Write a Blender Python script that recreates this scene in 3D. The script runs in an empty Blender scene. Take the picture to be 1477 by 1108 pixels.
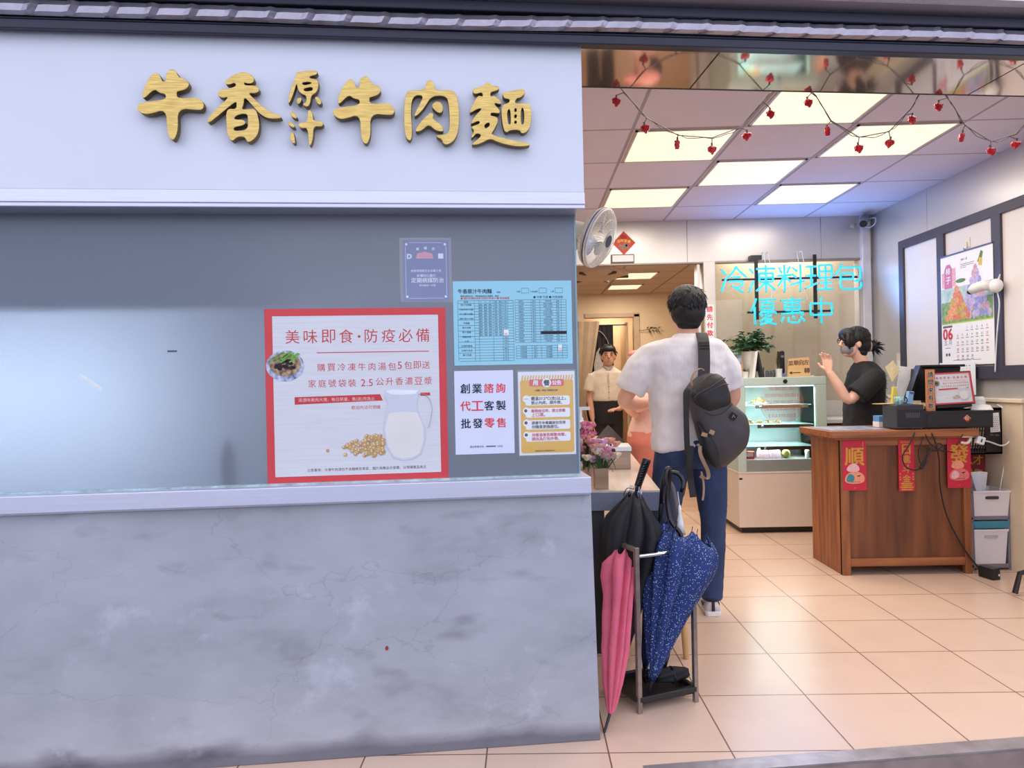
import bpy, math, random
from mathutils import Vector, Matrix
PI = math.pi
sc = bpy.context.scene
COL = sc.collection
R_ = random.Random(7)

# ------------------------------------------------------------------ camera, view, world, lights
cam_d = bpy.data.cameras.new('camera')
cam = bpy.data.objects.new('camera', cam_d)
COL.objects.link(cam)
cam_d.sensor_width = 36.0
cam_d.lens = 985.0 * 36.0 / 1477.0
cam_d.clip_start = 0.05
CAM_YAW, CAM_ROLL, CAM_H = math.radians(1.0), 0.0205, 1.26
_f = Vector((-math.sin(CAM_YAW), math.cos(CAM_YAW), 0))
_r0 = Vector((math.cos(CAM_YAW), math.sin(CAM_YAW), 0))
_u0 = Vector((0, 0, 1))
_r = _r0 * math.cos(CAM_ROLL) - _u0 * math.sin(CAM_ROLL)
_u = _u0 * math.cos(CAM_ROLL) + _r0 * math.sin(CAM_ROLL)
cam.matrix_world = Matrix(((_r.x, _u.x, -_f.x, 0), (_r.y, _u.y, -_f.y, 0), (_r.z, _u.z, -_f.z, CAM_H), (0, 0, 0, 1)))
sc.camera = cam
vs = sc.view_settings
vs.view_transform = 'Standard'; vs.look = 'None'; vs.gamma = 1.0; vs.use_curve_mapping = False
vs.exposure = 0.0
sc.cycles.use_denoising = True
sc.cycles.max_bounces = 8; sc.cycles.diffuse_bounces = 4; sc.cycles.transparent_max_bounces = 16
sc.cycles.sample_clamp_indirect = 6.0
sc.cycles.caustics_reflective = False; sc.cycles.caustics_refractive = False

world = bpy.data.worlds.new('street_daylight'); sc.world = world; world.use_nodes = True
_bg = world.node_tree.nodes['Background']
_bg.inputs[0].default_value = (0.77, 0.81, 1.0, 1); _bg.inputs[1].default_value = 1.87

def area_lamp(name, loc, sx, sy, energy, color, rot=(0, 0, 0), parent=None):
    l = bpy.data.lights.new(name, 'AREA'); l.shape = 'RECTANGLE'; l.size = sx; l.size_y = sy
    l.energy = energy; l.color = color
    o = bpy.data.objects.new(name, l); COL.objects.link(o); o.location = loc; o.rotation_euler = rot
    if parent: o.parent = parent
    return o
PANEL_W, PANEL_COL = 8.2, (1.0, 0.91, 0.80)

# ------------------------------------------------------------------ helpers: colours and materials
def lin(c):
    return tuple((v / 255 / 12.92) if v / 255 <= 0.04045 else ((v / 255 + 0.055) / 1.055) ** 2.4 for v in c)
_mats = {}
def mat(name, rgb, rough=0.6, metal=0.0, var=0.08, scale=8.0, bump=0.0, bscale=60.0, stretch=(1, 1, 1), trans=0.0, emit=None, estr=0.0, coat=0.0, spec=0.5, var2=None):
    if name in _mats: return _mats[name]
    m = bpy.data.materials.new(name); m.use_nodes = True; nt = m.node_tree; N = nt.nodes; L = nt.links
    b = N['Principled BSDF']
    c = lin(rgb)
    tc = N.new('ShaderNodeTexCoord'); mp = N.new('ShaderNodeMapping'); mp.inputs['Scale'].default_value = stretch
    L.new(tc.outputs['Object'], mp.inputs[0])
    nz = N.new('ShaderNodeTexNoise'); nz.inputs['Scale'].default_value = scale; nz.inputs['Detail'].default_value = 4
    L.new(mp.outputs[0], nz.inputs['Vector'])
    cr = N.new('ShaderNodeValToRGB')
    lo = tuple(max(0, v * (1 - var)) for v in c); hi = tuple(min(1, v * (1 + var)) for v in c)
    if var2: hi = lin(var2); lo = c
    cr.color_ramp.elements[0].position = 0.3; cr.color_ramp.elements[1].position = 0.7
    cr.color_ramp.elements[0].color = (*lo, 1); cr.color_ramp.elements[1].color = (*hi, 1)
    L.new(nz.outputs['Fac'], cr.inputs[0]); L.new(cr.outputs[0], b.inputs['Base Color'])
    b.inputs['Roughness'].default_value = rough; b.inputs['Metallic'].default_value = metal
    b.inputs['Specular IOR Level'].default_value = spec
    b.inputs['Coat Weight'].default_value = coat
    if trans: b.inputs['Transmission Weight'].default_value = trans
    if emit: b.inputs['Emission Color'].default_value = (*emit, 1); b.inputs['Emission Strength'].default_value = estr
    if bump:
        n2 = N.new('ShaderNodeTexNoise'); n2.inputs['Scale'].default_value = bscale; n2.inputs['Detail'].default_value = 3
        L.new(mp.outputs[0], n2.inputs['Vector'])
        bp = N.new('ShaderNodeBump'); bp.inputs['Strength'].default_value = bump; bp.inputs['Distance'].default_value = 0.01
        L.new(n2.outputs['Fac'], bp.inputs['Height']); L.new(bp.outputs[0], b.inputs['Normal'])
    _mats[name] = m
    return m
def nodes_of(m): return m.node_tree.nodes, m.node_tree.links, m.node_tree.nodes['Principled BSDF']

def grid_mat(name, c1, c2, line, pitch_x, pitch_y, off, mortar, rough, var=0.04, bump=0.1):
    m = bpy.data.materials.new(name); m.use_nodes = True; N, L, b = nodes_of(m)
    tc = N.new('ShaderNodeTexCoord'); mp = N.new('ShaderNodeMapping'); mp.vector_type = 'POINT'
    mp.inputs['Location'].default_value = (-off[0] / pitch_x, -off[1] / pitch_y, 0); mp.inputs['Scale'].default_value = (1 / pitch_x, 1 / pitch_y, 1)
    L.new(tc.outputs['Object'], mp.inputs[0])
    br = N.new('ShaderNodeTexBrick'); br.offset = 0; br.squash = 1
    br.inputs['Scale'].default_value = 1; br.inputs['Brick Width'].default_value = 1; br.inputs['Row Height'].default_value = 1
    br.inputs['Mortar Size'].default_value = mortar; br.inputs['Mortar Smooth'].default_value = 0.1
    br.inputs['Color1'].default_value = (*lin(c1), 1); br.inputs['Color2'].default_value = (*lin(c2), 1); br.inputs['Mortar'].default_value = (*lin(line), 1)
    L.new(mp.outputs[0], br.inputs['Vector'])
    nz = N.new('ShaderNodeTexNoise'); nz.inputs['Scale'].default_value = 5; nz.inputs['Detail'].default_value = 5
    L.new(tc.outputs['Object'], nz.inputs['Vector'])
    mr = N.new('ShaderNodeMapRange'); mr.inputs[3].default_value = 1 - var * 2; mr.inputs[4].default_value = 1 + var * 2
    L.new(nz.outputs['Fac'], mr.inputs[0])
    mx = N.new('ShaderNodeMix'); mx.data_type = 'RGBA'; mx.blend_type = 'MULTIPLY'; mx.inputs[0].default_value = 1
    L.new(br.outputs['Color'], mx.inputs[6]); L.new(mr.outputs[0], mx.inputs[7]); L.new(mx.outputs[2], b.inputs['Base Color'])
    b.inputs['Roughness'].default_value = rough
    bp = N.new('ShaderNodeBump'); bp.inputs['Strength'].default_value = bump; bp.inputs['Distance'].default_value = 0.002; bp.invert = True
    L.new(br.outputs['Fac'], bp.inputs['Height']); L.new(bp.outputs[0], b.inputs['Normal'])
    return m

# ------------------------------------------------------------------ helpers: objects
def thing(name, label, cat, loc=(0, 0, 0), rz=0.0, group=None):
    o = bpy.data.objects.new(name, None); COL.objects.link(o); o.empty_display_size = 0.1
    o.location = loc; o.rotation_euler = (0, 0, rz)
    o['label'] = label; o['category'] = cat
    if group: o['group'] = group
    return o
def tag(o, label, cat, group=None):
    o['label'] = label; o['category'] = cat
    if group: o['group'] = group
    return o
def struct(o):
    o['kind'] = 'structure'; return o
def copy_tree(o, parent=None, loc=None, rz=None, label=None):
    c = o.copy(); COL.objects.link(c)
    if parent: c.parent = parent
    for ch in list(o.children): copy_tree(ch, c)
    if loc is not None: c.location = loc
    if rz is not None: c.rotation_euler = (0, 0, rz)
    if label: c['label'] = label
    return c

class MB:
    def __init__(s): s.v = []; s.f = []
    def add(s, vs_, fs):
        k = len(s.v); s.v += [tuple(p) for p in vs_]; s.f += [tuple(i + k for i in f) for f in fs]; return s
    def bx(s, x0, x1, y0, y1, z0, z1):
        return s.add([(x0, y0, z0), (x1, y0, z0), (x1, y1, z0), (x0, y1, z0), (x0, y0, z1), (x1, y0, z1), (x1, y1, z1), (x0, y1, z1)],
                     [(0, 3, 2, 1), (4, 5, 6, 7), (0, 1, 5, 4), (1, 2, 6, 5), (2, 3, 7, 6), (3, 0, 4, 7)])
    def obox(s, c, size, M=None):
        k = len(s.v); s.bx(-size[0] / 2, size[0] / 2, -size[1] / 2, size[1] / 2, -size[2] / 2, size[2] / 2)
        for i in range(k, len(s.v)):
            p = Vector(s.v[i]); p = (M @ p if M else p) + Vector(c); s.v[i] = tuple(p)
        return s
    def quad(s, a, b, c, d): return s.add([a, b, c, d], [(0, 1, 2, 3)])
    def rect(s, x0, x1, z0, z1, y):
        return s.add([(x0, y, z0), (x1, y, z0), (x1, y, z1), (x0, y, z1)], [(0, 1, 2, 3)])
    def poly(s, pts, y): return s.add([(p[0], y, p[1]) for p in pts], [tuple(range(len(pts)))])
    def disc(s, x, z, r, y, n=20, rz=None):
        return s.poly([(x + r * math.cos(2 * PI * i / n), z + (rz or r) * math.sin(2 * PI * i / n)) for i in range(n)], y)
    def loft(s, rings, cap=True, closed=False):
        n = len(rings[0]); k = len(s.v)
        for r in rings: s.v += [tuple(p) for p in r]
        m = len(rings)
        for i in range(m - (0 if closed else 1)):
            a = k + i * n; b = k + ((i + 1) % m) * n
            for j in range(n):
                j2 = (j + 1) % n
                s.f.append((a + j, a + j2, b + j2, b + j))
        if cap and not closed:
            s.f.append(tuple(k + j for j in reversed(range(n)))); s.f.append(tuple(k + (m - 1) * n + j for j in range(n)))
        return s
    def tube(s, pts, r, n=8, closed=False, cap=True, flat=1.0):
        P = [Vector(p) for p in pts]; m = len(P)
        rr = list(r) if hasattr(r, '__len__') else [r] * m
        rings = []; prev = None
        for i in range(m):
            if closed: t = P[(i + 1) % m] - P[i - 1]
            else: t = P[min(i + 1, m - 1)] - P[max(i - 1, 0)]
            if t.length < 1e-9: t = Vector((0, 0, 1))
            t.normalize()
            if prev is None:
                a = Vector((0, 0, 1)) if abs(t.z) < 0.9 else Vector((1, 0, 0))
                u = t.cross(a).normalized()
            else:
                u = prev - t * prev.dot(t)
                u = u.normalized() if u.length > 1e-6 else t.cross(Vector((0, 0, 1))).normalized()
            prev = u; w = t.cross(u)
            rings.append([P[i] + (u * math.cos(2 * PI * j / n) + w * (flat * math.sin(2 * PI * j / n))) * rr[i] for j in range(n)])
        return s.loft(rings, cap, closed)
    def cyl(s, p0, p1, r0, r1=None, n=16): return s.tube([p0, p1], [r0, r0 if r1 is None else r1], n)
    def lathe(s, prof, n=20, c=(0, 0, 0), cap=True):
        return s.loft([[(c[0] + r * math.cos(2 * PI * j / n), c[1] + r * math.sin(2 * PI * j / n), c[2] + z) for j in range(n)] for r, z in prof], cap)
    def ell(s, c, rx, ry, rz, nu=16, nv=10, M=None):
        rings = []
        for i in range(1, nv):
            a = PI * i / nv - PI / 2
            ring = []
            for j in range(nu):
                b = 2 * PI * j / nu
                p = Vector((rx * math.cos(a) * math.cos(b), ry * math.cos(a) * math.sin(b), rz * math.sin(a)))
                if M: p = M @ p
                ring.append(p + Vector(c))
            rings.append(ring)
        k = len(s.v); s.loft(rings, False)
        lo = Vector((0, 0, -rz)); hi = Vector((0, 0, rz))
        if M: lo = M @ lo; hi = M @ hi
        b0 = len(s.v); s.v += [tuple(lo + Vector(c)), tuple(hi + Vector(c))]
        last = k + (nv - 2) * nu
        for j in range(nu):
            s.f.append((b0, k + (j + 1) % nu, k + j)); s.f.append((b0 + 1, last + j, last + (j + 1) % nu))
        return s
    def prism(s, pts, y0, y1):
        n = len(pts); a = sum(pts[i][0] * pts[(i + 1) % n][1] - pts[(i + 1) % n][0] * pts[i][1] for i in range(n))
        if a < 0: pts = list(reversed(pts))
        k = len(s.v)
        s.v += [(p[0], y0, p[1]) for p in pts] + [(p[0], y1, p[1]) for p in pts]
        s.f.append(tuple(k + i for i in range(n))); s.f.append(tuple(k + n + i for i in reversed(range(n))))
        for i in range(n):
            j = (i + 1) % n; s.f.append((k + j, k + i, k + n + i, k + n + j))
        return s
    def mesh(s, me, fn):
        return s.add([fn(v.co) for v in me.vertices], [tuple(p.vertices) for p in me.polygons])
    def build(s, name, m, parent=None, smooth=False, bevel=0.0, bseg=2, subsurf=0, remesh=0.0, smit=0, disp=None, solid=0.0):
        me = bpy.data.meshes.new(name); me.from_pydata(s.v, [], s.f); me.update()
        if m: me.materials.append(m)
        if smooth:
            for p in me.polygons: p.use_smooth = True
        o = bpy.data.objects.new(name, me); COL.objects.link(o)
        if parent: o.parent = parent
        if solid: md = o.modifiers.new('solid', 'SOLIDIFY'); md.thickness = solid; md.offset = 0
        if bevel:
            md = o.modifiers.new('bevel', 'BEVEL'); md.width = bevel; md.segments = bseg; md.limit_method = 'ANGLE'; md.angle_limit = math.radians(40)
        if remesh:
            md = o.modifiers.new('remesh', 'REMESH'); md.mode = 'VOXEL'; md.voxel_size = remesh; md.use_smooth_shade = True
        if smit: md = o.modifiers.new('smooth', 'SMOOTH'); md.iterations = smit; md.factor = 0.5
        if subsurf: md = o.modifiers.new('subd', 'SUBSURF'); md.levels = subsurf; md.render_levels = subsurf
        if disp:
            tx = bpy.data.textures.new(name + '_folds', 'CLOUDS'); tx.noise_scale = disp[0]; tx.noise_depth = 2
            md = o.modifiers.new('folds', 'DISPLACE'); md.texture = tx; md.strength = disp[1]; md.mid_level = 0.5; md.texture_coords = 'LOCAL'
        return o

_tc = {}
def textmesh(st, bold=0.0, res=2):
    k = (st, bold, res)
    if k not in _tc:
        cu = bpy.data.curves.new('lettering', 'FONT'); cu.body = st; cu.size = 1.0; cu.resolution_u = res; cu.offset = bold
        o = bpy.data.objects.new('lettering', cu)
        me = bpy.data.meshes.new_from_object(o)
        xs = [v.co.x for v in me.vertices]; ys = [v.co.y for v in me.vertices]
        _tc[k] = (me, min(xs), max(xs), min(ys), max(ys))
        bpy.data.objects.remove(o)
    return _tc[k]
def text(mb, st, x, z, h=None, w=None, y=-0.001, bold=0.0, al='c', sx=1.0, rot=0.0, res=2):
    """write st on the plane facing -y: x, z is its centre (al 'c') or left middle ('l'); scaled to a height or a width"""
    me, x0, x1, y0, y1 = textmesh(st, 0.0, res)
    k = (w / (x1 - x0)) if w else (h / (y1 - y0))
    kz = (h / (y1 - y0)) if h else k
    if not (w and h): kz = k; k = k * sx
    cx = (x0 + x1) / 2 if al == 'c' else (x0 if al == 'l' else x1); cz = (y0 + y1) / 2
    c, s_ = math.cos(rot), math.sin(rot)
    offs = [(0, 0)] if not bold else [(-bold, -bold * .6), (bold, bold * .6), (bold, -bold * .6), (-bold, bold * .6)]
    for q, (dx, dz) in enumerate(offs):
        def fn(p):
            a = (p.x - cx + dx) * k; b = (p.y - cz + dz) * kz
            return (x + a * c - b * s_, y - q * 0.00004, z + a * s_ + b * c)
        mb.mesh(me, fn)
    return mb
def chaikin(P, it=2):
    for _ in range(it):
        q = []
        for i in range(len(P)):
            a, b = P[i], P[(i + 1) % len(P)]
            q += [(a[0] * .75 + b[0] * .25, a[1] * .75 + b[1] * .25), (a[0] * .25 + b[0] * .75, a[1] * .25 + b[1] * .75)]
        P = q
    return P
def spline(P, n=6):
    P = [Vector(p) for p in P]; out = []
    for i in range(len(P) - 1):
        a = P[max(i - 1, 0)]; b = P[i]; c = P[i + 1]; d = P[min(i + 2, len(P) - 1)]
        for t in range(n):
            u = t / n
            out.append(0.5 * ((2 * b) + (c - a) * u + (2 * a - 5 * b + 4 * c - d) * u * u + (3 * b - a - 3 * c + d) * u ** 3))
    out.append(P[-1]); return out
def rrect(x0, x1, z0, z1, r, n=5):
    out = []
    for cx, cz, a in ((x1 - r, z1 - r, 0), (x0 + r, z1 - r, PI / 2), (x0 + r, z0 + r, PI), (x1 - r, z0 + r, 3 * PI / 2)):
        out += [(cx + r * math.cos(a + PI / 2 * i / n), cz + r * math.sin(a + PI / 2 * i / n)) for i in range(n + 1)]
    return out

FA = math.radians(6.5)                     # the shop front stands at an angle to the room behind it
FO = Vector((0.244, 2.407, 0))             # right foot of the front wall
def front(s, y, z):                        # front-wall frame (s to the right, y inwards) to the world
    return Vector((FO.x + s * math.cos(FA) - y * math.sin(FA), FO.y + s * math.sin(FA) + y * math.cos(FA), z))

# common materials
M_white = mat('white_plastic', (232, 230, 226), 0.4)
M_paper = mat('white_paper', (236, 236, 238), 0.7, var=0.02)
M_black = mat('black_plastic', (26, 25, 27), 0.4)
M_ink = mat('black_ink', (25, 26, 34), 0.7)
M_navyink = mat('navy_ink', (22, 30, 66), 0.7)
M_red = mat('red_ink', (214, 52, 58), 0.7, var=0.04)
M_steel = mat('brushed_steel', (190, 190, 194), 0.3, 1.0, var=0.06, scale=30, stretch=(1, 1, 20))
M_chrome = mat('chrome', (225, 225, 228), 0.12, 1.0)
# ------------------------------------------------------------------ the setting
M_floor = grid_mat('peach_floor_tiles', (226, 194, 170), (222, 189, 164), (128, 96, 80), 0.4145, 0.4125, (0.262, 2.325), 0.007, 0.24)
fl = MB()
_a, _b = front(-4.5, -0.19, 0), front(4.2, -0.19, 0)
fl.add([(_a.x, _a.y, 0), (_b.x, _b.y, 0), (4.4, 10.0, 0), (-4.0, 10.0, 0), (_a.x, _a.y, -0.12), (_b.x, _b.y, -0.12), (4.4, 10.0, -0.12), (-4.0, 10.0, -0.12)],
       [(0, 1, 2, 3), (7, 6, 5, 4), (0, 4, 5, 1), (1, 5, 6, 2), (2, 6, 7, 3), (3, 7, 4, 0)])
struct(fl.build('floor', M_floor))
M_street = mat('street_asphalt', (92, 90, 94), 0.9, var=0.25, scale=40, bump=0.6, bscale=120)
struct(MB().bx(-9, 9, -8, 3.2, -0.25, -0.1).build('street', M_street))

def in_front(o):
    o.location = FO; o.rotation_euler = (0, 0, FA); return o
M_thr = mat('worn_steel_plate', (176, 166, 164), 0.32, 0.55, var=0.22, scale=9, bump=0.15, bscale=30)
t = MB().bx(0.1, 4.2, -0.245, -0.178, -0.004, 0.003)
struct(in_front(MB().bx(-4.5, 4.2, -0.243, -0.19, -0.12, -0.004).build('trim_17', mat('brown_step_face', (150, 130, 122), 0.6, var=.2, scale=12))))
struct(in_front(t.build('trim_1', M_thr)))

# concrete front wall
m = mat('smooth_grey_concrete', (160, 160, 176), 0.75)
N, L, b = nodes_of(m)
for l in list(b.inputs['Base Color'].links): L.remove(l)
tc = N.new('ShaderNodeTexCoord')
n1 = N.new('ShaderNodeTexNoise'); n1.inputs['Scale'].default_value = 2.6; n1.inputs['Detail'].default_value = 7; n1.inputs['Roughness'].default_value = 0.62; n1.inputs['Distortion'].default_value = 0.1
mp = N.new('ShaderNodeMapping'); mp.inputs['Scale'].default_value = (0.8, 1, 1.5)
L.new(tc.outputs['Object'], mp.inputs[0]); L.new(mp.outputs[0], n1.inputs['Vector'])
r1 = N.new('ShaderNodeValToRGB'); e = r1.color_ramp.elements
e[0].position = 0.28; e[0].color = (*lin((146, 146, 154)), 1); e[1].position = 0.72; e[1].color = (*lin((182, 182, 190)), 1)
k = e.new(0.45); k.color = (*lin((166, 166, 174)), 1)
L.new(n1.outputs['Fac'], r1.inputs[0])
n2 = N.new('ShaderNodeTexNoise'); n2.inputs['Scale'].default_value = 4.2; n2.inputs['Detail'].default_value = 3; mp2 = N.new('ShaderNodeMapping'); mp2.inputs['Scale'].default_value = (0.75, 1, 1.7); mp2.inputs['Location'].default_value = (3.3, 0, 1.2); L.new(tc.outputs['Object'], mp2.inputs[0]); L.new(mp2.outputs[0], n2.inputs['Vector'])
r2 = N.new('ShaderNodeValToRGB'); e = r2.color_ramp.elements; e[0].position = 0.58; e[0].color = (1, 1, 1, 1); e[1].position = 0.74; e[1].color = (0.60, 0.59, 0.62, 1)
L.new(n2.outputs['Fac'], r2.inputs[0])
vo = N.new('ShaderNodeTexVoronoi'); vo.feature = 'DISTANCE_TO_EDGE'; vo.inputs['Scale'].default_value = 1.7
n3 = N.new('ShaderNodeTexNoise'); n3.inputs['Scale'].default_value = 5.0; n3.inputs['Detail'].default_value = 5
L.new(mp.outputs[0], n3.inputs['Vector'])
mxv = N.new('ShaderNodeMix'); mxv.data_type = 'RGBA'; mxv.inputs[0].default_value = 0.22; L.new(mp.outputs[0], mxv.inputs[6]); L.new(n3.outputs['Color'], mxv.inputs[7])
L.new(mxv.outputs[2], vo.inputs['Vector'])
r3 = N.new('ShaderNodeValToRGB'); e = r3.color_ramp.elements; e[0].position = 0.0; e[0].color = (0.80, 0.80, 0.82, 1); e[1].position = 0.003; e[1].color = (1, 1, 1, 1)
L.new(vo.outputs['Distance'], r3.inputs[0])
ma = N.new('ShaderNodeMix'); ma.data_type = 'RGBA'; ma.blend_type = 'MULTIPLY'; ma.inputs[0].default_value = 1.0
mb_ = N.new('ShaderNodeMix'); mb_.data_type = 'RGBA'; mb_.blend_type = 'MULTIPLY'; mb_.inputs[0].default_value = 0.75
L.new(r1.outputs[0], ma.inputs[6]); L.new(r2.outputs[0], ma.inputs[7]); L.new(ma.outputs[2], mb_.inputs[6]); L.new(r3.outputs[0], mb_.inputs[7])
L.new(mb_.outputs[2], b.inputs['Base Color'])
n5 = N.new('ShaderNodeTexNoise'); n5.inputs['Scale'].default_value = 3.6; n5.inputs['Detail'].default_value = 6; n5.inputs['Roughness'].default_value = 0.7; mp5 = N.new('ShaderNodeMapping'); mp5.inputs['Location'].default_value = (7.7, 0, 4.1); L.new(tc.outputs['Object'], mp5.inputs[0]); L.new(mp5.outputs[0], n5.inputs['Vector'])
r5 = N.new('ShaderNodeValToRGB'); e = r5.color_ramp.elements; e[0].position = 0.58; e[0].color = (0, 0, 0, 1); e[1].position = 0.72; e[1].color = (0.55, 0.55, 0.55, 1)
L.new(n5.outputs['Fac'], r5.inputs[0])
m5 = N.new('ShaderNodeMix'); m5.data_type = 'RGBA'; L.new(r5.outputs[0], m5.inputs[0]); L.new(mb_.outputs[2], m5.inputs[6]); m5.inputs[7].default_value = (*lin((206, 206, 216)), 1); mb_ = m5
# scuffed dirty band along the foot of the wall
sp = N.new('ShaderNodeSeparateXYZ'); L.new(tc.outputs['Object'], sp.inputs[0])
ad = N.new('ShaderNodeMath'); ad.operation = 'MULTIPLY_ADD'; ad.inputs[1].default_value = -0.055; L.new(n2.outputs['Fac'], ad.inputs[0]); L.new(sp.outputs['Z'], ad.inputs[2])
r4 = N.new('ShaderNodeValToRGB'); e = r4.color_ramp.elements; e[0].position = 0.0; e[0].color = (0.40, 0.39, 0.42, 1); e[1].position = 0.045; e[1].color = (1, 1, 1, 1)
L.new(ad.outputs[0], r4.inputs[0])
mc = N.new('ShaderNodeMix'); mc.data_type = 'RGBA'; mc.blend_type = 'MULTIPLY'; mc.inputs[0].default_value = 1.0
L.new(mb_.outputs[2], mc.inputs[6]); L.new(r4.outputs[0], mc.inputs[7]); L.new(mc.outputs[2], b.inputs['Base Color'])
bp = N.new('ShaderNodeBump'); bp.inputs['Strength'].default_value = 0.15; bp.inputs['Distance'].default_value = 0.01; L.new(n1.outputs['Fac'], bp.inputs['Height']); L.new(bp.outputs[0], b.inputs['Normal'])
w = MB().add([(-4.5, 0, 0), (0.0, 0, 0), (0.0, 0.13, 0), (-4.5, 0.13, 0), (-4.5, 0, 0.868), (-0.016, 0, 0.868), (-0.016, 0.13, 0.868), (-4.5, 0.13, 0.868)],
             [(0, 3, 2, 1), (4, 5, 6, 7), (0, 1, 5, 4), (1, 2, 6, 5), (2, 3, 7, 6), (3, 0, 4, 7)])
struct(in_front(w.build('wall_front', m, bevel=0.004)))
red_spot = MB().disc(-0.735, 0.367, 0.006, -0.0012, 10, 0.008)
tag(in_front(red_spot.build('paint_chip', mat('red_brown_paint', (150, 62, 40), 0.7))), 'tiny red-brown paint chip in the bare grey concrete', 'mark')

# aluminium sill and frosted window
M_alu = mat('pale_aluminium', (206, 206, 222), 0.35, 0.55, var=0.05, scale=14, stretch=(0.3, 1, 30))
s_ = MB().bx(-4.5, -0.02, -0.03, 0.15, 0.874, 0.932).bx(-4.5, -0.02, -0.012, 0.02, 0.866, 0.876)
struct(in_front(s_.build('trim_2', M_alu, bevel=0.003)))
seal = MB().bx(-4.5, -0.05, 0.012, 0.03, 0.932, 0.938)
struct(in_front(seal.build('trim_3', mat('cloudy_silicone', (176, 196, 196), 0.4, var=0.3, scale=40))))
gm = bpy.data.materials.new('frosted_glass'); gm.use_nodes = True; N = gm.node_tree.nodes; L = gm.node_tree.links
for n in list(N): N.remove(n)
out = N.new('ShaderNodeOutputMaterial'); tr = N.new('ShaderNodeBsdfTranslucent'); gl = N.new('ShaderNodeBsdfGlossy'); df = N.new('ShaderNodeBsdfDiffuse')
tcg = N.new('ShaderNodeTexCoord'); nzg = N.new('ShaderNodeTexNoise'); nzg.inputs['Scale'].default_value = 260; L.new(tcg.outputs['Object'], nzg.inputs['Vector'])
rg = N.new('ShaderNodeValToRGB'); rg.color_ramp.elements[0].color = (0.68, 0.74, 0.82, 1); rg.color_ramp.elements[1].color = (0.80, 0.86, 0.94, 1); L.new(nzg.outputs['Fac'], rg.inputs[0])
L.new(rg.outputs[0], tr.inputs[0]); df.inputs[0].default_value = (0.15, 0.17, 0.215, 1); gl.inputs[0].default_value = (0.8, 0.85, 0.95, 1); gl.inputs['Roughness'].default_value = 0.32
m1 = N.new('ShaderNodeMixShader'); m1.inputs[0].default_value = 0.33; L.new(df.outputs[0], m1.inputs[1]); L.new(tr.outputs[0], m1.inputs[2])
m2 = N.new('ShaderNodeMixShader'); m2.inputs[0].default_value = 0.065; L.new(m1.outputs[0], m2.inputs[1]); L.new(gl.outputs[0], m2.inputs[2]); L.new(m2.outputs[0], out.inputs[0])
struct(in_front(MB().bx(-4.5, -0.052, 0.03, 0.036, 0.93, 1.90).build('window_1', gm)))
M_edge = mat('green_glass_edge', (122, 158, 168), 0.2, var=0.1)
struct(in_front(MB().bx(-0.052, -0.046, 0.029, 0.042, 0.93, 1.90).build('window_2', M_edge)))
struct(in_front(MB().bx(-4.5, -0.03, 0.02, 0.14, 1.872, 1.91).build('trim_4', mat('dark_channel', (62, 60, 74), 0.6))))

# lintel over the whole shop front: shutter channel, silver gasket, mirror soffit
M_dark = mat('black_shutter_channel', (40, 40, 56), 0.35, 0.3)
struct(in_front(MB().bx(-4.5, 4.2, -0.10, -0.085, 2.402, 2.432).bx(-4.5, 4.2, -0.10, 0.0, 2.432, 2.440).build('trim_5', M_dark, bevel=0.003)))
struct(in_front(MB().bx(-4.5, 4.2, -0.13, -0.105, 2.486, 2.520).bx(-4.5, 4.2, -0.105, 0.0, 2.44, 2.53).build('trim_6', M_dark, bevel=0.004)))
gk = MB(); rings = []
for i in range(0, 421):
    s0 = -4.3 + i * 0.02
    wv = 0.004 * math.sin(s0 * 2.3) + 0.0025 * math.sin(s0 * 5.1 + 1)
    kk = 0.006 if i % 6 == 0 else (-0.003 if i % 6 == 1 else 0.0)
    rings.append([(s0, -0.108, 2.437 + wv), (s0, -0.122 - kk, 2.444 + wv), (s0 + 0.012, -0.126 - kk, 2.463 + wv), (s0 + 0.012, -0.12 - kk, 2.480 + wv), (s0, -0.108, 2.486 + wv)])
gk.loft(rings)
struct(in_front(gk.build('trim_7', mat('silver_foil_strip', (160, 155, 166), 0.28, 0.8, var=0.1, scale=20, bump=0.3, bscale=25))))
JA, JB = 0.512, 1.752
M_mirror = mat('polished_soffit_steel', (204, 190, 182), 0.07, 0.85, var=0.05, scale=2.5, bump=0.02, bscale=2)
sf = MB()
for a, b_ in ((-4.5, -1.3), (-1.295, JA), (JA + .007, JB), (JB + .007, 4.2)): sf.bx(a, b_, 0.0, 0.385, 2.47, 2.474)
struct(in_front(sf.build('trim_8', M_mirror)))
struct(in_front(MB().bx(-4.5, 4.2, 0.0, 0.388, 2.4745, 2.82).bx(-4.5, 4.2, 0.385, 0.39, 2.468, 2.80).build('trim_9', mat('dull_lintel', (90, 86, 92), 0.6))))
M_mauve = mat('mauve_arcade_paint', (176, 164, 172), 0.8, var=0.04)
struct(in_front(MB().bx(-4.5, 4.2, -0.17, 0.0, 2.535, 2.95).build('trim_10', M_mauve)))
struct(in_front(MB().bx(-4.5, 4.2, -0.20, -0.17, 2.54, 2.95).build('trim_11', mat('white_fascia_paint', (226, 224, 234), 0.6, var=0.03))))

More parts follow.
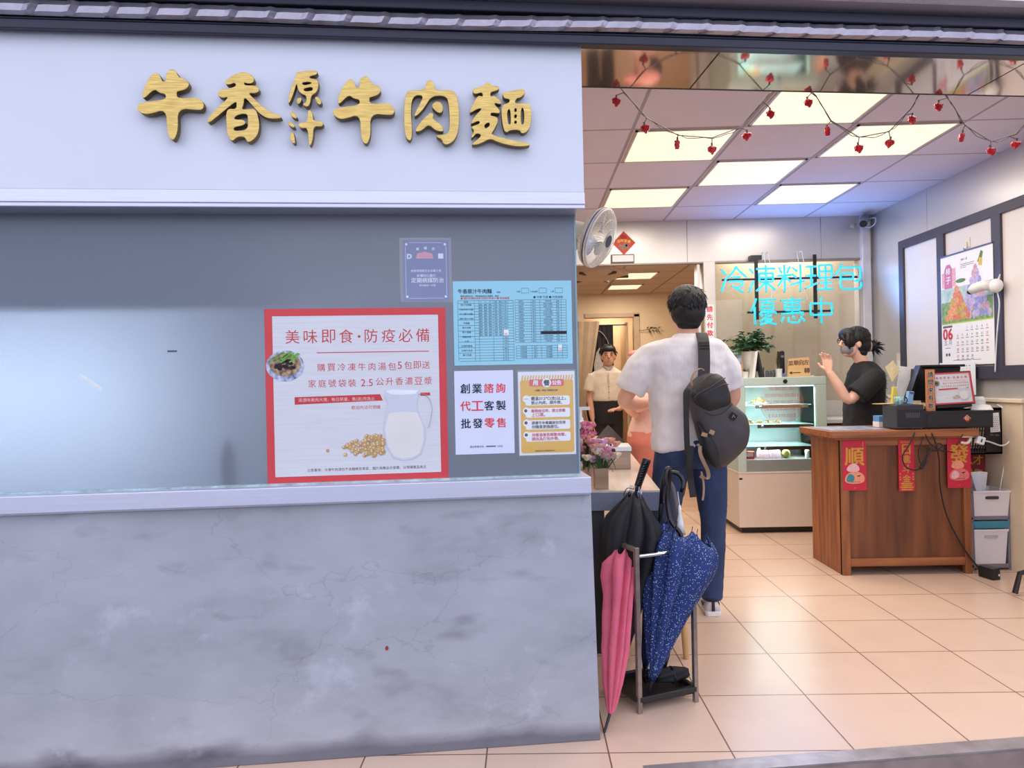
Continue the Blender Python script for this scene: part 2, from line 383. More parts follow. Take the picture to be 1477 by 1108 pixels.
# room shell
M_ceil = grid_mat('ceiling_tiles', (230, 219, 229), (233, 222, 232), (176, 166, 172), 0.635, 0.593, (0.02, 3.345), 0.016, 0.8, 0.02, 0.3)
struct(MB().bx(-3.6, 3.35, 2.55, 6.3, 2.71, 2.76).build('ceiling', M_ceil))
M_panelwall = mat('satin_metal_wall_panel', (206, 200, 196), 0.34, 0.45, var=0.03, scale=1.5, bump=0.06, bscale=1.6, stretch=(1, 1, 2.2))
XW, YB = 3.15, 6.2
bw = MB().bx(-3.6, 0.30, YB, YB + 0.12, 0, 2.71)
bw.bx(0.30, 1.497, YB, YB + 0.12, 2.325, 2.71).bx(1.503, 2.697, YB, YB + 0.12, 2.325, 2.71).bx(2.703, XW, YB, YB + 0.12, 2.325, 2.71)
bw.bx(1.497, 2.703, YB + 0.01, YB + 0.12, 2.325, 2.71)
bw.bx(1.74, 3.05, YB, YB + 0.12, 0, 1.05)
struct(bw.build('wall_back', M_panelwall))
M_post = mat('pale_post_paint', (214, 206, 198), 0.35, 0.3, var=0.03)
struct(MB().bx(1.64, 1.745, YB - 0.012, YB + 0.13, 0, 2.33).build('trim_12', M_post, bevel=0.004))
struct(MB().bx(1.59, 1.615, YB + 0.02, YB + 0.12, 0, 2.325).build('trim_13', M_post))
struct(MB().bx(3.045, 3.12, YB - 0.05, YB + 0.12, 0, 2.71).build('trim_14', mat('white_corner_post', (222, 218, 222), 0.3, 0.2), bevel=0.005))
struct(MB().bx(1.745, 3.05, YB - 0.006, YB + 0.06, 2.318, 2.332).bx(0.30, 1.64, YB - 0.006, YB + 0.06, 2.316, 2.328).build('trim_15', mat('grey_reveal', (150, 140, 134), 0.4, 0.5)))
rw = MB().bx(XW, XW + 0.12, 2.9, 4.12, 0, 2.71).bx(XW, XW + 0.12, 4.124, 5.35, 0, 2.71).bx(XW, XW + 0.12, 5.354, YB + 0.1, 0, 2.71).bx(XW + 0.01, XW + 0.12, 2.9, YB, 0, 2.71)
struct(rw.build('wall_right', M_panelwall))
struct(MB().bx(-3.7, -3.6, 1.6, YB + 0.1, 0, 2.8).build('wall_left', mat('white_wall_paint', (214, 212, 210), 0.7)))
fwall = MB().bx(2.88, 4.2, 0.0, 0.13, 0, 2.47)
struct(in_front(fwall.build('wall_front_side', mat('grey_plaster', (170, 168, 176), 0.8))))
M_half = mat('beige_half_wall', (224, 202, 172), 0.5, var=0.03)
struct(MB().bx(XW - 0.045, XW + 0.005, 4.32, YB, 0, 1.075).build('wall_right_low', M_half, bevel=0.004))
struct(MB().bx(XW - 0.06, XW + 0.005, 4.30, YB, 1.075, 1.10).build('trim_16', mat('beige_ledge', (228, 210, 184), 0.45), bevel=0.004))

# neon window pane and the store room behind it
gp = bpy.data.materials.new('window_pane'); gp.use_nodes = True; N = gp.node_tree.nodes; L = gp.node_tree.links
for n in list(N): N.remove(n)
out = N.new('ShaderNodeOutputMaterial'); ta = N.new('ShaderNodeBsdfTransparent'); ga = N.new('ShaderNodeBsdfGlossy'); ga.inputs['Roughness'].default_value = 0.02
lw = N.new('ShaderNodeFresnel'); lw.inputs[0].default_value = 1.5
mxs = N.new('ShaderNodeMixShader'); ta.inputs[0].default_value = (0.96, 0.97, 0.96, 1)
L.new(lw.outputs[0], mxs.inputs[0]); L.new(ta.outputs[0], mxs.inputs[1]); L.new(ga.outputs[0], mxs.inputs[2]); L.new(mxs.outputs[0], out.inputs[0])
struct(MB().bx(1.745, 3.05, YB + 0.02, YB + 0.026, 1.05, 2.325).build('window_3', gp))
M_beige = mat('warm_beige_wall', (224, 200, 168), 0.7, var=0.03)
struct(MB().bx(1.70, 3.2, YB + 0.36, YB + 0.40, 0, 2.66).bx(1.70, 3.2, YB + 0.12, YB + 0.40, 2.63, 2.66).build('wall_store', M_beige))
struct(MB().bx(2.15, 2.2, YB + 0.40, 8.5, 0, 2.34).build('wall_kitchen_right', mat('tan_partition', (206, 178, 146), 0.6)))
# kitchen beyond the opening
M_kc = grid_mat('kitchen_ceiling_tiles', (196, 176, 156), (198, 178, 158), (150, 128, 108), 0.6, 0.42, (0.37, 6.36), 0.02, 0.8, 0.02, 0.3)
struct(MB().bx(-1.6, 1.66, YB + 0.12, 8.6, 2.34, 2.40).bx(1.66, 2.2, YB + 0.40, 8.6, 2.34, 2.40).build('ceiling_kitchen', M_kc))
kw = MB().bx(-1.6, 0.76, 8.4, 8.5, 0, 2.34).bx(1.43, 2.2, 8.4, 8.5, 0, 2.34).bx(0.76, 1.43, 8.4, 8.5, 2.09, 2.34)
struct(kw.build('wall_kitchen', mat('kitchen_cream_wall', (222, 196, 160), 0.7, var=0.03)))
struct(MB().bx(-1.7, -1.6, YB + 0.12, 8.6, 0, 2.34).build('wall_kitchen_left', M_beige))
hall = MB().bx(0.5, 0.6, 8.5, 9.3, 0, 2.3).bx(1.6, 1.7, 8.5, 9.3, 0, 2.3).bx(0.5, 1.7, 9.3, 9.4, 0, 2.3).bx(0.5, 1.7, 8.5, 9.4, 2.25, 2.3)
struct(hall.build('wall_hallway', mat('hallway_tan', (214, 184, 146), 0.7)))
struct(MB().bx(1.36, 1.43, 8.38, 8.5, 0, 2.09).bx(0.76, 1.43, 8.38, 8.5, 2.05, 2.10).build('door_1', mat('tan_door_frame', (188, 160, 130), 0.5), bevel=0.005))
struct(MB().bx(1.28, 1.31, 8.52, 9.0, 0, 2.0).build('door_2', mat('ochre_door', (196, 164, 122), 0.45)))

# ------------------------------------------------------------------ ceiling lights
M_lit = mat('lit_diffuser', (255, 244, 214), 0.6, emit=(1.0, 0.93, 0.68), estr=0.80, var=0.01)
M_lframe = mat('light_frame', (206, 198, 190), 0.5)
def ceiling_light(x0, x1, y0, y1, z, label, w=PANEL_W, group='square ceiling lights of the shop'):
    o = thing('ceiling_light', label, 'ceiling light', ((x0 + x1) / 2, (y0 + y1) / 2, z), 0, group)
    a, b_ = (x1 - x0) / 2, (y1 - y0) / 2
    f = MB().bx(-a, a, -b_, -b_ + 0.015, -0.008, 0.002).bx(-a, a, b_ - 0.015, b_, -0.008, 0.002).bx(-a, -a + 0.015, -b_, b_, -0.008, 0.002).bx(a - 0.015, a, -b_, b_, -0.008, 0.002)
    f.build('frame', M_lframe, o)
    MB().bx(-a + 0.014, a - 0.014, -b_ + 0.014, b_ - 0.014, -0.005, 0.001).build('diffuser', M_lit, o)
    area_lamp('lamp_light', (0, 0, -0.012), 2 * a - 0.05, 2 * b_ - 0.05, w, PANEL_COL, parent=o)
    return o
def cell(c, r): return (0.655 + 0.635 * c + 0.02, 1.29 + 0.635 * c - 0.02, 3.345 + 0.593 * r + 0.014, 3.938 + 0.593 * r - 0.014)
for (c, r, lab) in ((1, 0, 'lit square ceiling panel cut by the steel soffit, with one red bulb in front'),
                    (0, 1, 'lit ceiling panel nearest the white sign board, behind two red string bulbs'),
                    (2, 1, 'lit ceiling panel nearest the right wall, behind three red string bulbs'),
                    (1, 2, 'lit ceiling panel in the middle of the five full ones'),
                    (0, 3, 'lit ceiling panel just above and right of the wall fan'),
                    (2, 3, 'lit ceiling panel right above the blue neon sign')):
    ceiling_light(*cell(c, r), 2.71, lab)
for (c, r) in ((0, -1), (2, -1), (-2, 1), (-2, 3), (-3, 0), (-4, 2)):  # unseen panels added to light the room and the frosted pane
    ceiling_light(*cell(c, r), 2.71, 'unseen square ceiling panel added to light the room', group='added ceiling lights out of sight')
ceiling_light(0.97, 1.36, 6.77, 7.20, 2.34, 'nearer of the two small lit ceiling panels in the kitchen', 9, 'kitchen ceiling lights')
ceiling_light(0.98, 1.35, 7.60, 7.98, 2.34, 'farther of the two small lit ceiling panels in the kitchen', 9, 'kitchen ceiling lights')
ceiling_light(1.95, 2.85, YB + 0.14, YB + 0.34, 2.62, 'unseen strip light added to brighten the inner window', 15, 'added store lights out of sight')  # added lamp, brightens the wall behind the inner window
ceiling_light(1.0, 1.35, 8.75, 9.1, 2.24, 'unseen panel added to brighten the hallway', 8, 'added hallway lights out of sight')  # added lamp, lifts the dark hallway beyond the kitchen door
ceiling_light(-0.6, -0.2, 7.1, 7.5, 2.34, 'unseen square ceiling panel added to light the kitchen', 9, 'added kitchen lights out of sight')  # added lamp out of view, brightens the kitchen beyond the passage
GLYPHS = {
 'niu': [[(-1380,2279),(-1371,2287),(-1361,2287),(-1352,2279),(-1345,2261),(-1325,2257),(-1315,2246),(-1314,2234),(-1326,2222),(-1348,2216),(-1353,2213),(-1351,2194),(-1299,2198),(-1279,2194),(-1268,2176),(-1273,2160),(-1285,2157),(-1351,2162),(-1350,2093),(-1361,2065),(-1368,2059),(-1378,2067),(-1385,2092),(-1386,2159),(-1437,2141),(-1457,2142),(-1471,2152),(-1476,2167),(-1468,2176),(-1442,2183),(-1387,2190),(-1386,2207),(-1404,2209),(-1421,2223),(-1451,2191),(-1459,2196),(-1455,2219),(-1438,2257),(-1418,2277),(-1408,2274),(-1399,2258),(-1396,2248),(-1386,2247),(-1385,2268)]],
 'xiang': [[(-1136,2283),(-1119,2276),(-1110,2259),(-1117,2247),(-1134,2245),(-1143,2250),(-1142,2240),(-1109,2242),(-1097,2232),(-1097,2221),(-1110,2214),(-1132,2216),(-1110,2195),(-1081,2167),(-1056,2153),(-1036,2147),(-1027,2138),(-1034,2134),(-1061,2133),(-1081,2138),(-1101,2153),(-1126,2184),(-1144,2203),(-1146,2178),(-1153,2163),(-1136,2164),(-1116,2166),(-1106,2159),(-1098,2122),(-1100,2091),(-1113,2068),(-1131,2056),(-1139,2059),(-1145,2074),(-1165,2074),(-1176,2066),(-1183,2059),(-1193,2067),(-1200,2085),(-1202,2126),(-1201,2154),(-1193,2165),(-1171,2163),(-1168,2178),(-1170,2188),(-1201,2162),(-1231,2136),(-1254,2117),(-1262,2120),(-1258,2133),(-1231,2164),(-1190,2203),(-1210,2197),(-1225,2203),(-1227,2216),(-1217,2226),(-1170,2234),(-1170,2249),(-1194,2239),(-1204,2245),(-1199,2257),(-1174,2275),(-1154,2283)],
   [(-1179,2130),(-1170,2142),(-1151,2148),(-1136,2147),(-1134,2135),(-1134,2097),(-1178,2092),(-1179,2104),(-1150,2110),(-1139,2119),(-1148,2130)]],
 'yuan': [[(-980,2288),(-916,2296),(-910,2287),(-917,2278),(-935,2274),(-937,2268),(-914,2266),(-908,2253),(-910,2235),(-918,2219),(-933,2211),(-935,2190),(-944,2172),(-959,2179),(-960,2185),(-949,2190),(-948,2211),(-966,2216),(-976,2234),(-978,2252),(-988,2218),(-1002,2184),(-1008,2186),(-1004,2212),(-986,2259),(-980,2278)],
   [(-963,2252),(-942,2256),(-927,2252),(-955,2244)],
   [(-958,2233),(-929,2240),(-927,2228),(-953,2224)],
   [(-979,2202),(-964,2205),(-963,2195),(-972,2181),(-980,2187)],
   [(-923,2209),(-910,2208),(-898,2191),(-906,2180),(-916,2188)]],
 'zhi': [[(-944,2164),(-934,2164),(-928,2146),(-928,2129),(-899,2129),(-895,2118),(-902,2110),(-928,2111),(-929,2073),(-939,2044),(-944,2055),(-946,2107),(-966,2102),(-977,2114),(-971,2122),(-947,2126),(-946,2151)],
   [(-1004,2158),(-990,2158),(-978,2141),(-981,2134),(-996,2140)],
   [(-1010,2125),(-996,2125),(-985,2109),(-992,2104),(-1007,2114)],
   [(-999,2090),(-991,2094),(-986,2062),(-988,2054),(-997,2057),(-1004,2075)]],
 'niu2': [[(-773,2272),(-764,2279),(-755,2280),(-745,2272),(-738,2254),(-720,2250),(-710,2239),(-709,2228),(-720,2216),(-742,2209),(-747,2207),(-745,2188),(-695,2192),(-676,2188),(-665,2170),(-669,2154),(-681,2151),(-745,2156),(-744,2088),(-754,2060),(-761,2055),(-771,2062),(-777,2087),(-778,2153),(-828,2136),(-847,2137),(-861,2147),(-866,2162),(-858,2170),(-832,2177),(-779,2184),(-778,2201),(-796,2203),(-813,2216),(-842,2185),(-849,2189),(-846,2212),(-828,2250),(-809,2270),(-800,2267),(-791,2251),(-789,2241),(-778,2240),(-778,2261)]],
 'rou': [[(-621,2237),(-568,2236),(-560,2261),(-552,2272),(-540,2269),(-531,2249),(-530,2237),(-494,2239),(-475,2240),(-460,2223),(-453,2173),(-456,2104),(-472,2069),(-498,2055),(-510,2062),(-513,2075),(-529,2081),(-531,2090),(-491,2091),(-485,2128),(-488,2197),(-497,2219),(-544,2217),(-563,2186),(-582,2161),(-602,2146),(-601,2158),(-581,2195),(-570,2220),(-606,2217),(-613,2164),(-609,2102),(-612,2074),(-621,2067),(-633,2083),(-636,2126),(-634,2194),(-627,2222)],
   [(-546,2187),(-529,2202),(-513,2198),(-506,2181),(-509,2165),(-520,2160),(-536,2171)],
   [(-542,2166),(-538,2156),(-542,2143),(-515,2125),(-505,2106),(-512,2099),(-534,2104),(-555,2124),(-577,2103),(-597,2097),(-599,2108),(-570,2146)]],
 'mian': [[(-369,2256),(-362,2267),(-353,2269),(-345,2256),(-321,2257),(-317,2246),(-328,2239),(-349,2234),(-348,2219),(-335,2225),(-312,2204),(-313,2193),(-341,2200),(-317,2175),(-320,2162),(-336,2165),(-348,2165),(-350,2156),(-327,2153),(-324,2137),(-340,2106),(-350,2093),(-303,2081),(-259,2072),(-233,2069),(-218,2064),(-221,2056),(-259,2053),(-297,2059),(-328,2068),(-353,2080),(-385,2061),(-410,2056),(-415,2062),(-378,2089),(-397,2098),(-413,2078),(-416,2086),(-404,2105),(-414,2114),(-412,2120),(-384,2130),(-390,2139),(-414,2126),(-416,2133),(-399,2158),(-376,2180),(-395,2177),(-417,2162),(-419,2170),(-401,2208),(-388,2224),(-374,2218),(-375,2234),(-401,2225),(-408,2236),(-406,2246)],
   [(-372,2125),(-355,2134),(-352,2124),(-368,2111)],
   [(-307,2235),(-287,2239),(-242,2248),(-231,2243),(-233,2230),(-249,2217),(-262,2215),(-269,2198),(-224,2200),(-212,2193),(-212,2133),(-226,2104),(-246,2096),(-253,2110),(-286,2108),(-296,2099),(-305,2106),(-311,2131),(-314,2175),(-308,2194),(-286,2201),(-284,2212),(-300,2213),(-307,2222)],
   [(-292,2176),(-283,2180),(-282,2128),(-290,2128),(-294,2157)],
   [(-269,2181),(-262,2182),(-262,2171),(-269,2170)],
   [(-270,2160),(-262,2162),(-262,2151),(-270,2149)],
   [(-270,2140),(-262,2140),(-263,2131),(-270,2131)],
   [(-247,2184),(-237,2182),(-237,2132),(-248,2126)]],
}
# ------------------------------------------------------------------ sign board with gilt characters
def at_front(name, label, cat, s, y, z, group=None):
    return thing(name, label, cat, front(s, y, z), FA, group)
sg = at_front('shop_sign', 'long white sign board with seven gilt brush-written characters over the window', 'sign', 0, 0, 0)
MB().bx(-4.5, -0.031, -0.058, 0.0, 1.912, 2.416).build('board', mat('white_sign_board', (215, 217, 227), 0.45, var=0.02, scale=3), sg, bevel=0.002)
rl = MB().bx(-4.5, -0.030, -0.062, 0.13, 1.855, 1.912).bx(-4.5, -0.030, -0.066, -0.06, 1.868, 1.886)
rl.build('bottom_rail', M_alu, sg, bevel=0.003)
MB().bx(-4.5, -0.031, -0.066, -0.02, 2.416, 2.432).build('top_rail', mat('mauve_rail', (150, 140, 158), 0.5), sg)
M_gold = mat('brushed_gilt', (190, 156, 84), 0.38, 0.55, var=0.16, scale=20, stretch=(1, 1, 12), var2=(226, 196, 116))
M_goldside = mat('dark_gilt_edge', (112, 92, 58), 0.5, 0.5)
for key in ('niu', 'xiang', 'yuan', 'zhi', 'niu2', 'rou', 'mian'):
    cu = bpy.data.curves.new('gilt_character', 'CURVE'); cu.dimensions = '2D'; cu.fill_mode = 'BOTH'; cu.extrude = 0.011; cu.bevel_depth = 0.002; cu.bevel_resolution = 1; cu.offset = -0.002
    for lp in GLYPHS[key]:
        P = chaikin([(a / 1000, b / 1000) for a, b in lp], 2)
        sp_ = cu.splines.new('POLY'); sp_.points.add(len(P) - 1); sp_.use_cyclic_u = True
        for i, p in enumerate(P): sp_.points[i].co = (p[0], p[1], 0, 1)
    oc = bpy.data.objects.new('gilt_character', cu)
    me = bpy.data.meshes.new_from_object(oc); bpy.data.objects.remove(oc)
    mbk = MB().mesh(me, lambda p: (p.x, -0.080 - p.z, p.y))
    ch = mbk.build('character', M_gold, sg)
    ch.data.materials.append(M_goldside)
    for p in ch.data.polygons:
        if abs(p.normal.y) < 0.5: p.material_index = 1
    # stand-off pins behind each character
    lp = GLYPHS[key][0]; cx = sum(q[0] for q in lp) / len(lp) / 1000; cz = sum(q[1] for q in lp) / len(lp) / 1000
    MB().cyl((cx, -0.07, cz), (cx, -0.056, cz), 0.004, n=8).build('pin', M_steel, ch)

# ------------------------------------------------------------------ notices stuck to the frosted window
GY = 0.030     # face of the frosted pane in the front frame
def sheet(name, label, cat, s0, s1, z0, z1, m, th=0.0016, bev=0):
    o = at_front(name, label, cat, (s0 + s1) / 2, GY - 0.0003, (z0 + z1) / 2)
    hw, hh = (s1 - s0) / 2, (z1 - z0) / 2
    MB().bx(-hw, hw, -th, 0, -hh, hh).build('paper', m, o)
    return o, hw, hh
Y1, Y2, Y3 = -0.0022, -0.0028, -0.0034
M_sheen = mat('linen_grey_card', (212, 212, 216), 0.7, var=0.06, scale=18, stretch=(0.25, 1, 9))

# big red-bordered poster (its lower edge stands on the sill)
def soy_poster(parent, hw, hh, k=1.0, fine=True):
    Wd, Hd = hw * 2, hh * 2
    def X(u): return -hw + u / 1000 * Wd            # u, v: thousandths from the left, from the top
    def Z(v): return hh - v / 1000 * Hd
    f = MB(); b_ = 42
    f.rect(X(0), X(1000), Z(b_), Z(0), Y1 * k).rect(X(0), X(1000), Z(1000), Z(1000 - b_), Y1 * k).rect(X(0), X(b_), Z(1000 - b_), Z(b_), Y1 * k).rect(X(1000 - b_), X(1000), Z(1000 - b_), Z(b_), Y1 * k)
    f.build('red_border', mat('poster_red', (206, 62, 68), 0.55, var=0.03), parent)
    t_ = MB()
    for i, chx in enumerate('美味即食'): text(t_, chx, X(150 + i * 98), Z(160), h=0.078 * Hd, y=Y1 * k)
    t_.disc(X(515), Z(163), 0.008 * Hd, Y1 * k)
    for i, chx in enumerate('防疫必備'): text(t_, chx, X(582 + i * 96), Z(160), h=0.078 * Hd, y=Y1 * k)
    t_.rect(X(280), X(902), Z(256), Z(251), Y1 * k)
    for i, chx in enumerate('購買冷凍牛肉湯包'): text(t_, chx, X(303 + i * 56), Z(338), h=0.044 * Hd, y=Y1 * k)
    text(t_, '5', X(738), Z(333), h=0.042 * Hd, y=Y1 * k)
    for i, chx in enumerate('包即送'): text(t_, chx, X(785 + i * 50), Z(333), h=0.044 * Hd, y=Y1 * k)
    for i, chx in enumerate('家庭號袋裝'): text(t_, chx, X(252 + i * 55), Z(430), h=0.044 * Hd, y=Y1 * k)
    text(t_, '2.5', X(553), Z(430), h=0.042 * Hd, y=Y1 * k)
    for i, chx in enumerate('公升香濃豆漿'): text(t_, chx, X(625 + i * 54), Z(425), h=0.044 * Hd, y=Y1 * k)
    t_.poly([(X(155), Z(505)), (X(155), Z(548)), (X(640), Z(535)), (X(625), Z(498))], Y1 * k)
    t_.rect(X(850), X(905), Z(512), Z(494), Y1 * k)
    if fine: text(t_, '歡迎內洽可預購', X(545), Z(572), h=0.022 * Hd, y=Y1 * k)
    t_.build('red_lettering', mat('poster_red_ink', (196, 56, 60), 0.6), parent)
    if fine:
        w_ = MB(); text(w_, '湯濃味美肉大塊，每日限量，售(送)完為止', X(385), Z(524), w=0.42 * Wd, y=Y2 * k); w_.build('white_lettering', mat('pale_pink_ink', (236, 196, 196), 0.6), parent)
        w_ = MB(); text(w_, '注意事項：冷凍牛肉湯包不含麵條及青菜，圖片為贈品示意圖，以現場實品為主', X(545), Z(925), w=0.66 * Wd, y=Y1 * k); w_.build('black_lettering', M_ink, parent)
    # photographs printed on it: noodle bowl, soy beans, jug of milk
    d = MB().disc(X(107), Z(325), 0.103 * Wd, Y2 * k, 30, 0.088 * Hd); d.build('printed_bowl', mat('print_bowl_white', (206, 214, 232), 0.5, var2=(58, 74, 130), scale=60), parent)
    d = MB().disc(X(108), Z(318), 0.086 * Wd, Y2 * k - 0.0002, 30, 0.068 * Hd); d.build('printed_broth', mat('print_broth', (70, 40, 30), 0.5, var2=(196, 166, 130), scale=70), parent)
    d = MB(); rr = random.Random(3)
    for i in range(26): d.disc(X(108 + rr.uniform(-52, 46)), Z(312 + rr.uniform(-26, 30)), rr.uniform(.010, .018) * Wd, Y2 * k - 0.0004, 7, .010 * Hd)
    d.build('printed_beef', mat('print_beef', (58, 36, 38), 0.5, var=0.4, scale=90), parent)
    d = MB()
    for i in range(16):
        a0 = rr.uniform(40, 170); b0 = rr.uniform(252, 285); d.poly([(X(a0 - 26), Z(b0 + 18)), (X(a0 + 20), Z(b0 - 14)), (X(a0 + 28), Z(b0 - 10)), (X(a0 - 20), Z(b0 + 23))], Y2 * k - 0.0006)
    d.build('printed_scallions', mat('print_scallions', (110, 168, 62), 0.5, var=0.3, scale=90), parent)
    d = MB(); d2 = MB()
    for i in range(150 if fine else 30):
        u = 640 - abs(rr.gauss(0, 1)) * 110; v = 838 - (1 - abs(u - 590) / 300) * 130 * rr.random() + 18 * rr.random()
        if u < 400 or u > 665: continue
        d.disc(X(u), Z(v), 0.011 * Wd, Y2 * k - 0.00001 * i, 8); d2.disc(X(u - 3), Z(v - 3), 0.005 * Wd, Y2 * k - 0.00001 * i - 0.000005, 6)
    d.disc(X(330), Z(815), 0.010 * Wd, Y2 * k, 8)
    d.build('printed_beans', mat('print_beans', (188, 150, 98), 0.5, var=0.2, scale=60), parent); d2.build('printed_bean_lights', mat('print_bean_light', (232, 206, 164), 0.5), parent)
    jug = [(648, 512), (655, 480), (700, 474), (790, 478), (842, 480), (838, 520), (828, 560), (838, 620), (872, 690), (872, 770), (845, 850), (800, 880), (740, 884), (690, 866), (655, 800), (640, 700), (650, 620), (668, 570), (660, 530)]
    d = MB().poly([(X(u), Z(v)) for u, v in jug], Y3 * k); d.build('printed_jug', mat('print_jug_glass', (200, 204, 214), 0.35, var=0.04), parent)
    milk = [(672, 610), (740, 602), (830, 608), (862, 690), (864, 765), (838, 845), (795, 868), (742, 872), (694, 856), (662, 795), (648, 700)]
    d = MB().poly([(X(u), Z(v)) for u, v in milk], Y3 * k - 0.0002); d.build('printed_milk', mat('print_milk', (224, 218, 214), 0.4, var=0.03), parent)
    d = MB().tube([(X(u), Y3 * k, Z(v)) for u, v in ((842, 500), (880, 505), (905, 535), (915, 590), (905, 650), (890, 700))], 0.004 * Wd, 5, flat=0.3); d.build('printed_handle', mat('print_handle', (188, 194, 206), 0.4), parent)
    d = MB().poly([(X(u), Z(v)) for u, v in ((655, 480), (700, 474), (790, 478), (842, 480), (820, 500), (740, 505), (680, 498))], Y3 * k - 0.0002); d.build('printed_lid', mat('print_lid', (226, 230, 238), 0.3), parent)
o, hw, hh = sheet('poster', 'large square poster with red border, noodle bowl and soy milk jug', 'poster', -1.126, -0.513, 0.934, 1.532, M_sheen, 0.002)
soy_poster(o, hw, hh)

# blue laminated pest-control notice
o, hw, hh = sheet('notice', 'small dark-blue laminated notice curling off the frosted window', 'notice', -0.655, -0.498, 1.556, 1.766, mat('slate_blue_print', (92, 104, 152), 0.4, var=0.05))
lam = MB(); nn = 10
for i in range(nn):
    for j in range(nn):
        def pt(a, b_):
            u = -hw - 0.012 + (2 * hw + 0.022) * a / nn; v = -hh - 0.006 + (2 * hh + 0.014) * b_ / nn
            lift = 0.018 * max(0, (0.35 - a / nn)) * max(0, 0.6 - b_ / nn) * 4 + 0.0012 * math.sin(a * 1.3 + b_)
            return (u + 0.006 * max(0, .4 - b_ / nn), -0.0052 - lift, v)
        lam.quad(pt(i, j), pt(i + 1, j), pt(i + 1, j + 1), pt(i, j + 1))
lm = bpy.data.materials.new('clear_laminate'); lm.use_nodes = True; N = lm.node_tree.nodes; L = lm.node_tree.links
for n in list(N): N.remove(n)
out = N.new('ShaderNodeOutputMaterial'); ta = N.new('ShaderNodeBsdfTransparent'); ga = N.new('ShaderNodeBsdfGlossy'); ga.inputs['Roughness'].default_value = 0.12
mxs = N.new('ShaderNodeMixShader'); mxs.inputs[0].default_value = 0.09
L.new(ta.outputs[0], mxs.inputs[1]); L.new(ga.outputs[0], mxs.inputs[2]); L.new(mxs.outputs[0], out.inputs[0])
lam.build('laminate', lm, o, smooth=True)
t_ = MB()
for a, b_ in ((-1, 1), (1, 1), (-1, -1), (1, -1)):
    x, z = a * (hw - 0.012), b_ * (hh - 0.014)
    t_.rect(x - .004, x + .004, z - .004, z + .004, Y1)
for x in (-hw + 0.008, hw - 0.009): t_.rect(x, x + 0.0012, -hh + .02, hh - .02, Y1)
t_.rect(-hw + .02, hw - .02, hh - 0.009, hh - 0.0078, Y1); t_.rect(-hw + .02, hw - .02, -hh + 0.0078, -hh + 0.009, Y1)
for i, chx in enumerate('高雄市'): text(t_, chx, -0.028 + 0.027 * i, hh - 0.03 + (0.003 if i == 1 else 0), h=0.010, y=Y1, bold=0.03)
text(t_, 'D', -hw + 0.022, hh - 0.056, h=0.016, y=Y1, bold=0.05); t_.rect(hw - 0.036, hw - 0.018, hh - 0.064, hh - 0.046, Y1)
text(t_, '高雄環境衛生及消毒工會', 0, -0.001, w=0.105, y=Y1, bold=.008); text(t_, '本場所已進行', 0, -0.018, w=0.066, y=Y1, bold=.008)
text(t_, '定期病媒防治', 0.004, -0.034, w=0.112, y=Y1, bold=.01); text(t_, '防治後有一年整', 0.004, -0.052, w=0.056, y=Y1, bold=.008)
t_.build('white_lettering', mat('pale_print', (214, 222, 238), 0.5), o)
t_ = MB().poly([(-0.034, hh - 0.064), (0.026, hh - 0.064), (0.022, hh - 0.046), (-0.004, hh - 0.04), (-0.030, hh - 0.046)], Y1); t_.build('pink_emblem', mat('pink_print', (206, 134, 152), 0.5), o)

# pale blue order sheet
o, hw, hh = sheet('menu_sheet', 'pale blue order sheet with printed tables taped to the window', 'menu', -0.485, -0.066, 1.328, 1.623, mat('pale_blue_paper', (150, 206, 222), 0.6, var=0.02))
M_line = mat('menu_print', (62, 88, 104), 0.7)
ln = MB(); tx = MB()
def UX(u): return -hw + u / 1477 * 2 * hw * 1.065 - 0.012
def VZ(v): return hh - (v - 20) / 990 * 2 * hh
def hl(u0, u1, v, t=0.0005): ln.rect(UX(u0), UX(u1), VZ(v) - t, VZ(v) + t, Y1)
def vl(u, v0, v1, t=0.0004): ln.rect(UX(u) - t, UX(u) + t, VZ(v1), VZ(v0), Y1)
text(tx, '牛香原汁牛肉麵', UX(292), VZ(140), w=UX(490) - UX(98), y=Y1, bold=0.015)
text(tx, '電話：07-000-0000'[:3], UX(570), VZ(152), h=0.006, y=Y1); 
for u, st in ((800, '外帶'), (985, '內用桌號'), (1200, '人數')): text(tx, st, UX(u), VZ(148), h=0.006, y=Y1)
for u in (835, 1042, 1232):
    hl(u, u + 88, 108); hl(u, u + 88, 165); vl(u, 108, 165); vl(u + 88, 108, 165)
text(tx, '親愛的顧客您好，請填寫桌號並勾選餐點，謝謝！', UX(350), VZ(197), w=0.135, y=Y1)
text(tx, '■ 外帶 外送 ■ 內用自取', UX(1150), VZ(214), w=0.105, y=Y1)
rows = [250 + 32.3 * i for i in range(23)]
for i, v in enumerate(rows): hl(280 if i % 2 == 0 and 1 < i < 22 else 92, 740, v) if i < 22 else hl(105, 740, v)
for u in (92, 283, 335, 500, 612, 670, 735): vl(u, 250, 960)
left = ['品名', '原汁牛肉麵', '半筋半肉牛肉麵', '牛三寶牛肉麵', '頂級牛腱心牛肉麵', '牛雜麵', '蔬牛肉麵', '原汁湯麵', '麻醬乾麵', '水餃', '紅燒牛雜湯', '紅燒牛肉湯', '原汁清湯']
for i, st in enumerate(left): text(tx, st, UX(188), VZ(262 if i == 0 else 300 + (i - 1) * 53.5), w=(UX(188 + min(84, 13 * len(st))) - UX(188)) * 2 * .95, y=Y1)
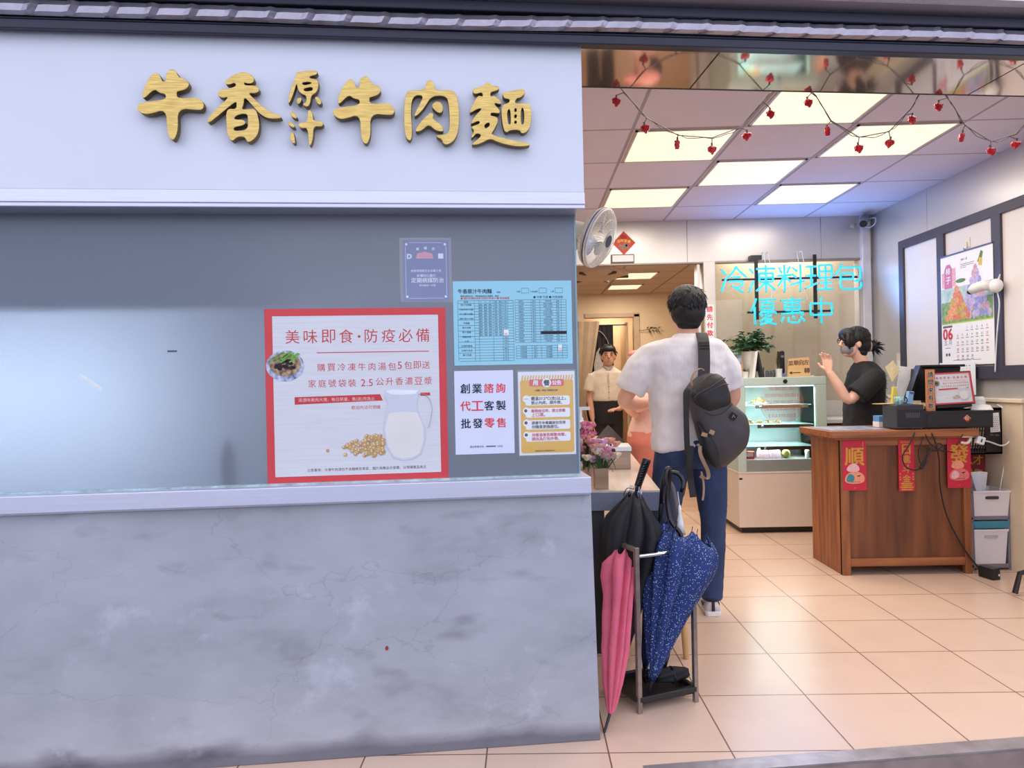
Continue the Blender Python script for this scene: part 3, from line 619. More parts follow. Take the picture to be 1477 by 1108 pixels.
for i in range(22):
    v = rows[i] + 17
    if i < 13:
        for u in (357, 412, 465): text(tx, '大' if i == 0 else '麵條', UX(u), VZ(v), h=0.0052, y=Y1)
        for u in (530, 582): text(tx, '清燉', UX(u), VZ(v), h=0.0052, y=Y1)
    text(tx, str(100 + (i * 37) % 9 * 10), UX(642), VZ(v), h=0.0052, y=Y1)
for i in range(17): 
    v = 245 + i * 31.5
    hl(757, 1360, v - (0.012 * 0)); 
    if i < 16:
        text(tx, '小菜青菜' if i % 2 else '燙青菜', UX(825), VZ(v + 16), h=0.0052, y=Y1); text(tx, str(30 + (i * 7) % 5 * 10), UX(972), VZ(v + 16), h=0.0052, y=Y1)
        if i != 12: text(tx, '紅燒牛肉湯包' if i % 3 else '冷凍料理', UX(1145), VZ(v + 16), h=0.0052, y=Y1); text(tx, str(40 + (i * 11) % 6 * 10), UX(1265), VZ(v + 16), h=0.0052, y=Y1)
for u in (757, 945, 995, 1050, 1245, 1300, 1360): vl(u, 245, 750)
for i in range(6):
    v = 788 + i * 30; hl(762, 1362, v)
    if i < 5: text(tx, '紅茶豆漿', UX(850), VZ(v + 15), h=0.0052, y=Y1); text(tx, '25', UX(982), VZ(v + 15), h=0.0052, y=Y1); text(tx, '冬瓜檸檬', UX(1150), VZ(v + 15), h=0.0052, y=Y1)
for u in (762, 950, 1005, 1058, 1250, 1305, 1362): vl(u, 788, 938)
ln.build('table_lines', M_line, o); tx.build('black_lettering', mat('menu_ink', (40, 52, 66), 0.7), o)
MB().rect(UX(1055), UX(1360), VZ(652), VZ(618), Y2).build('black_heading', M_ink, o)
MB().rect(UX(620), UX(675), VZ(665), VZ(595), Y2).build('price_label', M_paper, o); MB().rect(UX(1255), UX(1300), VZ(850), VZ(782), Y2).build('price_label', M_paper, o)
rt = MB(); text(rt, '■ 請依照價格填寫 份數於表格中 ■ 熱銷推薦', UX(410), VZ(222), w=0.17, y=Y1); text(rt, '50', UX(645), VZ(645), h=0.007, y=Y3); text(rt, '25', UX(1278), VZ(830), h=0.007, y=Y3); rt.build('red_lettering', M_red, o)

# white consulting notice
o, hw, hh = sheet('notice', 'white sheet with large navy and red characters below the pale blue order sheet', 'notice', -0.487, -0.280, 1.017, 1.309, mat('cool_white_paper', (216, 220, 238), 0.6, var=0.015))
na = MB(); re_ = MB()
for r, (st, cols) in enumerate((('創業諮詢', 'nnrr'), ('代工客製', 'rrnn'), ('批發零售', 'nnrr'))):
    for i, chx in enumerate(st):
        text(na if cols[i] == 'n' else re_, chx, -0.066 + i * 0.0415, hh - 0.062 - 0.061 * r, h=0.033, y=Y1, bold=0.018)
text(na, '歡迎來電洽詢，0922-000-000 王先生'[:7], -0.028, -hh + 0.026, w=0.05, y=Y1); text(na, '王先生', 0.052, -hh + 0.026, w=0.02, y=Y1)
for i in range(9): na.rect(0.004 + i * .0038, 0.0064 + i * .0038, -hh + .0235, -hh + .0285, Y1)
na.build('navy_lettering', M_navyink, o); re_.build('red_lettering', mat('red_poster_ink', (222, 58, 66), 0.6), o)

# yellow dining notice
o, hw, hh = sheet('notice', 'yellow laminated dining-rules notice with four white speech boxes', 'notice', -0.263, -0.061, 1.007, 1.302, mat('white_card', (226, 226, 232), 0.4, var=0.02))
M_yel = mat('mustard_print', (222, 170, 36), 0.5, var=0.03)
ye = MB().poly(rrect(-hw + .007, hw - .006, -hh + .008, hh - .030, .008), Y1)
for i in range(19):
    x = -hw + .011 + i * .0098; ye.poly([(x, hh - .030), (x + .005, hh - .030), (x + .008, hh - .013), (x + .004, hh - .013)], Y1)
ye.build('yellow_field', M_yel, o)
pk = MB().poly(rrect(-0.062, 0.062, hh - .052, hh - .028, .006), Y2); pk.build('pink_banner', mat('pink_red_print', (214, 66, 84), 0.5), o)
wb = MB(); zs = [hh - .103 - .0425 * i for i in range(4)]
for i, z in enumerate(zs): wb.poly(rrect(-0.077, 0.082, z - .0165, z + .0165, .007), Y2); wb.disc(-0.074, z + .007, .0125, Y3, 18)
wb.disc(0.0, hh - .040, .0165, Y3, 22); text(wb, '用', -0.040, hh - .040, h=.017, y=Y3, bold=.04); text(wb, '公告', 0.036, hh - .040, h=.016, y=Y3, bold=.04)
wb.build('white_boxes', M_paper, o)
bk = MB(); rd = MB()
text(bk, '餐', 0.0, hh - .040, h=.02, y=Y3 - .0006, bold=.05); text(bk, '• 提醒一壹定 用餐請注意 •', 0, hh - .0665, w=.088, y=Y2, bold=.02)
L4 = [('體溫37.5℃(含)以上，', '禁止內用，請外帶。'), ('離開座位時，請立即戴', '上口罩。'), ('請遵守本餐廳座位安排', '勿隨意更換座位。'), ('用餐過後若頻繁咳嗽，', '請改為打包外帶。')]
for i, (a, b_) in enumerate(L4):
    tb = rd if i in (1, 3) else bk
    for q, st in enumerate((a, b_)): text(tb, st, -0.056, zs[i] + .0070 - .0140 * q, w=min(.123, .0121 * len(st)), y=Y3, bold=.022, al='l')
    bk.disc(-0.076, zs[i] + .008, .0058, Y3 - .0004, 12) if i != 0 else bk.rect(-.080, -.068, zs[0] + .006, zs[0] + .0075, Y3 - .0004)
text(bk, '感謝您的配合  用餐愉快有您真好', -.01, -hh + .015, w=.07, y=Y2, bold=.02)
bk.build('black_lettering', M_ink, o); rd.build('red_lettering', mat('crimson_ink', (200, 44, 66), 0.6), o)
lam = MB(); lam.rect(-hw - .004, hw + .004, -hh - .005, hh + .006, -.0045); lam.build('laminate', lm, o)

# scraps of tape, and the bottle standing behind the frosted pane
tp = at_front('tape_scrap', 'slanting scrap of pale torn tape left on the frosted window', 'tape', -1.69, GY, 1.294)
MB().obox((0, -.0006, 0), (0.082, .0006, 0.011), Matrix.Rotation(math.radians(33), 3, 'Y')).build('strip', mat('yellowed_tape', (226, 230, 226), 0.5, var=0.1, scale=60), tp)
tp = at_front('tape_scrap', 'tiny dark horizontal scrap of tape on the frosted window', 'tape', -1.429, GY, 1.3935)
MB().obox((0, -.0006, 0), (0.031, .0006, 0.0062)).build('strip', mat('dark_tape', (62, 70, 92), 0.5), tp)
bt = at_front('bottle', 'purple bottle standing blurred behind the frosted window', 'bottle', -1.276, 0.062, 0.932)
MB().lathe([(.0165, 0), (.018, .004), (.018, .10), (.014, .13), (.009, .142), (.009, .15)], 20).build('body', mat('deep_violet_plastic', (64, 44, 132), 0.4), bt, smooth=True)
MB().lathe([(.0105, .142), (.0105, .162), (.008, .166)], 16).build('cap', mat('violet_cap', (48, 34, 104), 0.4), bt, smooth=True)

# added lamp and blocker shaping the glow seen through the pane
wl = at_front('added_lamp', 'added white lamp making the glow at the left of the frosted window', 'lamp', -1.92, 0.42, 1.26)
MB().bx(-.52, .46, .02, .06, -.22, .20).build('housing', M_white, wl)
MB().bx(-.50, .44, .012, .02, -.20, .18).build('diffuser', mat('cool_lit_panel', (240, 248, 255), 0.5, emit=(0.80, 0.9, 1.0), estr=1.0, var=0.01), wl)
area_lamp('lamp_light', (-.03, .008, -.01), 1.0, .36, 50, (0.97, 0.98, 1.0), (PI / 2, 0, 0), wl)
hs = at_front('light_blocker', 'added cupboard blurred behind the top left of the frosted window', 'blocker', -1.9, 0.06, 1.52)  # added to keep the lamp off the upper part of the pane
MB().bx(-1.2, .8, .0, .36, 0, .02).bx(-1.2, .8, .34, .36, 0, .42).bx(-1.2, .8, 0, .36, .40, .42).bx(-1.2, -1.18, 0, .36, 0, .42).build('body', mat('dim_laminate', (96, 96, 110), 0.6), hs)
# ------------------------------------------------------------------ wooden counter
def wood_mat(name, c1, c2, stretch=(9, 9, 0.7), rough=0.45, scale=3.0):
    m = mat(name, c1, rough, var2=c2, scale=scale, stretch=stretch, bump=0.08, bscale=12)
    return m
M_wood = wood_mat('red_brown_wood', (112, 62, 32), (170, 104, 58))
M_woodp = wood_mat('dark_brown_panel_wood', (84, 45, 24), (132, 76, 40), (6, 6, 0.5))
M_woodh = wood_mat('red_brown_wood_rail', (122, 68, 36), (172, 108, 62), (0.7, 9, 9))
ct = thing('counter', 'reddish-brown wooden cash counter with three red paper strips on its front', 'counter', (2.0, 4.37, 0))
Wc, Dc, Hc = 0.815, 0.45, 0.875
MB().bx(0, .012, .01, Dc, .0, Hc).bx(.012, Wc - .012, Dc - .02, Dc, .05, Hc).build('side_panel', M_wood, ct, bevel=.002)
MB().bx(Wc - .012, Wc, .01, Dc, .0, Hc).build('side_panel', M_wood, ct, bevel=.002)
MB().bx(.05, Wc - .04, .018, .03, .09, Hc - .05).build('front_panel', M_woodp, ct)
MB().bx(0, .052, 0, .03, 0, Hc).build('stile', M_wood, ct, bevel=.003)
MB().bx(Wc - .045, Wc, 0, .03, 0, Hc).build('stile', M_wood, ct, bevel=.003)
MB().bx(.052, Wc - .045, .002, .028, .055, .105).build('rail', M_woodh, ct, bevel=.003)
MB().bx(.052, Wc - .045, .002, .028, Hc - .055, Hc).build('rail', M_woodh, ct, bevel=.003)
MB().bx(-.07, Wc + .03, -.045, Dc + .02, Hc, .918).bx(-.05, Wc + .015, -.025, Dc, Hc - .012, Hc).build('top', M_woodh, ct, bevel=.004)

M_cred = mat('crimson_paper', (196, 34, 58), 0.6, var=0.05)
M_cgold = mat('gold_foil_ink', (206, 150, 56), 0.45, 0.3, var=0.12, scale=60)
def couplet(x0, x1, z0, z1, label, chars, big, y=4.3695):
    o = thing('red_paper_strip', label, 'paper strip', ((x0 + x1) / 2, y, (z0 + z1) / 2), 0, 'red paper strips on the counter front')
    hw, hh = (x1 - x0) / 2, (z1 - z0) / 2
    MB().bx(-hw, hw, -.0012, 0, -hh, hh).build('paper', M_cred, o)
    g = MB()
    if big:
        text(g, chars, 0, hh - .105, w=.118, y=-.0018, bold=.022)
        g.rect(hw - .022, hw - .018, hh - .04, hh - .012, -.0018); g.disc(0, -hh + .016, .003, -.0018, 8)
    else:
        for i, c in enumerate(chars): text(g, c, 0, hh - .066 - .062 * i, w=.050, y=-.0018, bold=.022)
        for i in range(7): g.poly([(-.036 + .010 * i, hh - .026), (-.028 + .010 * i, hh - .026), (-.034 + .0115 * i, hh - .008)], -.0018)
        for k, (w_, z_) in enumerate(((.04, .052), (.036, .040), (.044, .028), (.04, .014))): g.poly([(-w_, -hh + z_), (w_, -hh + z_), (w_ * .8, -hh + z_ - .008), (-w_ * .8, -hh + z_ - .008)], -.0018)
        for sx in (-1, 1):
            for z_ in (.075, .09, .11): g.disc(sx * .040, -hh + z_, .005, -.0018, 8)
    g.build('gold_lettering', M_cgold, o)
    return o, hw, hh
o, hw, hh = couplet(2.012, 2.160, .540, .860, 'red paper strip with gold character and teal-patched ornament, at the counter left end', '順', True)
# paper ornaments: plain rounded cut-outs in peach, teal and white
def ornament(o, cz, col, cap, patch):
    b = MB().prism([(x, z + cz) for x, z in chaikin([(-.062, -.052), (.052, -.052), (.064, -.012), (.04, .02), (-.02, .03), (-.064, -.005)])], -.0045, -.0012); b.build('ornament', col, o)
    MB().prism([(x - .008, z + cz + .043) for x, z in chaikin([(-.044, -.02), (.036, -.02), (.036, .014), (0, .04), (-.040, .014)])], -.0055, -.0012).build('ornament_cap', cap, o)
    MB().prism([(x - .03, z + cz - .012) for x, z in chaikin([(-.03, -.028), (.02, -.03), (.03, .01), (-.01, .028)])], -.0060, -.0045).build('ornament_patch', patch, o)
    d = MB()
    for i in range(5): d.disc(-.02 + .012 * i, cz - .04, .003, -.0062, 6)
    d.poly([(.01, cz - .002), (.04, cz + .004), (.022, cz - .008)], -.0062); d.build('ornament_dashes', M_ink, o)
M_peach = mat('peach_card', (232, 150, 112), 0.6, var=0.08, scale=50); M_teal = mat('teal_card', (52, 132, 142), 0.6, var=0.15, scale=40); M_pinkc = mat('pale_pink_card', (228, 178, 176), 0.6, var=0.1, scale=60); M_rosec = mat('rose_card', (222, 112, 104), 0.6, var=0.1, scale=50)
ornament(o, -.065, M_peach, M_pinkc, M_teal)
couplet(2.362, 2.462, .530, .862, 'narrow red paper strip with four gold characters, middle of the counter front', '日進斗金', False)
o, hw, hh = couplet(2.668, 2.815, .545, .868, 'red paper strip with gold character and rose ornament, at the counter right end', '發', True)
ornament(o, -.062, M_rosec, M_peach, M_pinkc)

# things on the counter
M_ppr = mat('receipt_paper', (226, 222, 220), 0.7, var=0.05, scale=20)
TOP = .918
o = thing('plastic_mat', 'pale printed plastic mat lying flat on the left end of the counter', 'mat', (2.12, 4.60, TOP))
MB().bx(-.15, .22, -.17, .17, 0, .002).build('sheet', mat('pale_mat', (196, 204, 214), 0.25, var2=(120, 140, 176), scale=14), o)
o = thing('label_printer', 'dark grey box printer on the counter with black cables below it', 'printer', (2.45, 4.47, TOP))
MB().bx(-.085, .085, -.09, .09, .004, .158).build('body', mat('dark_violet_grey_plastic', (50, 45, 54), 0.45), o, bevel=.006)
MB().bx(-.085, .085, -.092, -.085, .02, .13).build('rear_panel', M_black, o, bevel=.003)
g = MB()
for i in range(7): g.bx(-.03 + .013 * i, -.021 + .013 * i, -.0935, -.0915, .075, .108)
g.build('vent_grille', mat('dark_grey_plastic', (74, 70, 76), 0.5), o)
o = thing('till', 'wide flat black till with a red diamond sticker, overhanging the counter', 'till', (2.755, 4.60, TOP))
MB().bx(-.215, .225, -.205, .20, .003, .112).build('body', M_black, o, bevel=.005)
MB().bx(-.19, .215, -.208, -.204, .01, .092).build('front_panel', mat('satin_black', (34, 30, 31), 0.35), o, bevel=.002)
d = MB().poly([(.033, .064), (.057, .088), (.081, .064), (.057, .040)], -.2092); d.build('diamond_sticker', mat('sticker_red', (190, 38, 44), 0.5), o)
d = MB(); text(d, '旺', .057, .064, h=.022, y=-.2098, bold=.02); d.poly([(.033, .064), (.057, .088), (.081, .064), (.077, .064), (.057, .084), (.037, .064)], -.2097); d.build('sticker_lettering', mat('sticker_gold', (232, 196, 150), 0.5), o)
DZ = TOP + .112
o = thing('cash_register_monitor', 'big black point-of-sale monitor seen from behind on the till', 'monitor', (2.76, 4.62, DZ))
pm = [(-.20, .065), (-.11, .285), (.165, .285), (.16, .25), (.15, .06)]
MB().prism(pm, .0, .03).build('screen_housing', M_black, o, bevel=.006)
MB().prism([(-.21, .06), (-.12, .30), (.175, .30), (.175, .284), (-.108, .284), (-.195, .06)], -.03, .035).build('bezel', mat('glossy_black', (20, 19, 21), 0.25), o, bevel=.003)
MB().bx(-.05, .11, -.02, .10, .045, .075).bx(-.03, .09, .02, .07, .0, .06).build('neck', M_black, o, bevel=.006)
MB().bx(-.10, .14, -.06, .14, .0, .02).build('foot', M_black, o, bevel=.006)
o = thing('poster', 'small red-bordered noodle poster in a clear stand leaning on the black monitor', 'poster', (2.762, 4.455, DZ + .145), 0)
o.rotation_euler = (math.radians(-9), math.radians(-2), 0)
MB().bx(-.128, .128, 0, .003, -.102, .102).build('card', M_sheen, o)
soy_poster(o, .128, .102, 1.0, False)
MB().bx(-.134, .134, .003, .006, -.108, .108).bx(-.11, .11, .003, .09, -.124, -.108).build('stand', M_black, o)
o = thing('plaque', 'narrow upright wooden plaque with black characters beside the small poster', 'plaque', (2.610, 4.425, DZ))
MB().bx(-.028, .026, -.0, .018, 0, .268).build('board', wood_mat('orange_wood', (186, 110, 62), (214, 140, 86), (9, 9, 0.7)), o, bevel=.003)
w_ = MB(); k_ = MB()
for i, c in enumerate('請問來有飲'):
    text(w_, c, -.003, .236 - .050 * i, w=.036, y=-.0008, bold=.07); text(k_, c, -.004, .236 - .050 * i, w=.034, y=-.0014, bold=.02)
w_.build('letter_outline', mat('cream_paint', (224, 204, 186), 0.6), o); k_.build('black_lettering', M_ink, o)
o = thing('mug', 'pale printed mug with a dark handle standing on the dark box printer', 'mug', (2.428, 4.47, TOP + .158))
MB().lathe([(.026, 0), (.029, .004), (.030, .05), (.0275, .05), (.026, .006), (.0, .006)], 22, cap=False).build('cup', mat('printed_mug_glaze', (176, 206, 206), 0.25, var2=(74, 130, 126), scale=70), o, smooth=True)
MB().tube(spline([(.028, 0, .042), (.046, 0, .044), (.052, 0, .026), (.044, 0, .010), (.028, 0, .010)], 5), .004, 8).build('handle', mat('navy_glaze', (40, 44, 70), 0.3), o, smooth=True)
o = thing('box', 'upright pale blue carton between the mug and the monitor', 'box', (2.507, 4.49, TOP + .158))
MB().obox((0, 0, .042), (.034, .03, .084), Matrix.Rotation(.14, 3, 'Y')).build('carton', mat('sky_blue_card', (134, 176, 214), 0.5), o, bevel=.002)
MB().obox((.009, -.0004, .072), (.030, .0312, .014), Matrix.Rotation(.14, 3, 'Y')).build('dark_lid', mat('slate_blue_card', (70, 92, 130), 0.5), o)
o = thing('card_holder', 'yellow pyramid card holder clipping a creased note card above the printer', 'card holder', (2.50, 4.66, TOP))
MB().loft([[(-.03, -.02, 0), (.03, -.02, 0), (.03, .02, 0), (-.03, .02, 0)], [(-.012, -.01, .27), (.012, -.01, .27), (.012, .01, .27), (-.012, .01, .27)]]).build('base', mat('lemon_plastic', (226, 206, 84), 0.4), o, bevel=.003)
MB().cyl((0, 0, .265), (.0, 0, .31), .003).build('clip_wire', M_steel, o)
c_ = MB().add([(-.012, 0, .30), (.036, -.012, .375), (-.004, -.004, .45), (-.048, .016, .405)], [(0, 1, 2), (0, 2, 3)]); c_.build('note_card', mat('creased_card', (214, 196, 150), 0.7, var=0.12, scale=40), o, solid=.001)
o = thing('paper_stack', 'tall sheaf of curled receipt paper left of the black monitor', 'paper', (2.575, 4.70, TOP))
MB().add([(-.05, 0, .16), (.04, 0, .16), (.075, .02, .40), (.0, .02, .41)], [(0, 1, 2, 3)]).build('sheet', M_ppr, o, solid=.004)
MB().bx(-.05, .04, -.02, .04, 0, .17).build('stand', M_ppr, o)
o = thing('figurine', 'tiny golden lucky figurine on a red base beside the wooden plaque', 'figurine', (2.553, 4.44, DZ))
MB().lathe([(.0, .04), (.016, .03), (.020, .018), (.014, .012), (.010, .006)], 14).ell((0, 0, .045), .009, .009, .009).ell((-.014, 0, .034), .006, .005, .007).ell((.014, 0, .034), .006, .005, .007).build('body', mat('gilt_resin', (206, 160, 78), 0.35, 0.4, var=.3, scale=120), o, smooth=True)
MB().lathe([(.014, 0), (.015, .012), (.011, .016)], 14).build('base', M_cred, o)
o = thing('tissue_box', 'blue and white box behind the left of the dark printer', 'box', (2.425, 4.70, TOP))
MB().bx(-.03, .03, -.04, .04, 0, .075).build('carton', mat('blue_white_card', (96, 146, 198), 0.5, var=.1), o, bevel=.002); MB().bx(-.031, .031, -.041, .041, 0, .035).build('white_band', M_paper, o)
o = thing('envelope', 'pale yellow envelope lying across the top of the dark printer', 'envelope', (2.41, 4.50, TOP + .158))
MB().obox((-.05, .03, .0045), (.12, .07, .003), Matrix.Rotation(.3, 3, 'Z')).build('paper', mat('manila_paper', (226, 200, 140), 0.6), o)
o = thing('paper_roll', 'white till roll with a curling end on the right of the till', 'paper roll', (2.955, 4.52, DZ))
MB().cyl((-.035, 0, .045), (.035, 0, .045), .040, n=24).build('roll', M_ppr, o, smooth=False)
rr_ = [(-.035 - .0 * i, -.04 * math.cos(a) * 1.02 - .02 * i / 8, .045 + .041 * math.sin(a)) for i, a in enumerate([PI / 2 + .3 * k for k in range(-4, 5)])]
c_ = MB()
for a, b_ in zip(rr_, rr_[1:]): c_.quad(a, b_, (b_[0] + .07, b_[1], b_[2]), (a[0] + .07, a[1], a[2]))
c_.add([(-.075, -.06, .002), (.03, -.12, .002), (.05, -.06, .03), (-.03, -.01, .05)], [(0, 1, 2, 3)]).build('loose_end', M_ppr, o, solid=.001)
# cables
M_cable = mat('black_cable', (22, 21, 22), 0.5)
o = thing('power_cable', 'black power cable running from the till to the floor plug strip', 'cable', (2.52, 4.33, TOP))
P = [(.03, .02, .0), (.03, -.008, -.03), (.055, -.006, -.10), (.075, .0, -.20), (.085, .015, -.35), (.12, .022, -.52), (.18, .026, -.66), (.25, .028, -.78), (.31, .03, -.86), (.335, .05, -.885)]
MB().tube(spline(P), .0045, 7).build('cord', M_cable, o, smooth=True)
o = thing('cable_bundle', 'black coiled printer cables dangling over the middle red strip', 'cable', (2.44, 4.33, TOP))
g = MB()
g.tube(spline([(.01, .03, .01), (0, -.006, -.02), (-.04, -.008, -.10), (-.075, -.006, -.16), (-.06, -.008, -.225), (0, -.008, -.25), (.055, -.008, -.22), (.07, -.012, -.17), (.10, -.014, -.12), (.14, -.012, -.085), (.17, -.01, -.10), (.12, -.01, -.13), (.07, -.012, -.11)]), .0042, 7)
g.tube(spline([(.06, .03, .01), (.07, -.004, -.03), (.10, -.008, -.09), (.16, -.008, -.13), (.235, -.006, -.14)]), .0038, 7)
g.tube(spline([(.065, .03, .01), (.05, -.006, -.05), (.02, -.01, -.14), (.035, -.012, -.21), (.06, -.012, -.18), (.085, -.012, -.09)]), .0038, 7)
g.tube(spline([(.31, .03, .0), (.30, -.004, -.03), (.26, -.004, -.10)]), .003, 6)
g.build('cord', M_cable, o, smooth=True)
MB().obox((.045, -.014, -.215), (.022, .014, .06), Matrix.Rotation(.6, 3, 'Y')).build('plug', M_cable, o, bevel=.003)
o = thing('power_strip', 'black plug strip on the floor at the right foot of the counter', 'plug strip', (2.85, 4.27, 0))
MB().obox((0, 0, .035), (.06, .10, .07), Matrix.Rotation(.25, 3, 'Z')).build('body', M_black, o, bevel=.005)
MB().obox((.028, -.035, .03), (.01, .02, .012), Matrix.Rotation(.25, 3, 'Z')).build('switch', M_white, o)
o = thing('wall_socket', 'cream double plug clipped under the right corner of the counter top', 'socket', (2.80, 4.345, .865))
MB().bx(-.055, .01, -.012, .012, .0, .012).tube(spline([(-.06, 0, -.03), (-.03, -.01, -.035), (-.008, -.006, -.02), (.0, 0, .0)]), .009, 8).build('clamp', mat('cream_plastic', (214, 206, 194), 0.4), o, smooth=True)
MB().obox((.06, 0, -.02), (.05, .03, .05), Matrix.Rotation(.3, 3, 'Y')).build('plug', M_white, o, bevel=.006)
MB().obox((.06, -.0155, -.02), (.008, .002, .02), Matrix.Rotation(.3, 3, 'Y')).build('slot', M_black, o)

# storage beside the counter
M_gp = mat('grey_plastic', (122, 118, 126), 0.5); M_bin = mat('off_white_bin_plastic', (226, 218, 218), 0.4, var=.03)
sh = thing('shelf_unit', 'grey plastic two-tier shelf unit between counter and right wall', 'shelf unit', (2.98, 4.44, 0))
MB().bx(-.13, .125, 0, .35, .012, .04).build('shelf', M_gp, sh, bevel=.006); MB().bx(-.13, .125, 0, .35, .322, .348).build('shelf', M_gp, sh, bevel=.006)
for x in (-.125, .11):
    for y in (.0, .33): MB().bx(x, x + .018, y, y + .02, 0, .50).build('post', M_gp, sh, bevel=.004)
def bin_(label, loc, w, d, h, slot, taper=.012):
    o = thing('storage_bin', label, 'bin', loc, 0, 'off-white bins on the shelf unit')
    rs = []
    def rg(k, z, ins=0): return [(x * (w / 2 - taper * (1 - k) - ins), y * (d / 2 - taper * (1 - k) - ins), z) for x, y in ((-1, -1), (1, -1), (1, 1), (-1, 1))]
    MB().loft([rg(0, 0), rg(1, h), rg(1, h, .004), rg(0, .006, .004)]).build('body', M_bin, o, bevel=.004)
    MB().bx(-w / 2 - .003, w / 2 + .003, -d / 2 - .004, -d / 2 + .002, h - .014, h).bx(-w / 2 - .003, -w / 2 + .003, -d / 2, d / 2, h - .014, h).bx(w / 2 - .003, w / 2 + .003, -d / 2, d / 2, h - .014, h).build('rim', M_bin, o, bevel=.002)
    z = h - .045
    MB().prism(rrect(-.042, .042, z - .010, z + .010, .0095), -d / 2 - .0025, -d / 2 + .01).build('handle_slot', slot, o)
    return o
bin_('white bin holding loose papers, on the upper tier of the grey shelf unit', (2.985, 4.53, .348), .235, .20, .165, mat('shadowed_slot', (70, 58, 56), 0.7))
bin_('tall white bin on the lower tier of the grey shelf unit', (2.975, 4.53, .04), .215, .20, .225, mat('slot_recess', (190, 182, 182), 0.6))
o = thing('storage_box', 'teal plastic box lid resting on the lower white bin', 'box', (2.985, 4.545, .266))
MB().loft([[(x * .108, y * .10, 0) for x, y in ((-1, -1), (1, -1), (1, 1), (-1, 1))], [(x * .122, y * .11, .05) for x, y in ((-1, -1), (1, -1), (1, 1), (-1, 1))]]).build('lid', mat('teal_plastic', (70, 142, 160), 0.4), o, bevel=.004)
o = thing('papers', 'loose grey and white papers sticking out of the upper white bin', 'papers', (2.96, 4.53, .36))
MB().add([(-.09, 0, .0), (.01, -.03, .0), (-.05, -.01, .26), (-.10, .02, .29)], [(0, 1, 2, 3)]).build('grey_wrapper', mat('crumpled_film', (132, 122, 120), 0.35, var=.4, scale=30), o, solid=.004)
MB().add([(-.03, 0, .08), (.02, -.02, .02), (.08, .02, .255), (.02, .0, .265), (-.055, .02, .255)], [(0, 1, 2, 3, 4)]).build('white_sheet', M_paper, o, solid=.002)
o = thing('paper_bag', 'dark red bag with yellow characters behind the upper white bin', 'bag', (3.005, 4.66, .36))
MB().bx(-.09, .095, 0, .05, 0, .40).build('body', mat('maroon_paper', (142, 36, 48), 0.5, var=.12), o, bevel=.003)
g = MB(); text(g, '人', -.020, .325, h=.062, y=-.001, bold=.02); text(g, '才', .045, .325, h=.062, y=-.001, bold=.02); text(g, '集', .045, .232, h=.062, y=-.001, bold=.02); text(g, '雲', -.022, .232, h=.062, y=-.001, bold=.02); g.build('yellow_lettering', mat('yellow_ink', (206, 162, 40), 0.5), o)
tag(MB().bx(2.89, 2.915, 4.60, 4.62, .352, .76).build('wooden_board', wood_mat('pale_slat_wood', (206, 166, 116), (222, 186, 138))), 'narrow pale wooden board standing between the counter and the red bag', 'board')
# black slotted basket hanging by the counter
o = thing('wire_basket', 'black slotted plastic basket with a white card, hung right of the counter', 'basket', (3.0, 4.50, .74))
g = MB(); g.bx(-.125, .105, 0, .01, 0, .012).bx(-.125, .105, 0, .01, .285, .30).bx(-.125, -.115, 0, .01, 0, .30).bx(.0, .105, .0, .008, 0, .30).bx(-.125, .105, 0, .16, 0, .008)
for i in range(7): g.obox((-.105 + .017 * i, .005, .15), (.006, .008, .30), Matrix.Rotation(.12, 3, 'Y'))
for i in range(5): g.bx(-.125, .0, .001, .009, .05 + .05 * i, .058 + .05 * i)
g.bx(-.125, -.117, 0, .16, 0, .30).bx(.097, .105, 0, .16, 0, .30).build('cage', M_black, o)
MB().obox((.055, -.004, .205), (.062, .006, .125), Matrix.Rotation(-.06, 3, 'Y')).build('white_card', M_white, o, bevel=.002)
g = MB()
for i in range(8):
    for j in range(4): g.obox((.036 + .012 * j + .004 * (i % 2), -.0075, .155 + .0125 * i), (.005, .001, .004), Matrix.Rotation(.5, 3, 'Y'))
g.build('card_print', mat('grey_print', (120, 116, 130), 0.6), o)
MB().ell((.035, -.002, .125), .015, .004, .006).ell((.07, -.002, .122), .015, .004, .006).build('clip', mat('dark_grey_clip', (88, 86, 90), 0.4), o, smooth=True)
o = thing('charging_cable', 'thin white cable looping around the black basket down to the bins', 'cable', (3.08, 4.46, .74))
MB().tube(spline([(-.20, -.05, .11), (-.10, -.03, .085), (-.02, -.02, .06), (.03, -.02, .09), (.05, -.01, .17), (.035, .02, .28), (.01, .06, .32)]), .005, 7).tube(spline([(.035, .0, .06), (.03, .03, -.06), (.01, .04, -.2), (0, .05, -.30)]), .0035, 6).build('cord', M_white, o, smooth=True)
o = thing('note_paper', 'white lined note sheet pinned to the right wall behind the till roll', 'paper', (3.10, 4.86, 1.10), -PI / 2)
MB().bx(-.28, .12, -.003, 0, .02, .25).build('sheet', M_paper, o)
g = MB()
for i in range(4):
    for j in range(3): g.rect(-.05 + .035 * i + .01 * (j % 2), -.035 + .035 * i, .22 - .02 * j, .226 - .02 * j, -.0035)
g.rect(-.20, -.18, .15, .155, -.0035); g.rect(-.20, -.17, .165, .17, -.0035)
g.build('handwriting', mat('grey_blue_ink', (128, 140, 170), 0.7), o)
o = thing('light_switch', 'cream wall switch at the lower left corner of the framed board', 'switch', (XW, 5.735, 1.29), -PI / 2)
MB().bx(-.035, .035, -.03, 0, -.02, .16).build('plate', mat('cream_switch', (222, 206, 186), 0.5), o, bevel=.004)
MB().bx(-.015, .015, -.034, -.03, .04, .10).build('rocker', M_white, o, bevel=.002)
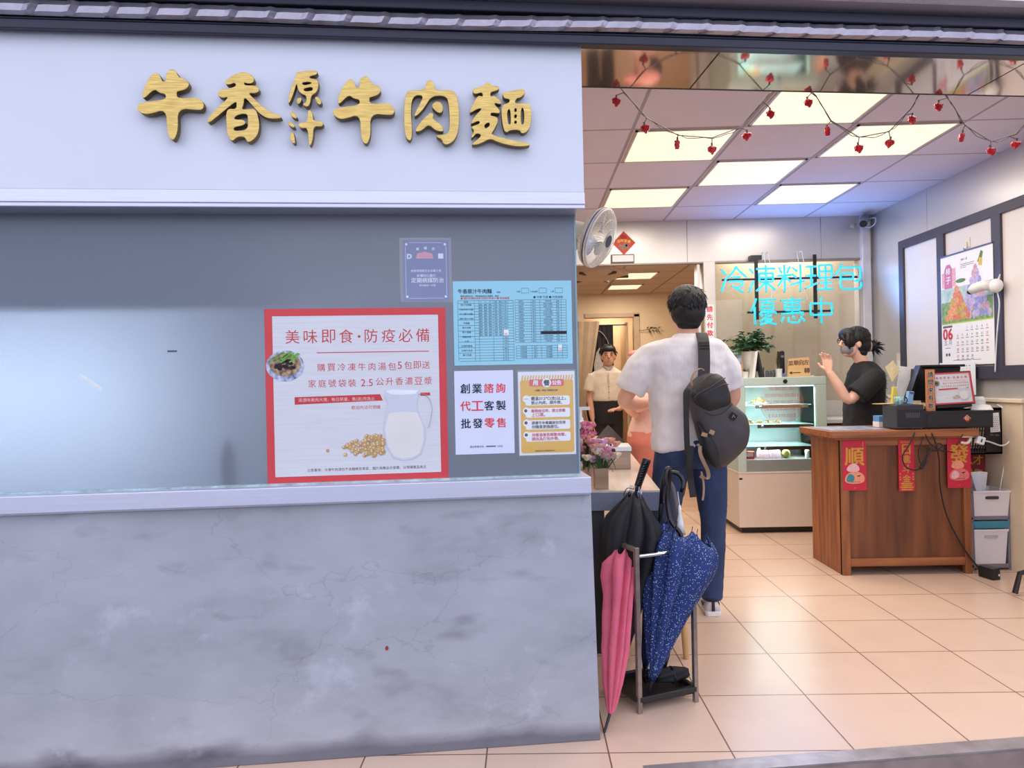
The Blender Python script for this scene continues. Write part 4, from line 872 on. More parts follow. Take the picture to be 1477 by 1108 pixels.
# foot of a stand at the right edge
o = thing('sign_stand', 'black standing post whose low slanting foot shows at the right edge of the floor', 'stand', (2.93, 3.93, 0))
MB().tube([(-.165, 0, .012), (-.135, 0, .125), (0, 0, .16)], [.015, .014, .014], 8).build('leg', M_black, o)
MB().tube([(.10, -.13, .012), (.07, -.10, .125), (0, 0, .16)], [.015, .014, .014], 8).build('leg', M_black, o)
MB().tube([(.10, .13, .012), (.07, .10, .125), (0, 0, .16)], [.015, .014, .014], 8).build('leg', M_black, o)
MB().cyl((0, 0, .15), (0, 0, .9), .014, n=12).build('pole', M_black, o)
# ------------------------------------------------------------------ cake display case
M_green = mat('pale_sage_enamel', (190, 206, 192), 0.3, var=.02); M_cream = mat('cream_enamel', (226, 210, 194), 0.35, var=.02)
dc = thing('display_case', 'pale green glass-fronted cake display case on a cream base', 'display case', (1.735, 5.60, 0))
CW, CD = .725, .56
MB().bx(.03, CW - .03, .04, CD - .03, 0, .05).build('plinth', M_black, dc)
MB().bx(0, CW, 0, CD, .05, .492).build('base', M_cream, dc, bevel=.004)
MB().bx(-.003, CW + .003, -.004, CD, .492, .502).build('trim_strip', mat('cream_trim', (232, 224, 210), 0.3), dc)
MB().bx(.004, .03, -.0015, .0, .44, .455).build('lock', M_black, dc)
MB().bx(0, .068, 0, .05, .502, 1.205).build('post', M_green, dc, bevel=.004)
MB().bx(CW - .085, CW, 0, .05, .502, 1.205).build('post', M_green, dc, bevel=.004)
MB().bx(0, .03, CD - .03, CD, .502, 1.205).build('post', M_green, dc); MB().bx(CW - .03, CW, CD - .03, CD, .502, 1.205).build('post', M_green, dc)
MB().bx(.03, CW - .03, CD - .012, CD, .502, 1.205).build('back_panel', mat('pale_grey_liner', (206, 214, 212), 0.25), dc)
MB().bx(0, CW, 0, CD, 1.205, 1.272).build('top', M_green, dc, bevel=.005)
MB().bx(.068, CW - .085, .004, CD - .02, .502, .60).build('well', mat('grey_steel_well', (176, 186, 182), 0.3, .5), dc, bevel=.003)
MB().cyl((.392, .001, 1.236), (.392, -.006, 1.236), .0175, n=24).build('knob', M_black, dc)
glm = bpy.data.materials.new('case_glass'); glm.use_nodes = True; N = glm.node_tree.nodes; L = glm.node_tree.links
for n in list(N): N.remove(n)
out = N.new('ShaderNodeOutputMaterial'); ta = N.new('ShaderNodeBsdfTransparent'); ta.inputs[0].default_value = (.93, .97, .97, 1); ga = N.new('ShaderNodeBsdfGlossy'); ga.inputs['Roughness'].default_value = 0.03
fr = N.new('ShaderNodeFresnel'); fr.inputs[0].default_value = 1.5; mxs = N.new('ShaderNodeMixShader')
L.new(fr.outputs[0], mxs.inputs[0]); L.new(ta.outputs[0], mxs.inputs[1]); L.new(ga.outputs[0], mxs.inputs[2]); L.new(mxs.outputs[0], out.inputs[0])
MB().bx(.068, CW - .085, .012, .016, .60, 1.205).build('front_glass', glm, dc)
MB().bx(.002, .012, .05, CD - .03, .502, 1.205).build('side_panel', M_green, dc); MB().bx(CW - .008, CW - .004, .05, CD - .03, .502, 1.205).build('side_glass', glm, dc)
M_sglass = mat('frosty_shelf_glass', (196, 226, 228), 0.15, var=.02)
M_rail = mat('bronze_shelf_rail', (120, 88, 70), 0.3, .6)
for z, d0 in ((1.035, .16), (.872, .12), (.695, .06)):
    MB().bx(.05, CW - .06, d0, CD - .03, z, z + .007).build('shelf', M_sglass, dc)
    r = MB().bx(.20, CW - .085, d0 - .006, d0, z - .022, z + .006).build('shelf_rail', M_rail, dc)
    MB().ell((.24, d0 - .008, z - .008), .012, .004, .009).build('price_clip', M_chrome, r, smooth=True)
    MB().bx(.045, .055, d0 - .03, CD - .05, z - .018, z).build('bracket', M_steel, dc)
MB().bx(.08, CW - .09, .03, .05, 1.192, 1.204).build('lamp_strip', mat('cool_strip', (240, 250, 250), .5, emit=(.9, 1, .97), estr=1.2), dc)
area_lamp('lamp_light', (CW / 2, .10, 1.19), .5, .10, 6.0, (.88, 1.0, .95), parent=dc)
area_lamp('lamp_light', (CW / 2, .28, .86), .5, .06, 2.0, (.92, 1.0, .98), parent=dc)  # lamps assumed under each shelf, added here and below to brighten the case
area_lamp('lamp_light', (CW / 2, .10, .685), .5, .04, 1.6, (.95, 1.0, 1.0), parent=dc)
area_lamp('lamp_light', (CW / 2, .30, 1.025), .5, .06, 1.6, (.92, 1.0, .98), parent=dc)
# red round print on the glass
g = MB(); cx, cz, rr0 = .366, 1.062, .176
ring = [(cx + rr0 * math.cos(2 * PI * i / 48), .0105, cz + rr0 * .97 * math.sin(2 * PI * i / 48)) for i in range(48)]
g.tube(ring, .0035, 5, closed=True, flat=.3)
for k in range(5):
    z = cz + .115 - .055 * k; w_ = math.sqrt(max(0, .150 ** 2 - (z - cz) ** 2)); nb = max(2, int(w_ / .022))
    for i in range(-nb, nb + 1):
        x = cx + i * w_ / nb * .92
        for q_, (dx, dz, sx, sz) in enumerate(((-.006, 0, .003, .030), (.006, 0, .003, .026), (0, .009, .016, .003), (0, -.006, .015, .003))):
            if (i * 7 + k * 3 + q_) % 5: g.bx(x + dx - sx / 2, x + dx + sx / 2, .0102, .0108, z + dz - sz / 2, z + dz + sz / 2)
pm_ = bpy.data.materials.new('faded_red_print'); pm_.use_nodes = True; N, L, b = nodes_of(pm_)
nz = N.new('ShaderNodeTexNoise'); nz.inputs['Scale'].default_value = 60; cr = N.new('ShaderNodeValToRGB'); cr.color_ramp.elements[0].color = (*lin((206, 92, 78)), 1); cr.color_ramp.elements[1].color = (*lin((224, 128, 110)), 1)
L.new(nz.outputs['Fac'], cr.inputs[0]); L.new(cr.outputs[0], b.inputs['Base Color']); b.inputs['Alpha'].default_value = .5
g.build('round_print', pm_, dc)
g = MB().poly([(cx + .172 * math.cos(2 * PI * i / 40), cz + .166 * math.sin(2 * PI * i / 40)) for i in range(40)], .0112)
pm2 = pm_.copy(); pm2.node_tree.nodes['Principled BSDF'].inputs['Alpha'].default_value = .20; pm2.name = 'faint_red_film'
g.build('print_film', pm2, dc)
# food in the case
def dish(name, label, cat, loc, cols, r=.05, n=16, group=None, plate=True, seed=1, h=.03, flatx=1.0):
    o = thing(name, label, cat, loc, 0, group); q = random.Random(seed)
    if plate: MB().lathe([(.0, 0), (r * .6, .0), (r, .012), (r * 1.02, .014), (r * .6, .004), (0, .004)], 20, cap=False).build('plate', M_white, o, smooth=True)
    for ci, c in enumerate(cols):
        g = MB()
        for i in range(n):
            a = q.uniform(0, 2 * PI); d = r * .8 * math.sqrt(q.random())
            g.ell((d * math.cos(a) * flatx, d * math.sin(a), .012 + h * (1 - d / r) * q.random()), q.uniform(.007, .014), q.uniform(.007, .014), q.uniform(.005, .011), 7, 5)
        g.build('topping' if ci else 'filling', c, o, smooth=True)
    return o
M_lettuce = mat('lettuce', (150, 186, 90), .5, var=.3, scale=60); M_carrot = mat('carrot_orange', (226, 130, 70), .5, var=.2, scale=60); M_egg = mat('egg_cream', (236, 214, 160), .5, var=.1, scale=60); M_pastry = mat('baked_pastry', (206, 146, 84), .5, var=.3, scale=50); M_redfood = mat('tomato_red', (206, 66, 50), .4, var=.2, scale=60)
CX, CY = 1.735, 5.60
dish('salad', 'green salad plate at the left end of the top case shelf', 'salad', (CX + .12, CY + .30, 1.042), (M_lettuce, M_carrot, M_egg), .058, 22, 'salads in the case', seed=2)
dish('salad', 'larger orange and green salad plate in the middle of the top case shelf', 'salad', (CX + .27, CY + .28, 1.042), (M_lettuce, M_carrot, M_egg, M_redfood), .075, 24, 'salads in the case', seed=3, h=.05)
for i in range(5):
    dish('pastry', ('golden pastry, %s from the left on the middle case shelf' % ('first', 'second', 'third', 'fourth', 'fifth')[i]), 'pastry', (CX + .10 + .075 * i, CY + .22, .879), (M_pastry, M_egg), .032, 10, 'pastries on the middle shelf', False, 10 + i, .03)
o = thing('red_carton', 'red carton at the bottom left of the display case', 'carton', (CX + .115, CY + .08, .60)); MB().bx(-.04, .045, 0, .06, 0, .06).build('box', M_redfood, o, bevel=.003); MB().bx(-.03, .035, -.0008, 0, .02, .05).build('white_print', mat('pink_white_print', (232, 200, 200), .5), o)
for i, (x, w_, lab) in enumerate(((.235, .085, 'pink paper packet beside the red carton in the case bottom'), (.335, .085, 'pink paper packet right of another, in the case bottom'))):
    o = thing('paper_packet', lab, 'packet', (CX + x, CY + .10, .60), .1 * i, 'pink packets in the case bottom')
    MB().loft([[(-w_ / 2, -.03, 0), (w_ / 2, -.03, 0), (w_ / 2, .04, 0), (-w_ / 2, .04, 0)], [(-w_ / 2, -.012, .05), (w_ / 2, -.012, .05), (w_ / 2, .03, .05), (-w_ / 2, .03, .05)], [(-w_ / 2.2, .006, .082), (w_ / 2.2, .006, .082), (w_ / 2.2, .01, .082), (-w_ / 2.2, .01, .082)]]).build('wrap', mat('pink_wrap', (232, 188, 206), .5, var2=(240, 222, 230), scale=40), o, bevel=.003)
o = thing('fruit', 'yellow-green fruit at the right of the pink packets in the case', 'fruit', (CX + .425, CY + .10, .60)); MB().ell((0, 0, .036), .034, .034, .036).build('flesh', mat('pomelo_green', (178, 176, 90), .5, var=.15), o, smooth=True); MB().cyl((0, 0, .068), (.004, 0, .082), .004, n=6).build('stem', mat('stalk_brown', (110, 84, 50), .7), o)
o = thing('jar', 'small white jar at the right end of the case bottom', 'jar', (CX + .60, CY + .10, .60)); MB().lathe([(.016, 0), (.018, .004), (.018, .06), (.012, .068)], 16).build('body', M_white, o, smooth=True); MB().lathe([(.014, .066), (.014, .086), (0, .087)], 16, cap=False).build('lid', mat('beige_lid', (214, 190, 160), .5), o)

# things on top of the case
T2 = 1.272
M_pot = mat('white_ceramic', (234, 228, 222), .35, var=.02); M_soil = mat('dark_soil', (58, 44, 34), .9, var=.4, scale=80)
def leaf_mesh(g, base, d, ln, wd, up=Vector((0, 0, 1)), droop=.3):
    d = d.normalized(); s_ = d.cross(up)
    s_ = s_.normalized() if s_.length > 1e-4 else Vector((1, 0, 0)); nrm = s_.cross(d)
    P = [(0, 0), (.25, .75), (.55, 1), (.85, .6), (1, 0)]
    L_, R__ = [], []
    for t, w_ in P:
        c = base + d * (ln * t) - nrm * 0 + Vector((0, 0, -droop * ln * t * t))
        L_.append(c - s_ * (wd * w_) + nrm * (wd * .25 * w_)); R__.append(c + s_ * (wd * w_) + nrm * (wd * .25 * w_))
    k = len(g.v); g.v += [tuple(p) for p in L_] + [tuple(p) for p in R__]
    mid = [tuple((a + b_) / 2 - nrm * (wd * .2)) for a, b_ in zip(L_, R__)]; k2 = len(g.v); g.v += mid
    n = len(P)
    for i in range(n - 1): g.f.append((k + i, k2 + i, k2 + i + 1, k + i + 1)); g.f.append((k2 + i, k + n + i, k + n + i + 1, k2 + i + 1))
o = thing('potted_plant', 'bushy round-leaved green plant in a white pot on the display case', 'plant', (1.935, 5.86, T2))
MB().lathe([(.050, 0), (.054, .004), (.074, .215), (.077, .222), (.070, .222), (.066, .20), (0, .20)], 24, cap=False).build('pot', M_pot, o, smooth=True)
MB().disc(0, 0, .066, 0).lathe([(0, .205), (.066, .205), (.066, .20)], 20, cap=False).build('soil', M_soil, o)
q = random.Random(5); lf = MB(); st_ = MB(); lf2 = MB()
tips = []
for i in range(46):
    a = q.uniform(0, 2 * PI); rr = q.uniform(.03, .20); zz = .28 + q.uniform(-.02, .14) - rr * .25
    tip = Vector((rr * math.cos(a) * 1.05, rr * .75 * math.sin(a), zz)); base = Vector((.02 * math.cos(a), .02 * math.sin(a), .20))
    midp = (base + tip) / 2 + Vector((0, 0, .04)); pts = spline([base, midp, tip], 5); st_.tube(pts, .0022, 5)
    for k, p in enumerate(pts[3:]):
        for m_ in range(2):
            aa = a + q.uniform(-1.8, 1.8); d = Vector((math.cos(aa), math.sin(aa), q.uniform(-.2, .7)))
            leaf_mesh(lf if q.random() < .6 else lf2, Vector(p), d, q.uniform(.034, .05), q.uniform(.016, .023))
lf.build('foliage', mat('deep_green_leaf', (72, 122, 80), .45, var=.3, scale=40), o, smooth=True); lf2.build('pale_foliage', mat('pale_green_leaf', (136, 176, 142), .45, var=.25, scale=40), o, smooth=True); st_.build('stems', mat('brown_stem', (88, 74, 50), .7), o)
o = thing('brochure_stand', 'wood-backed stand of leaflets left of the plant on the case', 'leaflet stand', (1.79, 5.80, T2))
MB().prism([(-.06, 0), (.075, 0), (.05, .20), (-.06, .20)], .0, .012).build('back', wood_mat('honey_wood', (196, 142, 86), (222, 172, 112), (5, 5, .6)), o)
MB().bx(-.07, .045, -.016, -.004, .05, .225).build('leaflets', mat('leaflet_print', (186, 200, 216), .5, var2=(52, 66, 92), scale=28), o); MB().bx(-.07, .047, -.018, -.003, .19, .226).build('green_header', mat('green_print', (70, 130, 76), .5), o); g = MB(); text(g, '六合夜市', -.02, .208, w=.075, y=-.0186, bold=.02); g.build('white_lettering', M_paper, o)
o = thing('table_sign', 'white folding tent sign with a dark leg standing before the plant pot', 'sign', (1.945, 5.715, T2))
MB().prism([(-.050, 0), (-.028, 0), (.002, .215), (-.018, .215)], -.01, .10).build('panel', M_pot, o); MB().prism([(.030, 0), (.052, 0), (.010, .215), (-.008, .215)], -.008, .10).build('panel', M_black, o)
for (x, lab, s_) in ((1.872, 'tiny spiky succulent in a white pot left of the tent sign', 4), (1.975, 'tiny brown-green succulent in a white pot behind the tent sign', 9)):
    o = thing('potted_succulent', lab, 'plant', (x + .0, 5.80 if s_ == 4 else 5.80, T2), 0, 'small succulents on the case')
    MB().lathe([(.022, 0), (.026, .05), (.028, .052), (.0, .046)], 16, cap=False).build('pot', M_pot, o, smooth=True)
    q = random.Random(s_); g = MB()
    for i in range(22):
        a = q.uniform(0, 6.28); leaf_mesh(g, Vector((.008 * math.cos(a), .008 * math.sin(a), .046)), Vector((math.cos(a), math.sin(a), q.uniform(.5, 2.2))), q.uniform(.03, .05), .004, droop=.1)
    g.build('leaves', mat('succulent_leaf_%d' % s_, ((64, 92, 62), (122, 108, 56))[s_ == 9], .5, var=.2), o)
o = thing('potted_cypress', 'tiny cone-shaped cypress in a white pot beside the black phone', 'plant', (2.150, 5.80, T2))
MB().lathe([(.026, 0), (.030, .066), (.032, .07), (0, .06)], 18, cap=False).build('pot', M_pot, o, smooth=True)
q = random.Random(8); g = MB()
for i in range(170):
    t = q.random(); a = q.uniform(0, 6.28); r = (.028 * math.sin(PI * min(1, .18 + t * .82)) * (1.05 - .55 * t)) * q.uniform(.7, 1.1); z = .07 + .135 * t
    leaf_mesh(g, Vector((r * .5 * math.cos(a), r * .5 * math.sin(a), z)), Vector((math.cos(a), math.sin(a), 1.5)), .016, .004, droop=0)
g.tube([(0, 0, .06), (0, 0, .21)], [.014, .002], 8).build('foliage', mat('olive_needles', (74, 76, 44), .6, var=.3, scale=60), o)
o = thing('cordless_phone', 'black cordless phone standing upright on a blue and white base', 'phone', (2.195, 5.84, T2))
MB().bx(-.022, .022, -.02, .025, 0, .030).build('base', mat('blue_white_base', (120, 136, 190), .4, var=.2), o, bevel=.004)
MB().prism(rrect(-.0195, .0195, .03, .222, .015), -.012, .014).build('handset', M_black, o, bevel=.004); MB().bx(-.012, .012, -.0135, -.012, .165, .185).build('display', mat('grey_display', (110, 112, 122), .3), o)
o = thing('card_box', 'clear acrylic card box holding black and white cards on the case', 'card box', (2.065, 5.80, T2))
MB().bx(-.045, .045, -.02, .02, 0, .004).bx(-.045, .045, -.022, -.020, 0, .06).bx(-.045, -.043, -.02, .02, 0, .085).bx(.043, .045, -.02, .02, 0, .06).build('box', glm, o)
g = MB()
for i in range(5): g.bx(-.022 + .012 * i, -.016 + .012 * i, -.015, .015, .004, .055)
g.build('cards', mat('black_white_cards', (40, 40, 44), .5, var2=(214, 214, 214), scale=90), o)
o = thing('wooden_sign', 'light wooden plank sign with brown handwritten characters and a left arrow', 'sign', (2.305, 5.75, T2))
MB().prism([(-.098, 0), (.092, 0), (.084, .162), (-.092, .150)], 0, .014).build('board', wood_mat('light_maple', (214, 168, 112), (226, 186, 132), (.7, 5, 7)), o, bevel=.002)
g = MB()
for i, c in enumerate('菜單向左'): text(g, c, -.072 + .044 * i, .112 + .003 * i, w=.041, y=-.0008, bold=.012, rot=.05)
text(g, '轉', .062, .050, w=.046, y=-.0008, bold=.012)
g.prism([(-.088, .033), (-.062, .048), (-.062, .037), (.008, .038), (.008, .031), (-.062, .030), (-.062, .018)], -.0012, 0)
g.build('brown_lettering', mat('dark_brown_paint', (74, 48, 30), .6), o)
o = thing('tray', 'thin cream tray edge lying at the right end of the case top', 'tray', (2.40, 5.93, T2)); MB().bx(-.07, .06, -.10, .10, 0, .012).build('body', M_pot, o, bevel=.003); MB().bx(-.06, .05, -.09, .09, .012, .016).build('liner', mat('brown_liner', (110, 84, 66), .6), o)

# back worktop right of the case
o = thing('worktop', 'wood-fronted back worktop with a dark edge between case and counter', 'worktop', (2.80, 5.95, 0))
MB().bx(-.30, .25, -.16, .22, 0, .86).build('cabinet', mat('pine_front', (208, 170, 126), .5, var=.06), o); MB().bx(-.31, .25, -.17, .22, .86, .875).build('dark_edge', M_black, o); MB().bx(-.31, .25, -.18, .22, .875, .91).build('top', M_pot, o, bevel=.003)

# ------------------------------------------------------------------ neon sign in front of the inner window
NEON = {
 '冷': [[(5, 15), (22, 34)], [(4, 95), (16, 62), (24, 45)], [(60, 5), (50, 25), (28, 45)], [(60, 8), (78, 28), (98, 45)], [(45, 43), (74, 43)], [(34, 58), (86, 58), (80, 72), (62, 82)], [(45, 74), (84, 97)]],
 '凍': [[(5, 15), (18, 32)], [(2, 96), (18, 60)], [(30, 16), (97, 16)], [(40, 32), (90, 32), (90, 62), (40, 62), (40, 32)], [(40, 47), (90, 47)], [(64, 3), (64, 98)], [(60, 64), (46, 80), (28, 94)], [(68, 64), (82, 80), (98, 92)]],
 '料': [[(4, 42), (52, 40)], [(28, 4), (28, 99)], [(8, 14), (18, 32)], [(48, 10), (38, 32)], [(26, 45), (6, 76)], [(30, 45), (50, 64)], [(58, 14), (74, 28)], [(54, 36), (72, 50)], [(52, 74), (100, 62)], [(86, 3), (86, 98)]],
 '理': [[(4, 12), (40, 12)], [(4, 44), (38, 44)], [(2, 88), (18, 80), (42, 70)], [(21, 12), (21, 78)], [(50, 8), (96, 8), (96, 52), (50, 52), (50, 8)], [(50, 30), (96, 30)], [(73, 8), (73, 92)], [(52, 70), (96, 70)], [(42, 92), (100, 92)]],
 '包': [[(28, 3), (20, 24), (4, 42)], [(22, 20), (96, 16), (96, 52), (90, 66), (72, 66)], [(24, 40), (70, 38), (70, 58), (24, 58)], [(24, 38), (24, 84), (32, 94), (86, 94), (98, 88), (98, 70)]],
 '優': [[(24, 3), (16, 28), (2, 50)], [(18, 34), (18, 99)], [(34, 8), (98, 8)], [(66, 8), (62, 20)], [(44, 20), (88, 20), (88, 46), (44, 46), (44, 20)], [(44, 33), (88, 33)], [(36, 64), (40, 54), (96, 54), (98, 64)], [(46, 62), (42, 72)], [(56, 60), (58, 70), (76, 70), (80, 62)], [(64, 58), (70, 64)], [(58, 74), (36, 90)], [(50, 80), (86, 80), (70, 92), (36, 100)], [(54, 84), (74, 94), (98, 99)]],
 '惠': [[(10, 12), (90, 12)], [(22, 23), (78, 23), (78, 49), (22, 49), (22, 23)], [(22, 36), (78, 36)], [(50, 2), (50, 60)], [(8, 62), (92, 58)], [(76, 54), (92, 68)], [(18, 72), (8, 92)], [(34, 72), (36, 90), (46, 94), (74, 94), (78, 82)], [(50, 70), (60, 82)], [(80, 72), (96, 90)]],
 '中': [[(10, 26), (90, 26), (90, 68), (10, 68), (10, 26)], [(50, 2), (50, 100)]],
}
M_neon = mat('lit_cyan_tube', (20, 110, 130), .3, emit=(0.045, 0.74, 0.88), estr=0.92, var=.01)
ns = thing('neon_sign', 'glowing cyan two-row neon sign hung before the inner window', 'neon sign', (2.385, 6.10, 1.74))
def neon_char(c, x, z, w_, h_):
    g = MB()
    for stq in NEON[c]:
        P = [(x + p[0] / 100 * w_, 0, z + h_ - p[1] / 100 * h_) for p in stq]
        closed = len(P) > 3 and P[0] == P[-1]
        # soften corners
        Q = [Vector(P[0])]
        for i in range(1, len(P) - 1):
            a, b_, c_ = Vector(P[i - 1]), Vector(P[i]), Vector(P[i + 1]); e1 = (a - b_); e2 = (c_ - b_); rr = min(.014, e1.length / 3, e2.length / 3)
            Q += [b_ + e1.normalized() * rr, b_ + (e1.normalized() + e2.normalized()) * rr * .3, b_ + e2.normalized() * rr]
        Q.append(Vector(P[-1]))
        g.tube(Q, .0098, 8)
    o = g.build('tube_character', M_neon, ns, smooth=True)
    gb = MB()
    for stq in NEON[c]:
        for p in (stq[0], stq[-1]):
            px_, pz_ = x + p[0] / 100 * w_, z + h_ - p[1] / 100 * h_
            gb.cyl((px_, .004, pz_), (px_, .022, pz_), .0035, n=6)
    gb.build('tube_supports', M_black, o)
for i, c in enumerate('冷凍料理包'): neon_char(c, -.625 + .2515 * i, .285, .242, .252)
for i, c in enumerate('優惠中'): neon_char(c, -.365 + .255 * i, .0, .235, .242)
MB().bx(-.60, .60, .022, .034, .40, .418).build('bar', M_black, ns); MB().bx(-.38, .38, .022, .034, .105, .123).build('bar', M_black, ns)
MB().bx(-.305, -.275, .034, .046, .05, .62).build('bar', M_black, ns); MB().bx(.215, .245, .034, .046, .05, .62).build('bar', M_black, ns)
MB().bx(-.338, -.240, .03, .10, .585, .625).build('wall_bracket', M_black, ns); MB().bx(.182, .278, .03, .10, .585, .625).build('wall_bracket', M_black, ns)
for x in (-.215, -.175, .08, .125):
    MB().tube(spline([(x, .06, .66), (x - .004, .03, .60), (x + .002, .01, .53)]), .0025, 6).cyl((x, .06, .655), (x, .10, .655), .004, n=6).build('cable', M_white, ns)
MB().tube(spline([(-.17, .012, .30), (-.165, .012, .27), (-.175, .01, .235)]), .003, 6).tube(spline([(.125, .012, .30), (.14, .014, .26), (.15, .01, .22)]), .003, 6).build('cable', M_white, ns)
area_lamp('lamp_light', (0, -.02, .28), 1.2, .5, 14.0, (0.14, 0.36, 1.0), (PI / 2 * 1.0, 0, 0), ns).rotation_euler = (PI / 2 + .5, 0, PI)
ns.children[-1].rotation_euler = (-PI / 2 - .4, 0, 0)

# ------------------------------------------------------------------ back wall pieces
o = thing('notice', 'narrow white strip with four red characters on the post', 'notice', (1.688, YB - .0125, 1.79)); MB().bx(-.036, .036, -.0012, 0, -.17, .15).build('paper', M_paper, o); g = MB()
for i, c in enumerate('請先付款'): text(g, c, 0, .108 - .072 * i, w=.052, y=-.0016, bold=.03)
g.build('red_lettering', M_red, o)
o = thing('spring_couplet', 'orange-red diamond paper with yellow characters above the passage', 'paper charm', (.930, YB - .0005, 2.515))
MB().prism([(-.105, 0), (0, .108), (.105, 0), (0, -.108)], -.002, 0).build('paper', mat('vermilion_paper', (208, 74, 52), .55, var=.06), o); g = MB()
for i, c in enumerate('招財進寶'): text(g, c, -.046 + .031 * i, .014 + (.004, .010, .006, -.002)[i], h=.026, y=-.0026, bold=.03)
g.build('yellow_lettering', mat('yellow_foil', (236, 206, 70), .5), o)
g = MB()
for x, z, r in ((-.03, -.03, .018), (.0, -.04, .022), (.03, -.03, .020), (.012, -.02, .02)): g.disc(x, z, r, -.0024 - r * .01, 12)
g.build('grey_print', mat('grey_print_art', (156, 128, 118), .6, var=.3, scale=60), o)
MB().disc(-.01, .055, .022, -.0024, 12).disc(.016, .05, .014, -.0025, 12).build('red_print', mat('deep_red_art', (186, 40, 36), .6, var=.2, scale=60), o)
o = thing('wall_plate', 'blank white plate in a dark frame under the red diamond paper', 'plate', (.915, YB - .0005, 2.37)); MB().bx(-.105, .105, -.012, 0, -.038, .042).build('frame', mat('dark_bronze_frame', (92, 84, 76), .4, .4), o, bevel=.002); MB().bx(-.092, .097, -.014, -.012, -.025, .033).build('face', M_paper, o)
g = MB()
# security cameras
o = thing('security_camera', 'grey bullet camera in the corner right of the neon sign', 'camera', (3.02, 6.06, 2.62)); M_camg = mat('grey_camera_shell', (140, 142, 156), .4)
MB().cyl((.06, .09, .05), (.02, .06, .03), .012, n=10).cyl((.07, .10, .05), (.06, .09, .05), .035, n=16).build('mount', M_camg, o, smooth=True)
MB().cyl((.03, .05, .045), (-.045, -.075, -.03), .036, n=20).build('body', M_camg, o, smooth=False, bevel=.005)
MB().cyl((-.045, -.075, -.03), (-.048, -.080, -.033), .030, n=20).build('lens', M_black, o); MB().ell((-.09, .02, -.02), .03, .03, .026).build('junction_box', mat('tan_grey_box', (150, 140, 126), .5), o, smooth=True)
MB().tube(spline([(.06, .05, .04), (.085, -.02, .03), (.08, -.03, -.02), (.05, 0, -.045), (.0, .0, -.04)]), .005, 6).build('lead', M_white, o, smooth=True)

# ------------------------------------------------------------------ right wall: framed board, calendar, camera
M_frame = mat('dark_slate_frame', (66, 62, 76), .5, var=.05); M_board = mat('cream_board', (226, 218, 214), .6, var=.02)
bd = thing('notice_board', 'cream board in a wide dark frame on the right wall', 'board', (XW, 5.71, 1.23), -PI / 2)
MB().bx(0, 2.4, -.012, 0, 0, 1.14).build('panel', M_board, bd)
fr_ = MB().bx(0, 2.4, -.03, 0, 1.075, 1.14).bx(0, 2.4, -.03, 0, 0, .085).bx(0, .065, -.03, 0, .085, 1.075)
for x in (.52, 1.12, 1.84): fr_.bx(x, x + .085, -.03, 0, .085, 1.075)
fr_.build('frame', M_frame, bd)
cl = thing('calendar', 'wall calendar with fruit picture above a red 06 month page', 'calendar', (XW - .031, 5.135, 1.33), -PI / 2)
MB().bx(0, .565, -.003, 0, 0, .80).build('page', M_paper, cl); MB().bx(0, .565, -.006, .001, .795, .806).build('metal_strip', mat('blue_grey_strip', (92, 104, 132), .4, .5), cl)
g = MB()
for i in range(14):
    for j in range(8): pass
MB().rect(.004, .561, .305, .46, -.0034).build('grass_print', mat('print_grass', (96, 138, 70), .6, var2=(150, 180, 110), scale=35), cl)
MB().rect(.004, .561, .46, .56, -.0034).build('hill_print', mat('print_hills', (150, 186, 170), .6, var2=(206, 214, 214), scale=18), cl)
MB().rect(.004, .561, .298, .306, -.0036).build('lime_stripe', mat('print_lime', (186, 206, 70), .6), cl)
q = random.Random(12)
def pile(name, cx, z0, rows, dx, dz, rx, rz, mts):
    gs = [MB() for _ in mts]
    for r in range(rows):
        nn = rows - r
        for k in range(nn):
            gs[q.randrange(len(mts))].disc(cx + (k - (nn - 1) / 2) * dx + q.uniform(-.004, .004), z0 + r * dz + q.uniform(-.004, .004), rx * q.uniform(.85, 1.1), -.0038 - .00005 * r - .00001 * k, 12, rz * q.uniform(.9, 1.1))
    for g_, m_ in zip(gs, mts): g_.build(name, m_, cl)
pile('orange_fruit_print', .185, .345, 6, .046, .040, .025, .026, (mat('print_orange', (214, 128, 72), .6, var=.25, scale=50), mat('print_peach', (222, 150, 96), .6, var=.25, scale=50), mat('print_gold', (196, 158, 60), .6, var=.25, scale=50)))
pile('lavender_fruit_print', .385, .350, 8, .040, .046, .021, .028, (mat('print_lavender', (150, 150, 212), .6, var=.25, scale=50), mat('print_lilac', (188, 172, 212), .6, var=.25, scale=50), mat('print_rose', (206, 162, 176), .6, var=.2, scale=50)))
MB().disc(.23, .60, .055, -.0045, 14, .014).poly([(.41, .70), (.45, .70), (.47, .76), (.45, .775)], -.0045).build('leaf_print', mat('print_leaf', (92, 130, 62), .6, var=.2, scale=50), cl)
MB().poly([(.42, .68), (.455, .67), (.46, .72), (.43, .73)], -.0047).build('yellow_print', mat('print_yellow', (222, 186, 80), .6), cl)
MB().poly([(.045, .56), (.135, .56), (.135, .70), (.11, .735), (.07, .735), (.045, .70)], -.0040).build('violet_label', mat('print_violet', (180, 120, 176), .6, var2=(214, 110, 130), scale=10), cl)
MB().rect(.015, .045, .57, .68, -.0040).rect(.135, .175, .57, .70, -.0040).build('pink_panel', mat('print_pink', (226, 170, 178), .6, var=.15, scale=60), cl)
g = MB(); text(g, '柿', .09, .685, h=.05, y=-.0046, bold=.02); text(g, '子', .09, .62, h=.05, y=-.0046, bold=.02); g.build('white_lettering', M_paper, cl)
g = MB(); g.rect(.015, .125, .275, .290, -.0036); text(g, '豐收一夏', .27, .745, w=.07, y=-.0036)
